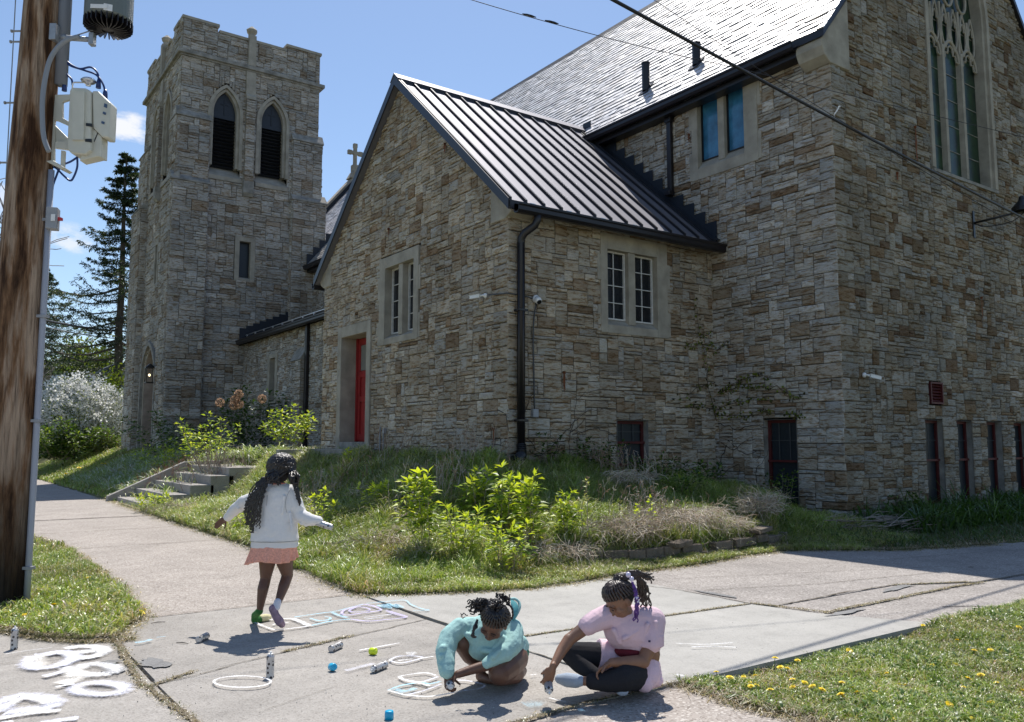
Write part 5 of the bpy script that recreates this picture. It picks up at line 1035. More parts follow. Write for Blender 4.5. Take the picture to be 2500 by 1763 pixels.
def conifer(label, base, h, seed, wl, n=95, t0=.12, pal=((.030,.055,.030),(.045,.075,.040),(.022,.038,.022),(.06,.085,.05)), lenf=None, dens=1.0, group=None):  # needle greens set dark: backlit shade is put into the palette
    R = random.Random(seed); base = Vector(base); root = empty('spruce_tree', base, label, 'tree', group); mb = MB(); top = base+UP*h
    pth = [base.lerp(top, i/10)+Vector((R.gauss(0,.03), R.gauss(0,.03), 0)) for i in range(11)]; mb.tube(pth, [.02+.24*(h/15)*(1-i/10)**.8 for i in range(11)], 9)
    V, A, B, C = [], [], [], []
    for i in range(n):
        t = t0+(1-t0)*(i/n)**.92+R.uniform(-.012, .012); t = min(t, .995); a = i*2.399+R.uniform(-.5, .5); p = base.lerp(top, t); l = lenf(t, a)*R.uniform(.7, 1.12) if lenf else wl*(1-t)**.75*R.uniform(.7, 1.1)+.15
        d = Vector((math.cos(a), math.sin(a), 0)); pts = [p]; m_ = 9
        for k in range(m_):
            s_ = (k+1)/m_; z_ = (-.10*s_-.10*math.sin(PI*s_*.9)+.22*s_*s_)*(1 if t < .8 else -1.2*(t-.8)/.2+.6); pts.append(p+d*l*s_+UP*l*z_+rv(R, .03))
        mb.tube(pts, [max(.005, .038*(l/3)*(1-.85*k/m_)) for k in range(m_+1)], 4, cap=False)
        bare = .35 if t < .35 else .12
        for k in range(1, m_+1):
            if k/m_ < bare: continue
            sd = Vector((-d.y, d.x, 0)); nt_ = 5
            for s2 in range(nt_):
                sl = l*.26*(1.15-k/m_)*R.uniform(.5, 1.2)+.12; sgn = R.choice((-1, 1)); dr = (d*R.uniform(.3, .9)+sd*sgn*R.uniform(.4, 1)+UP*R.uniform(-.5, .12)).normalized(); q0 = pts[k].lerp(pts[k-1], R.random())
                for e in range(int(10*dens)):
                    q = q0+dr*sl*(e/9); dd = (dr+rv(R, .55)).normalized(); leaf_mesh(V, A, B, C, q, dd, UP+rv(R, .5), R.uniform(.09, .18), .045, tuple(Vector(R.choice(pal))*R.uniform(.7, 1.2)))
    mb.build('trunk', M['bark'], root, fix=False); finish('crown', V, A, B, C, 'leaf', root); return root
def sp_len(t, a):   # long flat lower boughs towards the street, thin below
    return 4.6*(1-t)**.9+.25 if t > .45 else 3.0+R_.random()*1.6
R_ = random.Random(1)
conifer('tall dark spruce just left of the bell tower', (7.95, 45.5, 1.0), 15.3, 3, 4.2, n=130, t0=.22, lenf=lambda t, a: (4.1*(1-t)**.8+.2) if t > .55 else 2.6+2.0*R_.random(), dens=1.0)
conifer('bluish spruce standing farther left behind the utility pole', (5.2, 54, .9), 10.6, 4, 5.4, n=100, t0=.12, pal=((.045,.075,.060),(.06,.095,.075),(.03,.05,.04)), dens=1.1)
SG = [(.17,.22,.05),(.12,.17,.035),(.22,.25,.08),(.09,.13,.03)]
leafy_tree('deciduous_tree', 'pale spring-green tree behind the grey garage', (13.5, 72, 1), 12, 5, SG, 9000, .26, blob=1.3, spread=.75, group='far trees in new leaf')
leafy_tree('deciduous_tree', 'pale leafy tree between the spruces in the distance', (7.8, 75, 1), 11, 6, SG, 9000, .28, blob=1.3, spread=.75, group='far trees in new leaf')
leafy_tree('deciduous_tree', 'far green tree seen low beside the utility pole', (3, 68, .5), 9, 7, MG+SG, 8000, .28, blob=1.2, spread=.75, group='far trees in new leaf')
leafy_tree('deciduous_tree', 'dark leafy tree behind the white blossom', (6.4, 56, .8), 6.5, 8, DG+MG, 7000, .24, blob=1.0, spread=.7)
leafy_tree('young_tree', 'young yellow-green tree at the foot of the spruce beside the tower', (7.5, 42.5, 1), 5.2, 9, YG[:3]+SG[:1], 1600, .16, tr=.05, blob=.5)
# more trees round the place, out of frame
leafy_tree('deciduous_tree', 'broad tree across the street, left of everything', (-16, 40, 0), 12, 18, SG, 3500, .4, blob=1.4)
# white flowering tree with green skirts
def blossom(R, tips, V, A, B, C):
    V, A, B, C = [], [], [], []
    for k in range(22000):
        th, ph = R.uniform(0, 2*PI), math.acos(R.uniform(-.75, 1)); r = R.uniform(.72, 1.06)*(1+.12*math.sin(3*th+1)+.08*math.sin(7*ph+th*4)); c = Vector((5.55, 40.6, 2.7))
        q = c+Vector((math.cos(th)*math.sin(ph)*1.85, math.sin(th)*math.sin(ph)*1.6, math.cos(ph)*1.5))*r+rv(R, .09)
        if math.sin(q.x*5+q.z*4)*math.cos(q.z*6-q.y*3) < -.45: continue
        leaf_mesh(V, A, B, C, q, rv(R).normalized(), rv(R), .10, .09, tuple(Vector(R.choice(((.86,.86,.84),(.80,.80,.79),(.88,.88,.87),(.86,.86,.85),(.30,.34,.16))))*R.uniform(.85, 1.05)))
    finish('blossom', V, A, B, C, 'petal', ROOT_[0])
ROOT_ = []
leafy_tree('flowering_tree', 'rounded tree covered in white blossom behind the utility pole', (5.55, 40.6, .85), 3.2, 10, MG+DG, 1500, .13, trunk=.25, tr=.07, blob=.5, extra=blossom, cat='blossom tree')
shrub('shrub', 'dense dark green bush below the white blossom', 'shrub', (4.7, 38.6, .75), 1.9, 1.5, 22, 4200, .17, MG+DG, 21, bushy=.45, stemr=.015, t0=.05)
shrub('shrub', 'olive green bush between blossom tree and bell tower', 'shrub', (6.6, 39.5, .95), 1.25, 1.2, 18, 2200, .15, MG+[(.16,.15,.05)], 22, bushy=.4, stemr=.012, t0=.05)
# bare trees
def bare_tree(label, base, h, seed, depth=5, r=.12, tr=.28, lean=(0,0,0)):
    R = random.Random(seed); root = empty('bare_tree', base, label, 'tree'); mb = MB(); tips = []; grow(mb, R, Vector(base)-UP*.1, (UP+Vector(lean)).normalized(), h*tr, r, depth, tips, .62, up=.22, minr=.006); mb.build('trunk', M['greybark'], root, fix=False); return root
M['greybark'] = mat('pale_bark', (.24,.22,.20), .9, noise=.3, nscale=10)
bare_tree('leafless tree with fine pale twigs behind the left of the utility pole', (.75, 14.2, 0), 7.6, 6, depth=6, r=.055, tr=.24)
bare_tree('small leafless tree far off between the spruces', (4.4, 47, .8), 7.5, 12, depth=5, r=.07)
# garage and far house
GRG = empty('grey_garage', (9.3, 60, .8), 'grey board-sided garage with shallow roof behind the trees', 'garage')
M['siding'] = mat('grey_siding', (.30,.32,.34), .7, noise=.12, nscale=3); M['groof'] = mat('garage_roofing', (.20,.22,.26), .6)
mb = MB(); mb.prism([(7.6, 60, .5), (13.6, 60, .5), (13.6, 60, 5.0), (10.6, 60, 6.6), (7.6, 60, 5.0)], Y*7); mb.build('wall', M['siding'], GRG)
mb = MB(); mb.prism([(7.2, 59.7, 4.85), (10.6, 59.7, 6.66), (14, 59.7, 4.85), (14, 59.7, 5.0), (10.6, 59.7, 6.84), (7.2, 59.7, 5.0)], Y*7.6); mb.build('roof', M['groof'], GRG)
mb = MB()
for k in range(16): mb.box((7.7+k*.37, 59.975, .5), (7.73+k*.37, 59.998, 5.0))
mb.build('batten', M['siding'], GRG)
mb = MB(); mb.box((8.9, 59.94, 3.2), (9.7, 59.97, 4.2)); mb.build('window', M['glass'], GRG)
# ---------------- utility pole and its gear ----------------
def pole_mat():
    m = mat('weathered_pole_wood', (.31,.235,.175), .85, spec=.25, noise=.45, nscale=4.2, bump=1, bscale=14, stretch=(7,7,.45)); t = m.node_tree; L = t.links.new; n = t.nodes.new; b = t.nodes['Principled BSDF']; src = b.inputs['Base Color'].links[0].from_socket
    g = n('ShaderNodeTexCoord'); v = n('ShaderNodeVectorMath'); v.operation = 'MULTIPLY'; v.inputs[1].default_value = (4.6, 4.6, .62); L(g.outputs['Object'], v.inputs[0])
    z = n('ShaderNodeTexNoise'); z.inputs['Scale'].default_value = 1.9; z.inputs['Detail'].default_value = 6; z.inputs['Roughness'].default_value = .6; z.inputs['Distortion'].default_value = .25; L(v.outputs[0], z.inputs['Vector'])
    r = n('ShaderNodeValToRGB'); r.color_ramp.elements[0].position = .38; r.color_ramp.elements[0].color = (.16,.09,.05,1); r.color_ramp.elements[1].position = .58; r.color_ramp.elements[1].color = (1.25,1.2,1.15,1); e = r.color_ramp.elements.new(.47); e.color = (.62,.44,.30,1); L(z.outputs[0], r.inputs[0])
    mx = n('ShaderNodeMix'); mx.data_type = 'RGBA'; mx.blend_type = 'MULTIPLY'; mx.inputs[0].default_value = 1; L(src, mx.inputs[6]); L(r.outputs[0], mx.inputs[7])
    v2 = n('ShaderNodeVectorMath'); v2.operation = 'MULTIPLY'; v2.inputs[1].default_value = (42, 42, 1.6); L(g.outputs['Object'], v2.inputs[0]); z5 = n('ShaderNodeTexNoise'); z5.inputs['Scale'].default_value = 1.6; z5.inputs['Detail'].default_value = 8; z5.inputs['Roughness'].default_value = .7; L(v2.outputs[0], z5.inputs['Vector'])
    r5 = n('ShaderNodeValToRGB'); r5.color_ramp.elements[0].position = .34; r5.color_ramp.elements[0].color = (.22,.17,.13,1); r5.color_ramp.elements[1].position = .47; r5.color_ramp.elements[1].color = (1.06,1.05,1.04,1); L(z5.outputs[0], r5.inputs[0]); m5 = n('ShaderNodeMix'); m5.data_type = 'RGBA'; m5.blend_type = 'MULTIPLY'; m5.inputs[0].default_value = .8; L(mx.outputs[2], m5.inputs[6]); L(r5.outputs[0], m5.inputs[7]); mx = m5
    # creosote-dark foot: soaked in, fades out about 1 m up
    s = n('ShaderNodeSeparateXYZ'); L(g.outputs['Object'], s.inputs[0]); ad = n('ShaderNodeMath'); ad.operation = 'ADD'; L(s.outputs[2], ad.inputs[0]); zz = n('ShaderNodeMath'); zz.operation = 'MULTIPLY'; zz.inputs[1].default_value = -1.3; L(z.outputs[0], zz.inputs[0]); L(zz.outputs[0], ad.inputs[1])
    mr = n('ShaderNodeMapRange'); mr.inputs[1].default_value = -.45; mr.inputs[2].default_value = .75; mr.inputs[3].default_value = .10; mr.inputs[4].default_value = 1; L(ad.outputs[0], mr.inputs[0])
    m2 = n('ShaderNodeMix'); m2.data_type = 'RGBA'; m2.blend_type = 'MULTIPLY'; m2.inputs[0].default_value = 1; L(mx.outputs[2], m2.inputs[6]); L(mr.outputs[0], m2.inputs[7]); L(m2.outputs[2], b.inputs['Base Color']); return m
PB = at(-7, 1480, z=0); PD = (PB-EYE).dot(FW)
def pp(px, py, dd=0): return atd(px, py, PD+dd)
UPO = empty('utility_pole', PB, 'thick weathered wooden utility pole with dark stained foot at the left edge', 'pole')
mb = MB(); P0 = pp(-7, 1480); P1 = pp(106, 0); P0.z = -.3; ax = P1-P0; P2 = P0+ax*1.9; pts = [P0.lerp(P2, i/30) for i in range(31)]
def prad(z): return max(.09, .232-.0148*z)
mb.tube([p+rv(random.Random(i), .0015) for i, p in enumerate(pts)], [prad(p.z) for p in pts], 40)
po = mb.build('shaft', None, UPO, smooth=True); po.data.materials.append(pole_mat())
# put the mesh origin at the pole foot so that its wood pattern is its own
def axis_at(z): t = (z-P0.z)/(P2.z-P0.z); return P0.lerp(P2, t)
mb = MB(); zs_ = [0, .6, 1.5, 2.6, 3.75]; cp = []
for z in zs_: a = axis_at(z); cp.append(a+RT*(prad(z)+.025)-FW*.03)
mb.tube(cp, .026, 12); mb.build('conduit', mat('grey_conduit', (.32,.34,.40), .45), UPO, smooth=True)
mb = MB(); cp = [axis_at(z)+RT*(prad(z)+.035)+FW*.02 for z in (4.55, 6.5)]; mb.tube(cp, .055, 12); mb.build('conduit', mat('large_conduit', (.17,.19,.23), .5), UPO, smooth=True)
for z in (.32, 1.55, 2.45, 3.3): mb = MB(); a = axis_at(z); mb.obox(a+RT*(prad(z)+.02)-FW*.035, RT*.05, FW*.03, UP*.012); mb.build('pipe_clamp', M['grey'], UPO)
mb = MB()
for px, py in ((52, 76), (51, 102), (44, 251), (36, 397)):
    mb = MB(); q = pp(px, py); a = axis_at(q.z); s_ = a-RT*(prad(q.z)-.02); e = a-RT*(prad(q.z)+.10); mb.tube([s_, e], .009, 8); mb.tube([e, e-RT*.012], .015, 8); mb.build('climbing_step', M['grey'], UPO)
# grey cable draped over the pole
def seg3(pts, k=8):    # smooth curve through points
    P_ = [Vector(p) for p in pts]; P_ = [P_[0]]+P_+[P_[-1]]; o = []
    for i in range(1, len(P_)-2):
        for j in range(k):
            t = j/k; a, b, c, d = P_[i-1:i+3]; o.append(.5*((2*b)+(-a+c)*t+(2*a-5*b+4*c-d)*t*t+(-a+3*b-3*c+d)*t**3))
    return o+[P_[-2]]
c1 = lambda x, y: (x/2.8912, y/2.8912)     # pole close-up crop
def cl(pts, dd): return seg3([pp(*c1(x, y), dd) for x, y in pts])
M['bluecable'] = mat('blue_cable', (.01,.035,.16), .4); M['greycable'] = mat('grey_cable', (.24,.26,.29), .5); M['blackcable'] = mat('black_cable', (.008,.008,.012), .5)
mb = MB(); mb.tube(cl([(560,258),(470,285),(400,345),(350,430),(318,560),(300,700),(300,860),(312,980),(345,1070)], -.20), .021, 10); tag(mb.build('grey_cable', M['greycable'], smooth=True), 'thick grey cable curving down the face of the utility pole', 'cable')
for q, lb in ((((455,330),(450,380),(480,440),(560,485),(640,475),(690,520),(695,600)), 'blue cable arching into the inner top port of the radio unit'), (((440,330),(440,400),(490,460),(590,495),(680,530),(730,600),(742,670)), 'blue cable arching into the outer top port of the radio unit'), (((430,340),(425,430),(450,470),(455,560),(455,620)), 'blue cable dropping into the leftmost port of the radio unit'), (((440,440),(470,520),(505,560),(512,600)), 'short blue cable bending behind the radio unit lifting eye'),
        (((420,330),(418,450),(412,600)), 'straight blue cable tight against the utility pole'), (((545,1105),(545,1180),(520,1250),(495,1275),(450,1240),(400,1190),(375,1180)), 'blue cable looping below the radio unit'), (((548,1108),(500,1140),(430,1175),(395,1250),(370,1330),(360,1470)), 'blue cable running from the radio unit down to the junction box')):
    mb = MB(); mb.tube(cl(q, .02), .009, 7)
    if q[-1] in ((695,600), (742,670), (455,620)): p = pp(*c1(*q[-1]), .02); mb.tube([p+UP*.05, p+UP*.02, p-UP*.03], [.012, .02, .022], 10)
    tag(mb.build('blue_cable', M['bluecable'], smooth=True), lb, 'cable', 'blue cables on the pole')
# bracket arm
ARM = empty('bracket_arm', pp(*c1(410, 260)), 'galvanised bracket arm holding the grey canister antenna', 'bracket'); M['galv'] = mat('galvanised_steel', (.36,.38,.41), .5, metal=.5, noise=.2, nscale=20)
mb = MB(); a, b = pp(*c1(400, 262), 0), pp(*c1(655, 282), -.05); mb.tube([a, a.lerp(b, .25), a.lerp(b, .3), b], [.034, .030, .024, .022], 10); mb.tube([pp(*c1(540, 250), -.02), pp(*c1(660, 210), -.05)], .006, 6); mb.build('arm', M['galv'], ARM, smooth=True)
mb = MB(); mb.obox(pp(*c1(412, 258), 0), RT*.03, FW*.10, UP*.075); mb.build('plate', M['galv'], ARM, bevel=.004); mb = MB(); mb.obox(pp(*c1(652, 280), -.05), RT*.022, FW*.03, UP*.055); mb.build('plate', M['galv'], ARM, bevel=.004)
# canister antenna
cb = pp(*c1(762, 228), -.05); CA = empty('canister_antenna', cb, 'dark grey cylindrical canister antenna cropped by the top edge', 'antenna'); M['cang'] = mat('antenna_grey', (.14,.16,.15), .45)
mb = MB(); mb.lathe([(.0, .095), (.19, .095), (.200, .11), (.200, 1.0), (.19, 1.04), (0, 1.06)], cb, n=36); o = mb.build('housing', M['cang'], CA, smooth=False); 
k_ = .60; 
mb = MB()
for i in range(28):
    a = 2*PI*i/28; d = Vector((math.cos(a), math.sin(a), 0)); t = Vector((-d.y, d.x, 0)); mb.prism([cb+d*.05+UP*.01-t*.004, cb+d*.17+UP*.01-t*.004, cb+d*.203+UP*.035-t*.004, cb+d*.203+UP*.10-t*.004, cb+d*.05+UP*.10-t*.004], t*.008)
mb.lathe([(0, .02), (.06, .02), (.06, .10), (0, .10)], cb); mb.build('cooling_fin', M['blackmetal'], CA)
mb = MB()
for x, y, w_, h_ in ((742, 38, .045, .018), (775, 127, .07, .018), (833, 45, .03, .016), (832, 128, .035, .03)):
    mb = MB(); q = pp(*c1(x, y), -.05); d = (q-cb); d.z = 0; az = d.dot(RT)/.2; az = max(-.95, min(.95, az)); n_ = RT*az-FW*math.sqrt(1-az*az); c = cb+n_*.2; c.z = q.z; t = Vector((-n_.y, n_.x, 0)); mb.obox(c+n_*.0015, t*w_, n_*.002, UP*h_); mb.build('label_plate', M['whiteplastic'], CA)
# cream radio unit
M['cream'] = mat('cream_enclosure', (.60,.585,.50), .45, noise=.12, nscale=4)
ru = pp(*c1(560, 860)); RU = empty('radio_unit', ru, 'cream finned radio unit bracketed to the side of the utility pole', 'radio equipment')
k1_ = PD/F/2.8912       # metres per pixel of the close-up
def q3(x, y, d=0): return pp(*c1(x, y), d)
yv = (RT*.80-FW*.60); yn = (RT*.60+FW*.80)   # unit turned towards the right
def face(pts, thick, d=0, dirv=None): return [q3(x, y, d) for x, y in pts]
mb = MB(); mb.prism(face([(490,640),(505,615),(600,620),(640,640),(640,1060),(600,1090),(500,1080),(470,1050),(480,850)], 0, -.08), FW*.16); 
mb.build('body', M['cream'], RU, bevel=.012)
mb = MB()
for i in range(11): a, b = q3(524+i*7.5, 650, -.085), q3(516+i*7.5, 990, -.085); mb.obox((a+b)/2, RT*.005, FW*.016, (a-b)/2)
mb.build('cooling_fin', M['cream'], RU)
mb = MB(); mb.prism(face([(650,640),(690,640),(778,725),(765,970),(720,968),(655,900)], 0, -.06), FW*.14); mb.build('side_box', M['cream'], RU, bevel=.012)
mb = MB(); mb.prism(face([(610,890),(650,900),(718,965),(712,1108),(690,1105),(560,1135),(580,1050),(606,1030)], 0, -.04), FW*.12); mb.build('lower_box', M['cream'], RU, bevel=.008)
mb = MB(); mb.prism(face([(358,668),(385,668),(385,1140),(345,1140)], 0, 0), FW*.02); mb.prism(face([(385,668),(500,665),(500,700),(440,720),(440,830),(490,860),(490,890),(400,850),(385,850)], 0, 0), FW*.03)
mb.prism(face([(385,880),(490,985),(490,1010),(440,1005),(385,1030)], 0, .02), FW*.03); mb.prism(face([(385,1000),(480,995),(510,1030),(500,1060),(385,1045)], 0, -.02), FW*.03); mb.prism(face([(430,1060),(460,1065),(455,1180),(425,1175)], 0, 0), FW*.02)
mb.prism(face([(315,1135),(372,1130),(452,1180),(430,1192)], 0, -.05), FW*.15); mb.build('mounting_bracket', M['cream'], RU, bevel=.004)
mb = MB(); mb.tube([q3(512,640), q3(512,588), q3(525,582), q3(590,582), q3(625,600)], .007, 6); mb.lathe([(0, 0), (.022, .0), (.022, .018), (.055, .03), (.066, .045), (.052, .06), (.022, .075), (0, .08)], q3(623, 605), n=18); mb.build('lifting_eye', M['alu'], RU, smooth=True)
mb = MB(); mb.prism(face([(605,868),(648,872),(650,894),(606,888)], 0, -.085), FW*.01); mb.prism(face([(600,980),(645,980),(645,1004),(600,1000)], 0, -.085), FW*.01)
for i in range(5): mb.prism(face([(662+i*6,1000-i*14),(666+i*6,998-i*14),(676+i*6,968-i*14),(672+i*6,970-i*14)], 0, -.046), FW*.01)
mb.build('vent_slot', M['blk'], RU)
mb = MB()
for t in (0, .06, .12, .4, .46, .86, .92): x0, y0 = 752-t*22, 735+t*145; mb.prism(face([(x0-16,y0-6),(x0+4,y0+2),(x0+2,y0+9),(x0-18,y0+1)], 0, -.067), FW*.01)
mb.build('warning_label', mat('label_ink', (.05,.10,.2), .5), RU)
# small junction box
jb = pp(129, 535, -.05); JB = empty('junction_box', jb, 'small grey junction box strapped to the utility pole above the conduit', 'junction box')
mb = MB(); mb.obox(jb, (RT*.9+FW*.25).normalized()*.045, (FW*.9-RT*.25).normalized()*.05, UP*.095); mb.build('box', M['grey'], JB, bevel=.006)
mb = MB(); mb.obox(jb+RT*.03-FW*.052, RT*.018, FW*.002, UP*.03); mb.build('label_plate', M['whiteplastic'], JB); mb = MB(); mb.obox(jb+RT*.06, RT*.018, FW*.02, UP*.012); mb.build('red_tag', mat('red_tag', (.5,.03,.04), .5), JB)
# ---------------- wires ----------------
def wire(name, label, a, b, r, sag=.1, n=40, mtl='blackcable', ext=(0, 0)):
    a, b = Vector(a), Vector(b); d = b-a; mb = MB(); pts = []
    for i in range(n+1):
        t = -ext[0]+(1+ext[0]+ext[1])*i/n; p = a+d*t; p.z -= sag*4*t*(1-t)*(-1 if False else 1)*(1 if 0 <= t <= 1 else 1); pts.append(p)
    mb.tube(pts, r, 8); o = mb.build(name, M[mtl], smooth=True); return tag(o, label, 'cable', 'overhead wires')
wire('overhead_cable', 'thick black overhead cable crossing in front of the nave', at(1492, -3, z=5.85), at(2500, 533, z=5.45), .019, .03, ext=(1.6, .8))
wa, wb_ = atd(1152, 0, 9), atd(1785, 163, 10); ow = wire('overhead_wire', 'thin overhead wire with two splices over the side entrance roof', wa, wb_, .0045, .04, ext=(1, 0)); wc = atd(2500, 335, 12); 
mb = MB(); mb.tube([wb_.lerp(wc, i/14) for i in range(15)], .004, 6); mb.build('wire_span', M['blackcable'], ow)
mb = MB()
for px, py in ((1292, 38), (1347, 54)):
    q = wa+(wb_-wa)*((px-1152)/(1785-1152)*.93); q = atd(px, py, 9.25); d = (wb_-wa).normalized(); mb.tube([q-d*.085, q-d*.03, q+d*.03, q+d*.085], [.005, .014, .014, .005], 8)
mb.build('splice', M['blackcable'], ow)
wire('overhead_wire', 'thin overhead wire farthest right, crossing the slate roof', atd(1597, 0, 8.6), atd(2500, 560, 9.5), .0035, .06, ext=(1, .3))
wire('overhead_wire', 'upper black wire between utility pole and bell tower', atd(95, 779, 33), atd(310, 809, 45), .05, .1, ext=(2, .6)); wire('overhead_wire', 'lower pale wire between utility pole and bell tower', atd(95, 795, 33), atd(310, 828, 45), .025, .1, mtl='greycable', ext=(2, .6))
wire('guy_wire', 'thin guy wire seen beside the left edge of the utility pole', atd(8, 560, 12), atd(38, 0, 12), .008, 0, mtl='greycable', ext=(.9, .8))
mb = MB(); q = at(2044, 275, y=NY0-2.2); q = atd(2036, 281, 9.6)
mb.tube([q, q+RT*.035+UP*.05, q+RT*.065+UP*.10], [.004, .009, .006], 6); mb.tube([q+RT*.02+UP*.03, q-RT*.0+UP*.0, q+RT*.012-UP*.02], .003, 5); mb.obox(q+RT*.068+UP*.105, RT*.012, FW*.008, UP*.008); tag(mb.build('wire_clip', M['whiteplastic']), 'small white clip hanging on the wires before the nave corner', 'clip')
# ---------------- things on the walls ----------------
def bullet_cam(label, p, nd, aim, s=1.0):
    p = Vector(p); nd = Vector(nd); aim = Vector(aim).normalized(); root = empty('security_camera', p, label, 'camera', 'security cameras on the church')
    mb = MB(); mb.lathe([(0, 0), (.05*s, 0), (.052*s, .02), (.045*s, .035), (.03*s, .045), (0, .05)], p, nd, 18); c0 = p+nd*.07*s; mb.tube([p+nd*.02, c0, c0+aim*.08*s], [.022*s, .024*s, .018*s], 10); mb.build('mount', M['whiteplastic'], root, smooth=True)
    c = c0+aim*.20*s; s_ = aim.cross(UP).normalized(); u = s_.cross(aim); mb = MB(); mb.obox(c, aim*.12*s, s_*.034*s, u*.034*s); mb.obox(c+aim*.015*s+u*.036*s, aim*.145*s, s_*.042*s, u*.004*s); mb.build('housing', M['whiteplastic'], root, bevel=.01*s)
    mb = MB(); mb.lathe([(0, 0), (.030*s, 0), (.030*s, .006), (0, .006)], c+aim*.12*s, aim, 16); mb.build('lens', M['blk'], root)
bullet_cam('white bullet security camera on the gable wall near the corner', at(1187, 722, x=PX0-.04), -X, Y*.9+UP*-.05-X*.35, .8)
bullet_cam('white bullet security camera on the front wall of the nave', at(2108, 916, y=NY0-.04), -Y, X*.95-Y*.45-UP*.22, .8)
dc = at(1307, 731, y=PY0-.04); DC = empty('security_camera', dc, 'white dome-like security camera right of the drainpipe', 'camera', 'security cameras on the church')
mb = MB(); mb.lathe([(0, 0), (.065, 0), (.068, .03), (.055, .05), (0, .052)], dc, -Y, 20); mb.build('mount', M['whiteplastic'], DC, smooth=True); mb = MB(); a = (-Y-UP*.9-X*.1).normalized(); mb.lathe([(0, 0), (.055, .0), (.057, .05), (.045, .085), (0, .09)], dc-Y*.045, a, 20); mb.build('housing', M['whiteplastic'], DC, smooth=True); mb = MB(); mb.lathe([(0, .09), (.04, .088), (.034, .10), (0, .101)], dc-Y*.045, a, 18); mb.build('lens', M['blk'], DC)
mb = MB(); jbx = at(1305, 1009, y=PY0-.04); pts = [dc-Y*.02-UP*.06, at(1302, 800, y=PY0-.05), at(1303, 900, y=PY0-.05), jbx+UP*.06]; mb.tube(seg3(pts, 6), .012, 8); cc = [at(1298, 729, y=PY0-.05), at(1285, 724, y=PY0-.06), Vector((PX0-.03, PY0-.05, dc.z+.04)), Vector((PX0-.055, PY0+.1, dc.z+.05)), at(1192, 720, x=PX0-.05)]; mb.tube(seg3(cc, 5), .011, 8)
tag(mb.build('camera_conduit', mat('dark_conduit', (.06,.06,.065), .5), smooth=True), 'thin dark conduit linking the wall cameras and the grey box', 'conduit')
mb = MB(); mb.obox(jbx, X*.055, Y*.035, UP*.065); mb.obox(jbx-Y*.038, X*.05, Y*.004, UP*.06); tag(mb.build('electrical_box', M['grey'], bevel=.005), 'small grey electrical box low on the wall right of the drainpipe', 'box')
mb = MB()
for px, t in ((936, 1050), (928, 1042)): a = at(px, t, x=PX0-.06); mb.tube([a, (a.x, a.y, 1.0)], .014, 8)
mb.obox(at(938, 1052, x=PX0-.07), X*.025, Y*.03, UP*.05); tag(mb.build('vent_stub', M['grey'], smooth=False), 'grey pipe stubs standing against the gable wall right of the door', 'pipe')
WL = empty('wall_lamp', at(2376, 545, y=NY0-.03), 'black gooseneck lamp arm on a wall plate at the right edge', 'lamp'); a = at(2376, 545, y=NY0-.03)
mb = MB(); mb.box((a.x-.035, NY0-.05, a.z-.30), (a.x+.035, NY0-.03, a.z+.24)); mb.build('wall_plate', M['blk'], WL, bevel=.004)
mb = MB(); e = a-Y*.75+X*.35+UP*.12; mb.tube([a-Y*.02, e], .022, 8); mb.tube(seg3([a-UP*.02-Y*.02, a.lerp(e, .3)-UP*.13, a.lerp(e, .75)-UP*.15, e-UP*.05], 6), .010, 6); mb.build('arm', M['blk'], WL, smooth=True)
mb = MB(); mb.lathe([(.03, .30), (.05, .28), (.06, .22), (.18, .08), (.19, .0), (.17, .0), (.16, .07), (0, .12)], e, n=20); mb.build('lamp_shade', M['blk'], WL)
# lantern at the tower entrance (lit)
ln = empty('entrance_lantern', (TX0-.25, 32.15, 3.85), 'small lit black lantern beside the arched tower entrance', 'lantern'); c = Vector((TX0-.25, 32.15, 3.85))
mb = MB(); 
for i, j in ((-1,-1),(1,-1),(1,1),(-1,1)): mb.box(c+Vector((i*.13-.012, j*.13-.012, -.25)), c+Vector((i*.13+.012, j*.13+.012, .25)))
mb.box(c+Vector((-.16,-.16,.25)), c+Vector((.16,.16,.29))); mb.box(c+Vector((-.14,-.14,-.29)), c+Vector((.14,.14,-.25))); mb.prism([c+Vector((-.14,-.14,.29)), c+Vector((.14,-.14,.29)), c+Vector((0,-.14,.42))], Y*.28); mb.box(c+Vector((.1,-.03,.28)), c+Vector((.26,.03,.34))); mb.build('lantern_frame', M['blk'], ln)
eb = bpy.data.materials.new('lit_bulb'); eb.use_nodes = True; eb.node_tree.nodes['Principled BSDF'].inputs['Emission Color'].default_value = (1,.75,.4,1); eb.node_tree.nodes['Principled BSDF'].inputs['Emission Strength'].default_value = 2.5
mb = MB(); mb.lathe([(0,-.05),(.03,-.03),(.04,0),(.03,.04),(0,.05)], c, n=14); mb.build('bulb', eb, ln, smooth=True)
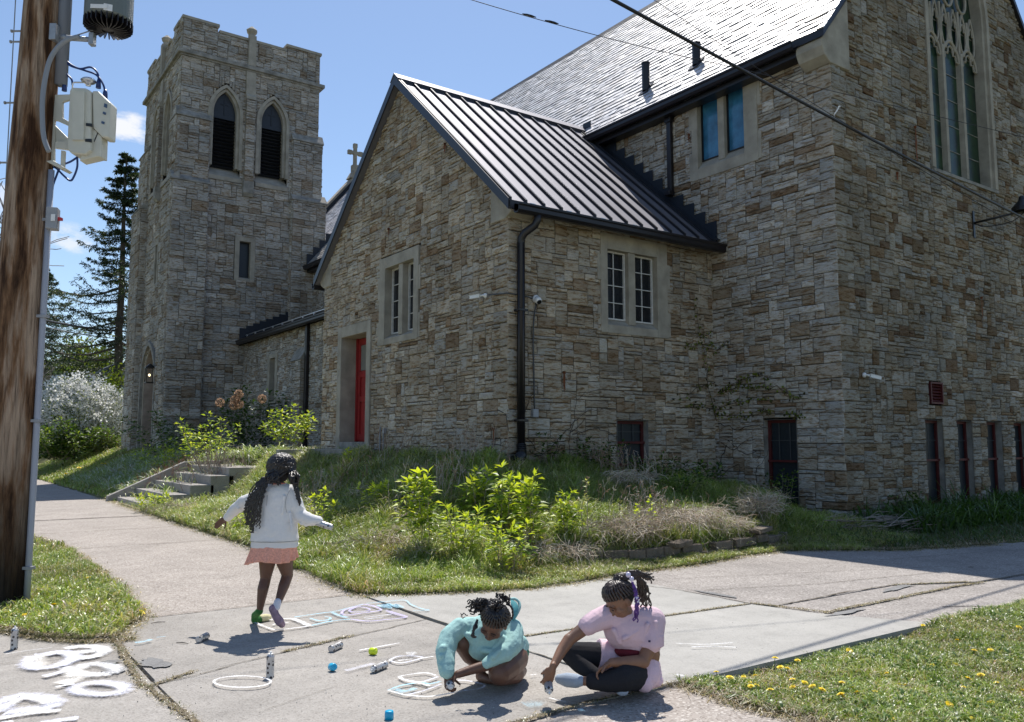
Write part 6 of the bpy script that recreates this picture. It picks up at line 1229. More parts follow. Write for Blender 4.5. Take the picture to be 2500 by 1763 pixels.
# rust streaks: pins with stains
M['rust'] = mat('rust_stain', (.16,.05,.015), .9, noise=.5, nscale=20)
def rust(label, a, nd, l, w_=.018):
    a = Vector(a); nd = Vector(nd); s_ = nd.cross(UP); R = random.Random(int(a.z*100)); vs = []; n = 9
    for i in range(n): t = i/(n-1); ww = w_*(math.sin(PI*min(1, t*1.05+.08))**.6)*R.uniform(.5, 1.2)+.002; o_ = R.uniform(-.008, .008); z_ = -l*t; vs += [a+s_*(o_-ww)+UP*z_+nd*.052, a+s_*(o_+ww)+UP*z_+nd*.052]
    mb = MB(); mb.add(vs, [(2*i, 2*i+1, 2*i+3, 2*i+2) for i in range(n-1)]); mb.obox(a+nd*.05, s_*.012, nd*.02, UP*.02); tag(mb.build('rusty_fixing', M['rust'], fix=False), label, 'rusty fixing', 'rusty iron pins in the church walls')
rust('long rust streak from an iron pin left of the traceried window', at(2228, 312, y=NY0), -Y, .75, .035); rust('short rust streak under an iron pin on the front wall', at(2184, 425, y=NY0), -Y, .16, .03); rust('rust streak on the side entrance wall left of its window', at(1373, 910, y=PY0), -Y, .34, .025)
rust('rust streak high on the gable by the roof edge', at(1092, 353, x=PX0), -X, .18, .04); rust('small rust streak above the gable window', at(954, 560, x=PX0), -X, .16, .02); rust('rust streak near the foot of the gable corner', at(1212, 1048, x=PX0), -X, .32, .02); rust('rust streak on the nave side wall right of the roof drainpipe', at(1686, 330, x=NX), -X, .16, .02); rust('faint rust streak high above the red vent', at(2390, 728, y=NY0), -Y, .5, .02)
# ---------------- chalk on the pavement ----------------
def chalk_mat():
    m = bpy.data.materials.new('chalk'); m.use_nodes = True; t = m.node_tree; b = t.nodes['Principled BSDF']; L = t.links.new; n = t.nodes.new; b.inputs['Roughness'].default_value = 1; b.inputs['Specular IOR Level'].default_value = .05
    a = n('ShaderNodeAttribute'); a.attribute_name = 'col'; L(a.outputs['Color'], b.inputs['Base Color']); g = n('ShaderNodeNewGeometry')
    z = n('ShaderNodeTexNoise'); z.inputs['Scale'].default_value = 70; z.inputs['Detail'].default_value = 4; L(g.outputs['Position'], z.inputs['Vector']); z2 = n('ShaderNodeTexNoise'); z2.inputs['Scale'].default_value = 9; L(g.outputs['Position'], z2.inputs['Vector'])
    s = n('ShaderNodeMath'); s.operation = 'ADD'; L(z.outputs[0], s.inputs[0]); L(z2.outputs[0], s.inputs[1]); mr = n('ShaderNodeMapRange'); mr.inputs[1].default_value = .75; mr.inputs[2].default_value = 1.15; mr.inputs[3].default_value = .32; mr.inputs[4].default_value = 1.15; L(s.outputs[0], mr.inputs[0])
    mu = n('ShaderNodeMath'); mu.operation = 'MULTIPLY'; mu.use_clamp = True; L(mr.outputs[0], mu.inputs[0]); L(a.outputs['Alpha'], mu.inputs[1]); tr = n('ShaderNodeBsdfTransparent'); mx = n('ShaderNodeMixShader'); L(mu.outputs[0], mx.inputs[0]); L(tr.outputs[0], mx.inputs[1]); L(b.outputs[0], mx.inputs[2]); L(mx.outputs[0], t.nodes['Material Output'].inputs[0]); return m
M['chalk'] = chalk_mat(); CHZ = [.0125]
def chalk(label, strokes, off, sc):   # strokes: (pts, halfwidth m, colour, strength)
    V, A, B, C4 = [], [], [], []; R = random.Random(len(strokes)*7+len(label))
    for st in strokes:
        pts, w_, col = st[:3]; al = st[3] if len(st) > 3 else 1.0; CHZ[0] += .00012
        P_ = seg3([at(off[0]+x/sc, off[1]+y/sc, z=0) for x, y in pts], 9) if len(pts) > 2 else [at(off[0]+pts[0][0]/sc, off[1]+pts[0][1]/sc, z=0).lerp(at(off[0]+pts[1][0]/sc, off[1]+pts[1][1]/sc, z=0), i/10) for i in range(11)]
        o = len(V); n = len(P_)
        for i, p in enumerate(P_):
            t = (P_[min(i+1, n-1)]-P_[max(0, i-1)]); t = t.normalized() if t.length else X; s_ = Vector((-t.y, t.x, 0)); ww = w_*R.uniform(.8, 1.2); e = (.4 if i in (0, n-1) else 1)*al*R.uniform(.8, 1.1)
            for k, a in ((-1.15, 0), (-.35, e*.9), (.35, e*.9), (1.15, 0)): q = p+s_*ww*k*1.3; V.append((q.x, q.y, CHZ[0])); C4.append((*col, a))
        for i in range(n-1):
            for k in range(3): a = o+4*i+k; A += [a, a+1, a+5, a+4]; B.append(4)
    Cc = np.array(C4); ob = fast_mesh('chalk_drawing', np.array(V), np.array(A), np.array(B), Cc[:, :3], M['chalk']); c4 = Cc.astype(np.float32); ob.data.color_attributes['col'].data.foreach_set('color', c4.ravel()); return tag(ob, label, 'chalk drawing')
WH, LB, PU, CR = (.92,.92,.93), (.42,.70,.84), (.60,.55,.82), (.93,.89,.82); PB_ = (.80,.81,.92)
def ell(cx, cy, rx, ry, n=14, a0=0): return [(cx+rx*math.cos(2*PI*i/n+a0), cy+ry*math.sin(2*PI*i/n+a0)) for i in range(n+1)]
kB = 6.1556
chalk('thick white sprayed chalk letters reading BRO at the lower left', [
  ([(980,545),(1200,510),(1450,520),(1560,580),(1430,655),(1250,680),(1110,665),(1080,630),(1250,590),(1440,575)], 0.041, WH), ([(1400,530),(1540,590),(1400,660)], 0.020, CR),
  ([(520,650),(700,625),(900,595),(1060,625),(1090,690),(960,770),(780,815),(600,835),(440,815),(430,740),(520,650)], 0.044, PB_), ([(700,630),(900,600),(1070,650),(1060,720),(850,790)], 0.032, WH), ([(560,650),(520,750),(560,820)], .05, CR, .8),
  ([(650,965),(860,915),(1080,850)], 0.027, PB_), ([(1180,840),(1330,785),(1540,785),(1720,835),(1720,890),(1500,935),(1250,935),(1100,880),(980,820)], 0.041, WH), ([(1100,860),(1120,960),(1050,1030),(930,1080)], 0.049, CR), ([(830,1130),(1000,1095),(1120,1075)], 0.015, WH),
  (ell(1510,1150,370,88), .040, PB_), (ell(1500,1150,340,82), .022, CR)], (0, 1500), kB)
chalk('thick white sprayed chalk letters cut by the bottom left corner', [
  ([(-60,1520),(60,1390),(200,1290),(400,1265),(640,1290),(790,1350),(740,1410),(560,1460),(300,1490),(100,1500)], 0.051, PB_), ([(150,1400),(260,1320),(420,1290),(640,1330),(700,1380)], 0.027, CR), ([(-80,1615),(250,1560),(600,1510),(920,1480)], 0.024, WH), ([(600,1680),(850,1640),(1180,1600)], 0.029, PB_), ([(-60,1700),(200,1660)], .03, WH)], (0, 1500), kB)
k5, o5 = 3.8267, (600, 1420)
chalk('chalk hopscotch of white, blue and purple boxes under the standing child', [
  ([(60,390),(240,460),(330,466),(600,432)], .010, WH), ([(60,388),(380,362),(470,368)], .008, WH), ([(440,362),(600,432)], .022, WH), ([(250,420),(320,405),(400,400)], .007, WH),
  ([(450,350),(650,320),(830,295),(950,265),(1100,226)], .008, LB), ([(610,430),(760,395),(900,375),(980,370)], .011, LB), ([(600,360),(680,382),(770,375),(790,355),(740,343)], .009, LB), ([(800,300),(860,330),(950,355)], .016, LB, .8),
  ([(1100,228),(1190,245),(1260,275),(1240,290),(1100,310),(960,330),(900,320),(910,290),(960,270),(1040,245),(1100,230)], .010, PU), ([(960,288),(1040,255),(1120,260),(1160,280),(1100,298),(1000,302),(960,288)], .008, PU), ([(980,370),(1140,388),(1300,375),(1440,360),(1500,345),(1400,312),(1310,288)], .009, PU), ([(1100,355),(1240,338),(1380,320)], .006, PB_), ([(1110,372),(1290,350)], .006, PB_), ([(1320,290),(1430,330),(1500,345)], .02, PU, .6),
  ([(1120,222),(1300,205),(1480,190),(1540,230),(1640,270),(1710,286),(1560,291)], .008, LB), ([(1230,235),(1300,258),(1280,230),(1350,266),(1330,225),(1420,262),(1400,230),(1470,262)], .015, LB, .85)], o5, k5)
chalk('single white chalk line beside the yellow cap', [([(1060,665),(1250,630),(1440,595)], .008, WH)], o5, k5)
chalk('small whitish chalk square with smudges left of the crouching child', [([(1340,760),(1430,722),(1600,722),(1640,740),(1450,785),(1340,760)], .008, PB_), ([(1640,742),(1760,722)], .006, WH), ([(1500,695),(1560,690),(1530,712)], .02, WH, .6), ([(1420,765),(1560,745)], .006, WH), ([(930,860),(1080,820),(1200,790)], .02, PB_, .45)], o5, k5)
chalk('pale blue and white chalk figure under the hands of the crouching child', [([(1430,915),(1530,895),(1680,880),(1780,905)], .007, WH), ([(1430,915),(1480,945),(1600,972),(1720,1003)], .010, WH), ([(1480,945),(1640,965),(1800,915)], .008, PB_), ([(1330,1045),(1450,1000),(1600,975)], .007, LB), ([(1330,1045),(1450,1080),(1520,1092),(1700,1105),(1850,1085),(2020,1050)], .009, WH),
  ([(1500,1090),(1660,1050),(1830,985)], .008, PB_), ([(1400,1040),(1500,1052),(1590,1025)], .016, LB, .8), ([(1980,950),(2100,960),(2230,1000),(2160,1035),(2020,1050)], .008, PB_), ([(1640,967),(1720,985),(1830,960)], .007, LB), ([(1390,1030),(1480,1070)], .02, LB, .5)], o5, k5)
chalk('thin white chalk oval on the pavement below the upright can', [(ell(1940,958,228,46,18,.3), .0065, WH)], (0, 1380), 3.28)
chalk('small light blue chalk smear left of the lying can', [([(1080,642),(1160,630),(1210,615)], .02, LB, .8), ([(1250,600),(1330,590)], .007, LB, .6)], (0, 1380), 3.28)
chalk('faint white chalk strokes beside the leftmost can', [([(40,735),(180,712),(340,690)], .005, WH, .6), ([(300,560+140),(420,680)], .004, WH, .5)], (0, 1380), 3.28)
chalk('white chalk dash with pale blue smudges before the sitting child', [([(250,1410),(330,1432),(420,1450)], .006, WH), ([(0,1485),(100,1470),(190,1480)], .04, LB, .28), ([(540,1535),(600,1530)], .018, LB, .4), ([(60,1180),(130,1170)], .006, WH, .7)], (1280, 1370), 4.119)
chalk('faint white chalk strokes behind the sitting child', [([(0,885),(200,892),(380,880)], .008, WH, .55), ([(100,910),(250,905),(400,912)], .008, WH, .7), ([(0,1092),(60,1105)], .014, WH, .8)], (1650, 1250), 2.701)
# ---------------- spray cans and caps ----------------
def can_mat():
    m = mat('printed_can', (.50,.50,.51), .38, metal=.55, noise=.15, nscale=15); t = m.node_tree; L = t.links.new; n = t.nodes.new; b = t.nodes['Principled BSDF']; src = b.inputs['Base Color'].links[0].from_socket
    g = n('ShaderNodeTexCoord'); v = n('ShaderNodeTexVoronoi'); v.inputs['Scale'].default_value = 42; v.inputs['Randomness'].default_value = .75; L(g.outputs['Object'], v.inputs['Vector'])
    lt = n('ShaderNodeMath'); lt.operation = 'LESS_THAN'; lt.inputs[1].default_value = .33; L(v.outputs['Distance'], lt.inputs[0]); mx = n('ShaderNodeMix'); mx.data_type = 'RGBA'; L(lt.outputs[0], mx.inputs[0]); L(src, mx.inputs[6]); mx.inputs[7].default_value = (.06,.055,.06,1); L(mx.outputs[2], b.inputs['Base Color']); return m
M['can'] = can_mat(); canp = []
def can(label, a, b=None, flip=False):
    a = Vector(a); ax = UP if b is None else (Vector(b)-a).normalized(); root = empty('spray_can', a, label, 'spray can', 'silver chalk spray cans'); q = ax.to_track_quat('Z', 'Y')
    if not canp:
        mb = MB(); mb.lathe([(0,.002),(.019,.0),(.0228,.002),(.0232,.005),(.0225,.008),(.0225,.118),(.0232,.121),(.0225,.124),(.017,.131),(.0135,.133)], (0,0,0), n=28); c = mb.build('can_body', M['can'], None, smooth=False); c.data.polygons.foreach_set('use_smooth', [len(p.vertices) == 4 for p in c.data.polygons])
        mb = MB(); mb.lathe([(.0135,.1325),(.015,.1345),(.0145,.137),(.011,.136),(.008,.134),(.005,.135),(.0048,.139),(.0062,.140),(.0062,.149),(.003,.150),(0,.150)], (0,0,0), n=18); v_ = mb.build('nozzle', M['whiteplastic'], None, smooth=True); canp.extend([c, v_]); k = [c, v_]
    else: k = [o.copy() for o in canp]; [COL.objects.link(o) for o in k]
    for o in k: o.parent = root; o.matrix_parent_inverse = Matrix()
    root.rotation_mode = 'QUATERNION'; root.rotation_quaternion = q @ Matrix.Rotation(rr_.uniform(0, 6), 3, 'Z').to_quaternion(); return root
can('upright silver spray can at the left edge near the grass', at(34, 1585, z=0)); can('upright silver spray can on the chalk oval', at(659, 1655, z=0))
def lying(l, p0, p1): a = at(*p0, z=.0235); b = at(*p1, z=.0235); can(l, a, b)
lying('lying silver spray can left of the shadow of the standing child', (484, 1562), (511, 1549)); lying('lying silver spray can left of the yellow cap', (808, 1585), (836, 1572)); lying('lying silver spray can with nozzle towards the left below the yellow cap', (941, 1622), (903, 1638))
capd = []
def cap(label, p, ax, col):
    ax = Vector(ax).normalized(); root = empty('can_cap', p, label, 'can cap', 'plastic spray can caps'); mb = MB(); mb.lathe([(.0225, 0), (.0222, .03), (.020, .042), (.016, .0435), (0, .044)], p, ax, 26); m2 = [(.0213, .0), (.0213, .030), (.0185, .040), (0, .041)]
    o = mb.build('cap_shell', mat('cap_'+label.split()[0], col, .35), root, smooth=False); o.data.polygons.foreach_set('use_smooth', [len(f.vertices) == 4 for f in o.data.polygons])
    mb = MB(); mb.lathe([(.0205, -.0008), (0, -.0008)], p, ax, 22); mb.build('cap_mouth_shade', mat('cap_mouth_shade', tuple(c*.5 for c in col), .6), root)  # flat disc over the mouth, darker tone paints the shade of the hollow
cap('blue plastic spray can cap standing near the bottom edge', at(950, 1757, z=0), UP, (.01,.36,.62)); cap('blue plastic spray can cap lying below the lying cans', at(817, 1628, z=.024)-RT*.02, (RT*.55-FW*.75+UP*.15), (.03,.42,.68)); cap('yellow-green spray can cap lying on the white line', at(905, 1590, z=.023), (RT*.8-FW*.45+UP*.1), (.62,.78,.02))
# pebbles and grit
mb = MB(); R = random.Random(8)
for i in range(260):
    px, py = R.uniform(0, 2200), R.uniform(1480, 1763); p = at(px, py, z=0)
    if int(zone(np.array(p.x), np.array(p.y))) != 0: continue
    r = R.uniform(.0015, .0045); q = [Vector((R.uniform(.6, 1)*r*math.cos(t), R.uniform(.6, 1)*r*math.sin(t), 0)) for t in (0, 1.2, 2.5, 3.7, 5)]; mb.col = (*([R.uniform(.05, .25)]*3), 1) if R.random() < .75 else (.55,.54,.5,1); mb.add([p+v+UP*.004 for v in q]+[p+UP*(.005+r)], [(i, (i+1) % 5, 5) for i in range(5)])
tag(mb.build('grit', M['straw'], fix=False), 'scattered grit on the concrete', 'grit', kind='stuff')
mb = MB()
for px, py, a, l in ((386, 1520, .5, .05), (445, 1570, -.3, .05), (2360, 1481, 0, .2), (2370, 1385, 0, .03)): p = at(px, py, z=.006); d = RT*math.cos(a)+FW*math.sin(a); mb.tube([p-d*l, p+UP*.004, p+d*l], [.002, .0035, .002], 5)
tag(mb.build('twig_litter', M['bark'], fix=False), 'small twigs lying on the pavement', 'twigs', kind='stuff')
# ---------------- people ----------------
def capsule(mb, a, b, ra, rb=None, n=14):
    a, b = Vector(a), Vector(b); rb = ra if rb is None else rb; d = b-a; L_ = d.length; d = d.normalized() if L_ > 1e-6 else UP; P_, Rr = [], []
    for t in (-1, -.92, -.7, -.38): P_.append(a+d*ra*t); Rr.append(ra*math.sqrt(max(.0004, 1-t*t)))
    for k in range(5): P_.append(a.lerp(b, k/4)); Rr.append(ra+(rb-ra)*k/4)
    for t in (.38, .7, .92, 1): P_.append(b+d*rb*t); Rr.append(rb*math.sqrt(max(.0004, 1-t*t)))
    mb.tube(P_, Rr, n)
def chain(mb, pts):
    for (a, ra), (b, rb) in zip(pts[:-1], pts[1:]): capsule(mb, a, b, ra, rb)
def ellips(mb, c, a, b, d, n=16):
    c, a, b, d = Vector(c), Vector(a), Vector(b), Vector(d); vs = []; m_ = 10
    for i in range(m_+1):
        p = -PI/2+PI*i/m_; cp, sp_ = max(.02, math.cos(p)), math.sin(p); vs += [c+a*cp*math.cos(2*PI*j/n)+b*cp*math.sin(2*PI*j/n)+d*sp_ for j in range(n)]
    mb.add(vs, [(i*n+j, i*n+(j+1) % n, (i+1)*n+(j+1) % n, (i+1)*n+j) for i in range(m_) for j in range(n)]+[tuple(range(n))[::-1], tuple(range(m_*n, m_*n+n))])
def loft(mb, secs, n=28):     # (centre, halfwidth vec, halfdepth vec)
    vs = []
    for c, a, b in secs: vs += [Vector(c)+Vector(a)*math.copysign(abs(math.cos(t))**.85, math.cos(t))+Vector(b)*math.copysign(abs(math.sin(t))**.85, math.sin(t)) for t in [2*PI*j/n for j in range(n)]]
    k = len(secs); mb.add(vs, [(i*n+j, i*n+(j+1) % n, (i+1)*n+(j+1) % n, (i+1)*n+j) for i in range(k-1) for j in range(n)]+[tuple(range(n))[::-1], tuple(range((k-1)*n, k*n))])
def flesh(mb, name, mt, parent, vox=.005, it=4, fold=0):
    o = mb.build(name, mt, parent, smooth=True); r = o.modifiers.new('join', 'REMESH'); r.mode = 'VOXEL'; r.voxel_size = vox; r.use_smooth_shade = True; s = o.modifiers.new('soften', 'SMOOTH'); s.factor = .5; s.iterations = it
    if fold:
        tx = bpy.data.textures.new(name+'_folds', 'CLOUDS'); tx.noise_scale = .055; tx.noise_depth = 2; d = o.modifiers.new('folds', 'DISPLACE'); d.texture = tx; d.strength = fold; d.mid_level = .5; d.texture_coords = 'GLOBAL'
    return o
def hand(mb, w_, d, n, t, s=1.0, curl=.5, spread=.0, thumbcurl=.3, tout=.75):
    w_, d = Vector(w_), Vector(d).normalized(); n = Vector(n); n = (n-d*n.dot(d)).normalized(); t = Vector(t); t = (t-d*t.dot(d)-n*t.dot(n)).normalized()
    ellips(mb, w_+d*.042*s, t*.034*s, n*.014*s, d*.05*s)
    capsule(mb, w_-d*.01*s, w_+d*.03*s, .019*s, .021*s)
    for i in range(4):
        b = w_+d*(.082-.004*abs(i-1.2))*s+t*(.027-.018*i)*s; l = (.030,.034,.031,.024)[i]*s; a = curl*(.5+.08*i); q = b; r = (.0088, .009, .0088, .008)[i]*s; ds = (d+t*spread*(1.5-i)).normalized(); b0 = w_+d*.05*s+t*(.024-.016*i)*s; capsule(mb, b0, b, r*1.1, r)
        for k in range(3): e = q+(ds*math.cos(a)+n*math.sin(a))*l*(1, .72, .6)[k]; capsule(mb, q, e, r*(1, .93, .86)[k], r*(.93, .86, .75)[k], 10); q = e; a += curl*(1, .9, .7)[k]
    q = w_+d*.022*s+t*.026*s; dd = (d*.65+t*tout+n*.25).normalized()
    for k in range(3): e = q+dd*(.034, .026, .021)[k]*s; capsule(mb, q, e, (.012, .0095, .009)[k]*s, (.0095, .009, .0075)[k]*s, 10); q = e; dd = (dd+n*thumbcurl+d*.25-t*.2*thumbcurl).normalized()
def head(mb, c, f, u, s=.9):
    c, f = Vector(c), Vector(f).normalized(); u = Vector(u); u = (u-f*u.dot(f)).normalized(); r = f.cross(u)
    ellips(mb, c+u*.02*s-f*.012*s, r*.076*s, f*.092*s, u*.088*s); ellips(mb, c-u*.035*s+f*.028*s, r*.058*s, f*.058*s, u*.062*s); ellips(mb, c-u*.075*s+f*.052*s, r*.026*s, f*.024*s, u*.022*s)
    capsule(mb, c+u*.005*s+f*.082*s, c-u*.022*s+f*.095*s, .007*s, .0115*s, 10)
    for q in (-1, 1):
        ellips(mb, c-u*.026*s+f*.092*s+r*q*.012*s, r*.009*s, f*.009*s, u*.007*s); ellips(mb, c-u*.02*s+f*.055*s+r*q*.040*s, r*.024*s, f*.022*s, u*.026*s)
        ellips(mb, c-u*.008*s-f*.008*s+r*q*.078*s, r*.008*s, f*.018*s, u*.028*s); ellips(mb, c+u*.022*s+f*.071*s+r*q*.030*s, r*.022*s, f*.008*s, u*.007*s)
    ellips(mb, c-u*.046*s+f*.083*s, r*.022*s, f*.011*s, u*.006*s); ellips(mb, c-u*.056*s+f*.081*s, r*.019*s, f*.011*s, u*.007*s)
    return f, u, r
def eyes(parent, c, fur, s, matw, matl):
    f, u, r = fur; c = Vector(c); mb = MB(); m2 = MB()
    for q in (-1, 1):
        e = c+u*.006*s+f*.076*s+r*q*.030*s; ellips(mb, e, r*.014*s, f*.008*s, u*.0055*s); ellips(m2, e+f*.006*s-u*.002*s, r*.0055*s, f*.004*s, u*.0045*s)
        for k in range(5): a = e+u*(.020+.003*math.sin(k/4*PI))*s+r*(k-2)*.0065*s+f*.005*s; capsule(m2, a, a+r*.005*s, .0022*s, n=6)
        for k in range(4): a = e-u*.001*s+r*(k-1.5)*.007*s+f*.0065*s+u*.004*s*(1-abs(k-1.5)/2); capsule(m2, a, a+r*.006*s, .0016*s, n=6)
    mb.build('eye', matw, parent, smooth=True); m2.build('brow_and_lash', matl, parent, smooth=True)
def strand(mb, pts, r0, r1, wig, R, turns=3.0, n=6):
    P_ = seg3([Vector(p) for p in pts], 7); k = len(P_); ph = R.uniform(0, 6); Q = []
    for i, p in enumerate(P_):
        t = (P_[min(i+1, k-1)]-P_[max(0, i-1)]).normalized(); a = t.orthogonal().normalized(); b = t.cross(a); w_ = wig*min(1, i/k*2.5+.1); g = ph+turns*2*PI*i/k*2; Q.append(p+(a*math.cos(g)+b*math.sin(g))*w_)
    mb.tube(Q, [(r0+(r1-r0)*i/k)*(1+.22*math.sin(i*2.1)) for i in range(k)], n)
def skin(n, c): return mat(n, c, .48, spec=.45, noise=.12, nscale=25, bump=.08, bscale=180)
def cloth(n, c, nz=.10, **k): return mat(n, c, .9, spec=.15, noise=nz, nscale=k.pop('nscale', 160), bump=.25, bscale=300)
M['skin1'], M['skin2'], M['skin3'] = skin('skin_deep_brown', (.13,.065,.042)), skin('skin_dark_brown', (.135,.066,.042)), skin('skin_brown', (.235,.12,.072))
M['scalp'] = mat('dark_hair_base', (.006,.004,.004), .8); M['hair'] = mat('black_braids', (.016,.012,.011), .36, spec=.6, noise=.4, nscale=60); M['hair3'] = mat('dark_brown_braids', (.036,.023,.018), .36, spec=.6, noise=.4, nscale=60)
M['eyew'] = mat('eye_white', (.5,.48,.45), .3); M['brow'] = mat('brow_hair', (.01,.007,.006), .8)
# --- child 1: standing, seen from behind
D1_ = 6.28; o1, s1c = (450, 1080), 3.238
def j1(x, y, d=0): return atd(o1[0]+x/s1c, o1[1]+y/s1c, D1_+d)
K1 = empty('person', (*at(640, 1520, z=0).xy, 0), 'child standing with back turned, white sweatshirt, coral skirt and long black braids, arms held out', 'person')
mb = MB(); hc = j1(770, 205, .02); fur = head(mb, hc, FW*.9+RT*.35-UP*.25, UP, .92)
capsule(mb, hc-UP*.05, j1(735, 350, .01), .034, .036)
chain(mb, [(j1(660, 880), .070), (j1(655, 960, .01), .060), (j1(643, 1075, .03), .040), (j1(622, 1160, -.01), .041), (j1(596, 1330, -.02), .023)])
chain(mb, [(j1(790, 880), .072), (j1(795, 950, .02), .062), (j1(815, 1050, .06), .042), (j1(785, 1140, .0), .040), (j1(735, 1285, -.08), .023)])
capsule(mb, j1(660, 850), j1(790, 850), .08, .08); chain(mb, [(j1(725, 850), .09), (j1(728, 600), .085), (j1(732, 430), .085), (j1(735, 350), .04)]); chain(mb, [(j1(735, 410), .04), (j1(638, 400), .035), (j1(470, 470, .05), .028)]); chain(mb, [(j1(735, 410), .04), (j1(835, 410), .035), (j1(900, 590, 0), .030)])
capsule(mb, j1(470, 470, .05), j1(325, 605, .12), .026, .021); hand(mb, j1(325, 600, .12), -RT*.75-UP*.55+FW*.25, -RT*.3+UP*-.5-FW*.5, FW*.9-RT*.2, .72, .35)
capsule(mb, j1(900, 590, 0), j1(1060, 625, -.04), .027, .021); hand(mb, j1(1052, 622, -.04), RT*.93-UP*.28, -UP*.75-RT*.2+FW*.3, FW*.3+UP*.3+RT*.2, .74, 1.05, thumbcurl=.7)
flesh(mb, 'body', M['skin1'], K1, .0045, 3)
M['sweat'] = cloth('heather_sweatshirt', (.74,.725,.71), .07, nscale=220); mb = MB()
W_ = lambda w_: RT*w_; Dp = lambda w_: FW*w_
loft(mb, [(j1(742,318,.0), W_(.050), Dp(.045)), (j1(738,330), W_(.075), Dp(.055)), (j1(735,350), W_(.118), Dp(.072)), (j1(732,385), W_(.138), Dp(.088)), (j1(728,470), W_(.150), Dp(.10)), (j1(722,600), W_(.156), Dp(.108)), (j1(716,700), W_(.168), Dp(.118)), (j1(714,765), W_(.176), Dp(.122)), (j1(714,785), W_(.168), Dp(.116)), (j1(714,828), W_(.172), Dp(.118))])
chain(mb, [(j1(638, 385), .056), (j1(560, 440, .03), .054), (j1(468, 478, .06), .050), (j1(400, 530, .09), .043), (j1(345, 592, .12), .034)])
chain(mb, [(j1(835, 395), .060), (j1(875, 480, -.01), .060), (j1(905, 575, -.01), .058), (j1(985, 612, -.03), .045), (j1(1062, 620, -.04), .034)])
for a, b, r in ((j1(905,600,-.05), j1(960,560,-.02), .018), (j1(930,640,-.05), j1(1000,590,-.03), .016), (j1(860,470,-.05), j1(930,520,-.04), .018), (j1(430,520,.03), j1(470,450,.05), .016), (j1(960,655,-.04), j1(1040,600,-.04), .014), (j1(790,430,-.09), j1(775,560,-.10), .012), (j1(835,560,-.08), j1(850,700,-.10), .012)): capsule(mb, a, b, r, r*.7)
flesh(mb, 'sweatshirt', M['sweat'], K1, .005, 5, .010)
mb = MB(); ring = [j1(714,775)+RT*math.cos(t)*.180+FW*math.sin(t)*.128 for t in [2*PI*i/40 for i in range(41)]]; mb.tube(ring, .0022, 5); M['seam'] = mat('seam_grey', (.25,.25,.25), .9); mb.build('hem_seam', M['seam'], K1, smooth=True)
mb = MB(); ring = [j1(742,322)+RT*math.cos(t)*.052+FW*math.sin(t)*.050-UP*.004*math.cos(t) for t in [2*PI*i/30 for i in range(31)]]; mb.tube(ring, .008, 8); mb.build('shirt_collar', cloth('coral_collar', (.72,.22,.15)), K1, smooth=True)
def skirt(name, top, bot, wt, dt, wb, db, pl, amp, mt, parent, tilt=0, n=120):
    mb = MB(); vs = []; top, bot = Vector(top), Vector(bot); m_ = 8
    for i in range(m_+1):
        s_ = i/m_; c = top.lerp(bot, s_); aw, ad = wt+(wb-wt)*s_, dt+(db-dt)*s_
        for j in range(n): t = 2*PI*j/n; k = 1+amp*s_*math.sin(pl*t+1.1*math.sin(2*t)); vs.append(c+RT*math.cos(t)*aw*k+FW*math.sin(t)*ad*k+UP*s_*.012*math.sin(3*t+1)+UP*tilt*s_*math.cos(t))
    mb.add(vs, [(i*n+j, i*n+(j+1) % n, (i+1)*n+(j+1) % n, (i+1)*n+j) for i in range(m_) for j in range(n)]); o = mb.build(name, mt, parent, smooth=True, fix=False); md = o.modifiers.new('thick', 'SOLIDIFY'); md.thickness = .004; return o
M['coral'] = mat('coral_print', (.80,.38,.28), .85, spec=.2, noise=.28, nscale=90)
skirt('skirt', j1(712, 810), j1(690, 938), .158, .112, .180, .14, 15, .085, M['coral'], K1, tilt=.012)
M['sockg'], M['sockc'], M['sockw'], M['sockp'] = cloth('green_sock', (.05,.16,.045)), cloth('cream_sock', (.68,.62,.38)), cloth('white_sock', (.66,.66,.72)), cloth('worn_sock_sole', (.22,.19,.22), .3)
def sole(p, r): return Vector((p.x, p.y, max(p.z, r)))
mb = MB(); h_ = at(622, 1514, z=.026); t_ = h_+RT*.075+FW*.105; chain(mb, [(j1(594, 1335, -.02), .027), (h_+UP*.035, .027), (h_, .027)]); capsule(mb, h_, h_.lerp(t_, .35), .027, .027); flesh(mb, 'sock', M['sockg'], K1, .004, 3)
mb = MB(); chain(mb, [(h_.lerp(t_, .42)+UP*.004, .027), (h_.lerp(t_, .8), .030), (t_, .022)]); flesh(mb, 'sock_toe', M['sockc'], K1, .004, 3)
mb = MB(); capsule(mb, j1(738, 1262, -.08), j1(727, 1305, -.09), .027, .028); flesh(mb, 'sock_cuff', M['sockw'], K1, .004, 3)
mb = MB(); chain(mb, [(j1(700, 1315, -.10), .030), (j1(722, 1370, -.10), .028), (j1(752, 1415, -.08), .033), (j1(772, 1440, -.05), .025)]); flesh(mb, 'sock', cloth('pink_grey_sock', (.34,.24,.30), .35, nscale=30), K1, .004, 3)
mb = MB(); R = random.Random(3); f, u, r_ = fur; ellips(mb, hc+UP*.012-FW*.004, RT*.084, FW*.082, UP*.082); ellips(mb, hc-UP*.045-FW*.055, RT*.07, FW*.035, UP*.06); mb.build('hair_base', M['scalp'], K1, smooth=True); mb = MB()
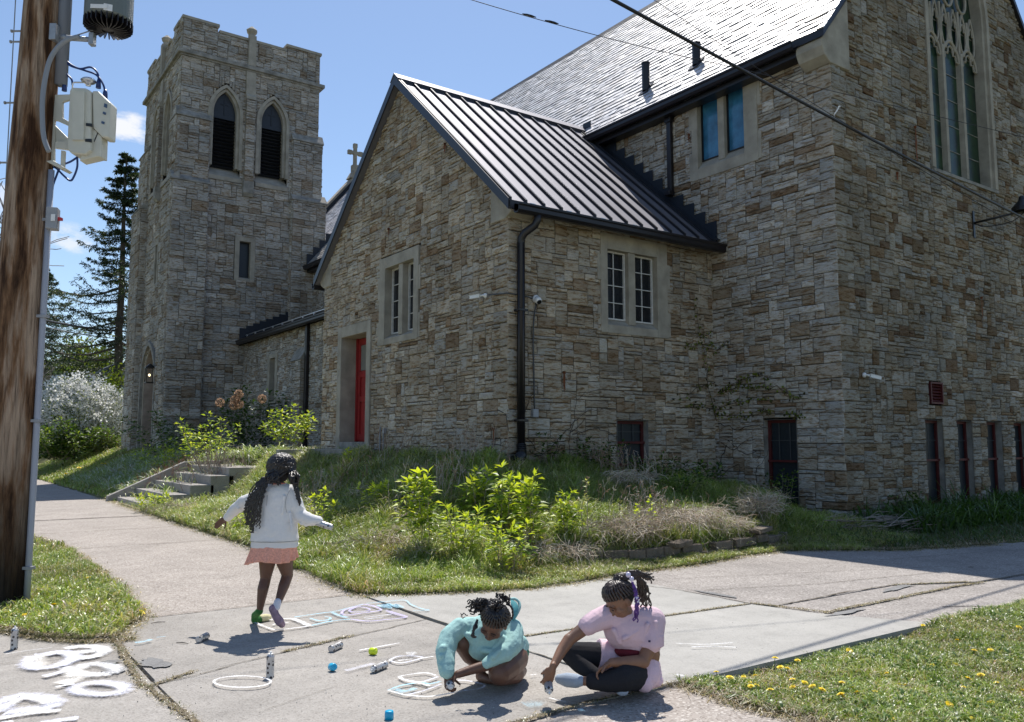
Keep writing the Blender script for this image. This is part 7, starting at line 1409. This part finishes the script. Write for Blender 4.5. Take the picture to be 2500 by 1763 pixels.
for i in range(64):      # braids over the back of the head
    a = PI*(.0+1.0*i/63); st_ = hc+UP*.112+FW*.0+RT*.008*R.gauss(0, 1); sd = RT*math.cos(a)*.104-FW*math.sin(a)*.104
    gt = j1(655+ (i%9)*11, 292, -.10) if i > 16 else j1(850+(i%5)*9, 300, -.08)
    strand(mb, [st_, hc+UP*.098+sd*.55, hc+UP*.055+sd*.95, hc-UP*.01+sd*1.0, gt+rv(R, .012)+UP*.02, gt+rv(R, .012)-UP*.02], .0072, .0062, .0025, R, 5)
for i in range(40):
    x0 = R.uniform(620, 680); e = (R.uniform(468, 610), R.uniform(520, 690)) if i < 34 else (R.uniform(520, 545), 715); y1 = R.uniform(360, 420); dx = (e[0]-x0); 
    strand(mb, [j1(x0, 275, -.09), j1(x0+dx*.55+R.uniform(-10, 10), y1, -.12), j1(x0+dx*.9+R.uniform(-12, 12), (y1+e[1])/2, -.13), j1(e[0], e[1], -.13)], .0058, .0040, .0062, R, R.uniform(4, 6))
for i in range(14): x0 = R.uniform(840, 885); strand(mb, [j1(x0, 250, -.04), j1(x0+15, 340, -.06), j1(R.uniform(885, 915), 430, -.07), j1(R.uniform(900, 922), R.uniform(450, 500), -.07)], .0055, .0040, .004, R, 4)
for i in range(10): strand(mb, [j1(R.uniform(720, 850), R.uniform(110, 150), -.09), j1(R.uniform(700, 860), R.uniform(150, 190), -.11), j1(R.uniform(700, 860), R.uniform(160, 220), -.10)], .005, .004, .004, R, 2)
mb.build('braided_hair', M['hair'], K1, smooth=True, fix=False)
a = j1(1100, 650, -.045); b = j1(1172, 674, -.05); can('silver spray can held out by the standing child', b, a)
mb = MB()
mb.tube(seg3([j1(838, 372, -.075), j1(810, 430, -.09), j1(800, 500, -.095), j1(812, 560, -.09)], 6), .0016, 4); mb.tube(seg3([j1(648, 372, -.07), j1(655, 430, -.09), j1(650, 500, -.10)], 6), .0016, 4); mb.build('sleeve_seam', M['seam'], K1)
# --- child 2: crouching in a mint hoodie
D2_ = 4.74; o2, s2c = (1000, 1380), 4.228
def j2(x, y, d=0): return atd(o2[0]+x/s2c, o2[1]+y/s2c, D2_+d)
K2 = empty('person', (*at(1190, 1650, z=0).xy, 0), 'child crouching in a mint hoodie, curly black ponytail, drawing with both hands on the pavement', 'person')
mb = MB(); hc = j2(868, 600, -.12); fur = head(mb, hc, -RT*.30-FW*.52-UP*.62, UP*.72-FW*.62+RT*.12, .88); chain(mb, [(hc+FW*.03, .036), (j2(900, 660, .02), .042), (j2(900, 740, .09), .07), (j2(1040, 900, .17), .08)]); chain(mb, [(j2(880, 700, .07), .04), (j2(540, 660, .03), .036), (j2(385, 800, -.04), .03), (j2(400, 900, -.08), .03)]); chain(mb, [(j2(880, 700, .07), .04), (j2(1040, 710, .06), .04), (j2(1030, 850, -.03), .035), (j2(930, 960, -.08), .034)]); capsule(mb, j2(1040, 900, .17), j2(880, 900, .18), .08, .078)
chain(mb, [(j2(1080, 960, .12), .082), (j2(1000, 1040, .0), .080), (j2(935, 1110, -.08), .066)]); chain(mb, [(j2(930, 1125, -.06), .062), (j2(1080, 1120, .08), .056), (j2(1150, 1090, .22), .035)]); chain(mb, [(j2(1150, 1090, .22), .03), (j2(1060, 1090, .28), .026)])
chain(mb, [(j2(880, 900, .18), .078), (j2(700, 830, .10), .066), (j2(545, 800, .02), .052)]); chain(mb, [(j2(548, 815, .02), .050), (j2(620, 930, .08), .047), (j2(730, 1045, .16), .030)]); h_ = j2(735, 1068, .17); h_ = Vector((h_.x, h_.y, .03)); chain(mb, [(j2(730, 1045, .16), .030), (h_, .030), (h_+RT*.05-FW*.06, .026), (h_+RT*.075-FW*.09, .018)])
chain(mb, [(j2(400, 900, -.08), .030), (j2(392, 1120, -.14), .024)]); hand(mb, j2(392, 1130, -.14), -UP*.90+RT*.12-FW*.25, RT*.5-FW*.7, RT*.6+FW*.5, .78, 1.0, thumbcurl=.5)
chain(mb, [(j2(930, 960, -.08), .034), (j2(790, 1035, -.11), .030), (j2(620, 1085, -.13), .025), (j2(500, 1125, -.15), .021)]); hand(mb, j2(505, 1122, -.15), -RT*.92-UP*.32, -UP*.8+FW*.3, -FW*.6-UP*.3, .72, .8)
flesh(mb, 'body', M['skin2'], K2, .0042, 3); eyes(K2, hc, fur, .88, M['skin2'], M['brow'])
M['mint'] = cloth('mint_fleece', (.38,.60,.57), .10, nscale=90); mb = MB()
ellips(mb, j2(815, 740, .06), RT*.145, FW*.115, UP*.125); ellips(mb, j2(930, 790, .12), RT*.14, FW*.13, UP*.12); ellips(mb, j2(1010, 860, .18), RT*.12, FW*.14, UP*.10); ellips(mb, j2(760, 850, .02), RT*.09, FW*.07, UP*.07)
capsule(mb, j2(560, 650, .06), j2(1030, 680, .08), .060, .078); chain(mb, [(j2(520, 650, .03), .058), (j2(410, 740, -.02), .055), (j2(370, 880, -.07), .056), (j2(375, 1010, -.12), .050), (j2(385, 1095, -.15), .042)])
chain(mb, [(j2(1050, 700, .07), .072), (j2(1050, 820, -.01), .060), (j2(980, 905, -.07), .050), (j2(880, 965, -.10), .038), (j2(800, 1010, -.12), .031)])
for a, b, r in ((j2(340,860,-.12), j2(470,790,-.03), .020), (j2(330,940,-.14), j2(450,900,-.10), .018), (j2(330,1040,-.16), j2(440,1000,-.14), .016), (j2(600,720,-.02), j2(700,860,-.02), .018), (j2(960,760,-.04), j2(880,860,-.06), .02), (j2(1060,760,-.02), j2(1040,900,-.05), .018), (j2(760,880,-.05), j2(900,900,-.08), .018), (j2(860,950,-.14), j2(930,880,-.12), .016)): capsule(mb, a, b, r, r*.7)
capsule(mb, j2(1120, 800, .16), j2(1150, 830, .2), .05, .05)
flesh(mb, 'hoodie', M['mint'], K2, .0045, 5, .010)
mb = MB(); pts = [j2(1040, 350, .10), j2(1085, 348, .12), j2(1128, 380, .12), j2(1135, 440, .10), j2(1105, 510, .08), j2(1070, 560, .05)]; vs = []; 
inn = [j2(1035, 420, .06), j2(1050, 440, .06), j2(1060, 460, .05), j2(1060, 500, .04), j2(1055, 540, .03), j2(1050, 580, .02)]
out_ = [p+FW*.05+RT*.006 for p in inn]
for a, b, c in zip(pts, inn, out_): vs += [b, a, c]
mb.add(vs, [(3*i, 3*i+1, 3*i+4, 3*i+3) for i in range(5)]+[(3*i+1, 3*i+2, 3*i+5, 3*i+4) for i in range(5)]); o = mb.build('hood', cloth('teal_hood_lining', (.12,.36,.38)), K2, smooth=True, fix=False); md = o.modifiers.new('thick', 'SOLIDIFY'); md.thickness = .012; md = o.modifiers.new('soft', 'SUBSURF'); md.levels = md.render_levels = 2
mb = MB(); mb.tube(seg3(pts, 6), .008, 8); mb.build('hood_edge', M['mint'], K2, smooth=True)
mb = MB(); ellips(mb, j2(1100, 900, .20), RT*.075, FW*.12, UP*.075); capsule(mb, j2(1130, 900, .12), j2(1150, 960, .14), .040, .032); flesh(mb, 'shorts', cloth('green_shorts', (.06,.24,.16)), K2, .005, 4, .008)
mb = MB(); R = random.Random(6); f, u, r_ = fur; ellips(mb, hc+u*.018-f*.026, r_*.073, f*.073, u*.064); mb.build('hair_base', M['scalp'], K2, smooth=True); mb = MB()
pony = hc+u*.098-f*.045; ellips(mb, pony-u*.004, r_*.024, f*.024, u*.020)
for i in range(30):
    a = 2*PI*i/30; rim = hc-f*.026+f*.080*math.cos(a)+r_*.080*math.sin(a)+u*(.030+.026*math.cos(a)); nn = (rim-hc+f*.026); m1 = hc-f*.028+nn*.82+u*.048; m2 = hc-f*.036+nn*.45+u*.084; strand(mb, [rim, m1, m2, pony+nn*.06], .0068, .0056, .0022, R, 9)
for i in range(64):
    a = R.uniform(0, 1); 
    if i < 42: e = (R.uniform(585, 760), R.uniform(370, 520)); q = [pony, pony+u*.02+rv(R, .012)-RT*.02, j2(810, R.uniform(360, 430), -.13), j2((e[0]+820)/2, R.uniform(350, 450), -.13), j2(*e, -.14)]
    else: e = (R.uniform(900, 1060), R.uniform(285, 400)); q = [pony, pony+u*.022+rv(R, .012), j2(925, R.uniform(330, 400), -.12), j2((e[0]+940)/2, R.uniform(290, 370), -.11), j2(*e, -.10)]
    strand(mb, q, .0052, .0034, .0085, R, R.uniform(2.5, 4.5))
for i in range(6): strand(mb, [j2(700, 560, -.13), j2(R.uniform(655, 690), 640, -.15), j2(R.uniform(640, 665), 720, -.16), j2(R.uniform(660, 700), 745, -.16)], .005, .0045, .003, R, 2)
strand(mb, [j2(600, 520, -.12), j2(550, 500, -.12), j2(530, 525, -.12), j2(570, 545, -.12)], .003, .002, .006, R, 2)
for i in range(3): strand(mb, [j2(1000, 400, -.1), j2(1050, 430, -.12), j2(1065, 500, -.12), j2(1055, 560, -.12)], .006, .005, .001, R, 2)
mb.build('curly_hair', M['hair'], K2, smooth=True, fix=False)
a = j2(425, 1255, -.20); b = j2(400, 1170, -.10); can('silver spray can gripped by the crouching child, only its end showing', b+(b-a)*.3, a)
# --- child 3: sitting cross-legged in pink
D3_ = 4.62; o3c, s3c = (1280, 1370), 4.119
def j3(x, y, d=0): return atd(o3c[0]+x/s3c, o3c[1]+y/s3c, D3_+d)
K3 = empty('person', (*at(1545, 1680, z=0).xy, 0), 'child sitting cross-legged, pink T-shirt and skirt over black leggings, spraying the pavement', 'person')
mb = MB(); hc = j3(960, 400, .0); fur = head(mb, hc, -RT*.66-FW*.34-UP*.58, UP*.80-RT*.45-FW*.15, .90); capsule(mb, hc+RT*.02-UP*.03, j3(1065, 590, .03), .036, .040)
chain(mb, [(j3(840, 560, .02), .040), (j3(600, 680, -.03), .037), (j3(450, 790, -.08), .031)]); chain(mb, [(j3(450, 790, -.08), .033), (j3(375, 900, -.12), .029), (j3(288, 1062, -.19), .020)]); hand(mb, j3(285, 1062, -.20), -UP*.90-RT*.30+FW*.10, FW*.8-RT*.15, -RT*.9, .82, .50, .06, .9, .25)
chain(mb, [(j3(1300, 620, .05), .042), (j3(1265, 850, .0), .042), (j3(1195, 1005, -.04), .034)]); chain(mb, [(j3(1195, 1010, -.04), .037), (j3(1040, 1015, -.08), .031), (j3(880, 1020, -.12), .023)]); hand(mb, j3(875, 1020, -.12), -RT*.80-UP*.50, -UP*.55-FW*.3+RT*.3, -FW*.7+UP*.1, .84, .62, .06)
ellips(mb, j3(1170, 930, .08), RT*.108, FW*.085, UP*.10); ellips(mb, j3(1060, 700, .05), RT*.12, FW*.08, UP*.13)
chain(mb, [(j3(1060, 700, .05), .06), (j3(1170, 930, .08), .06), (j3(1170, 1100, .10), .06), (j3(1000, 1170, -.10), .045), (j3(690, 1212, -.12), .026), (j3(565, 1205, -.11), .022)]); chain(mb, [(j3(1300, 620, .05), .04), (j3(1060, 640, .05), .05), (j3(840, 560, .02), .04)])
flesh(mb, 'body', M['skin3'], K3, .0042, 3); eyes(K3, hc, fur, .90, M['skin3'], M['brow'])
M['pink'] = cloth('pink_jersey', (.68,.50,.56), .06); mb = MB()
chain(mb, [(j3(850, 560, .03), .070), (j3(1060, 600, .05), .085), (j3(1260, 600, .06), .078)]); ellips(mb, j3(1050, 690, .05), RT*.137, FW*.103, UP*.120); ellips(mb, j3(1100, 790, .07), RT*.122, FW*.10, UP*.09)
loft(mb, [(j3(1100,760,.07), W_(.118), Dp(.10)), (j3(1135,840,.08), W_(.118), Dp(.10)), (j3(1150,885,.08), W_(.117), Dp(.098))])
chain(mb, [(j3(830, 560, .02), .066), (j3(720, 600, -.01), .058), (j3(635, 650, -.04), .052)]); chain(mb, [(j3(1290, 600, .05), .072), (j3(1285, 720, .02), .066), (j3(1275, 812, .0), .062)]); loft(mb, [(j3(1285, 740, .01), W_(.064), Dp(.060)), (j3(1275, 850, .0), W_(.068), Dp(.058))])
for a, b, r in ((j3(1000,780,-.05), j3(1150,700,-.04), .014), (j3(900,700,-.04), j3(960,820,-.03), .016), (j3(1240,640,-.03), j3(1180,800,-.03), .014), (j3(1320,620,-.02), j3(1310,780,-.04), .014)): capsule(mb, a, b, r, r*.7)
flesh(mb, 't_shirt', M['pink'], K3, .0045, 4, .008)
mb = MB(); p = j3(1258, 806, -.067); mb.obox(p, RT*.006, FW*.002, UP*.005); mb.build('sleeve_emblem', mat('emblem_navy', (.02,.02,.08), .7), K3)
mb = MB(); ellips(mb, j3(1060, 905, .03), RT*.085, FW*.065, UP*.035); flesh(mb, 'undershirt', cloth('dark_red_cloth', (.14,.02,.03)), K3, .004, 2)
M['legg'] = cloth('black_leggings', (.028,.028,.032), .2); mb = MB()
chain(mb, [(j3(1150, 1060, .12), .088), (j3(800, 960, .10), .076), (j3(470, 915, .06), .056)]); chain(mb, [(j3(455, 925, .06), .054), (j3(560, 1040, .02), .048), (j3(700, 1140, -.02), .040), (j3(900, 1240, -.02), .030)])
chain(mb, [(j3(1180, 1140, .08), .086), (j3(1080, 1150, -.04), .080), (j3(1000, 1170, -.10), .074)]); chain(mb, [(j3(985, 1180, -.11), .072), (j3(850, 1210, -.12), .056), (j3(690, 1212, -.12), .042)])
flesh(mb, 'leggings', M['legg'], K3, .0045, 5, .004)
M['pinks'] = cloth('pink_skirt_cloth', (.76,.56,.63), .08); mb = MB(); ellips(mb, j3(1215, 1060, .10), RT*.085, FW*.11, UP*.09); chain(mb, [(j3(1210, 1060, .06), .082), (j3(1220, 1150, .02), .078), (j3(1200, 1215, -.02), .055)]); mb.tube([j3(1180, 1060, .10), j3(1060, 1030, .112), j3(940, 995, .108), j3(820, 962, .102), j3(735, 948, .095)], [.096, .103, .099, .094, .090], 20); capsule(mb, j3(1300, 1160, .06), j3(1320, 1205, .05), .045, .035); pass
for k in range(9): a = j3(1150+k*24, 1040, -.0+.012*k); capsule(mb, a, j3(1120+k*31, 1235-k*4, -.035+.012*k), .012, .016)
flesh(mb, 'skirt', M['pinks'], K3, .0045, 3, .010)
M['sockb'] = cloth('pale_blue_sock', (.36,.42,.50), .1); mb = MB(); e = j3(360, 1188, -.05); chain(mb, [(j3(560, 1205, -.11), .029), (j3(520, 1205, -.10), .036), (j3(430, 1195, -.07), .037), (j3(355, 1185, -.04), .026)]); flesh(mb, 'sock', M['sockb'], K3, .004, 4)
mb = MB(); ellips(mb, j3(985, 1308, -.12), RT*.034, FW*.03, UP*.024); capsule(mb, j3(940, 1270, -.08), j3(990, 1305, -.12), .028, .026); flesh(mb, 'sock', M['sockb'], K3, .004, 3)
mb = MB(); R = random.Random(12); f, u, r_ = fur; ellips(mb, hc+u*.016-f*.026, r_*.074, f*.077, u*.066); mb.build('hair_base', M['scalp'], K3, smooth=True); mb = MB()
pony = hc+u*.098-f*.06; ellips(mb, pony, r_*.022, f*.022, u*.022)
for i in range(31):
    a = 2*PI*i/31; rim = hc-f*.024+f*.086*math.cos(a)+r_*.083*math.sin(a)+u*(.022+.028*math.cos(a)); nn = (rim-hc+f*.026); m1 = hc-f*.028+nn*.85+u*.050; m2 = hc-f*.040+nn*.48+u*.086; strand(mb, [rim, m1, m2, pony+nn*.05], .0070, .0060, .0024, R, 10)
for i in range(34):
    if i < 12: e = (R.uniform(1190, 1310), R.uniform(120, 240)); q = [pony, pony+u*.02+RT*.02+rv(R, .01), j3(1120, R.uniform(95, 150), .0), j3((e[0]+1130)/2, R.uniform(110, 180), .0), j3(*e, .02)]
    else: e = (R.uniform(1120, 1285), R.uniform(330, 490)); q = [pony, pony+u*.015+RT*.025+rv(R, .01), j3(R.uniform(1100, 1160), R.uniform(120, 190), .0), j3(R.uniform(1130, 1240), R.uniform(210, 300), .02), j3(*e, .04)]
    strand(mb, q, .0062, .0042, .0045, R, R.uniform(3, 5))
mb.build('braided_hair', M['hair3'], K3, smooth=True, fix=False)
mb = MB()
for i in range(9): e = (R.uniform(1095, 1150), R.uniform(500, 615)); strand(mb, [j3(1085, 210, -.06), j3(R.uniform(1100, 1130), 300, -.08), j3(R.uniform(1115, 1150), 410, -.09), j3(*e, -.08)], .0058, .0038, .005, R, 4)
mb.build('purple_braid', mat('purple_braid', (.10,.03,.22), .4, noise=.5, nscale=60), K3, smooth=True, fix=False)
mb = MB()
for x, y, r in ((1046, 138, .014), (1080, 180, .0125), (1128, 372, .012), (1136, 405, .011)): ellips(mb, j3(x, y, -.085), RT*r, FW*r, UP*r*1.1)
mb.build('hair_bead', mat('pearl_bead', (.62,.58,.74), .15, spec=.8), K3, smooth=True)
a = j3(225, 1110, -.11); b = j3(243, 1252, -.19); can('silver spray can held nozzle down by the sitting child', a, b)
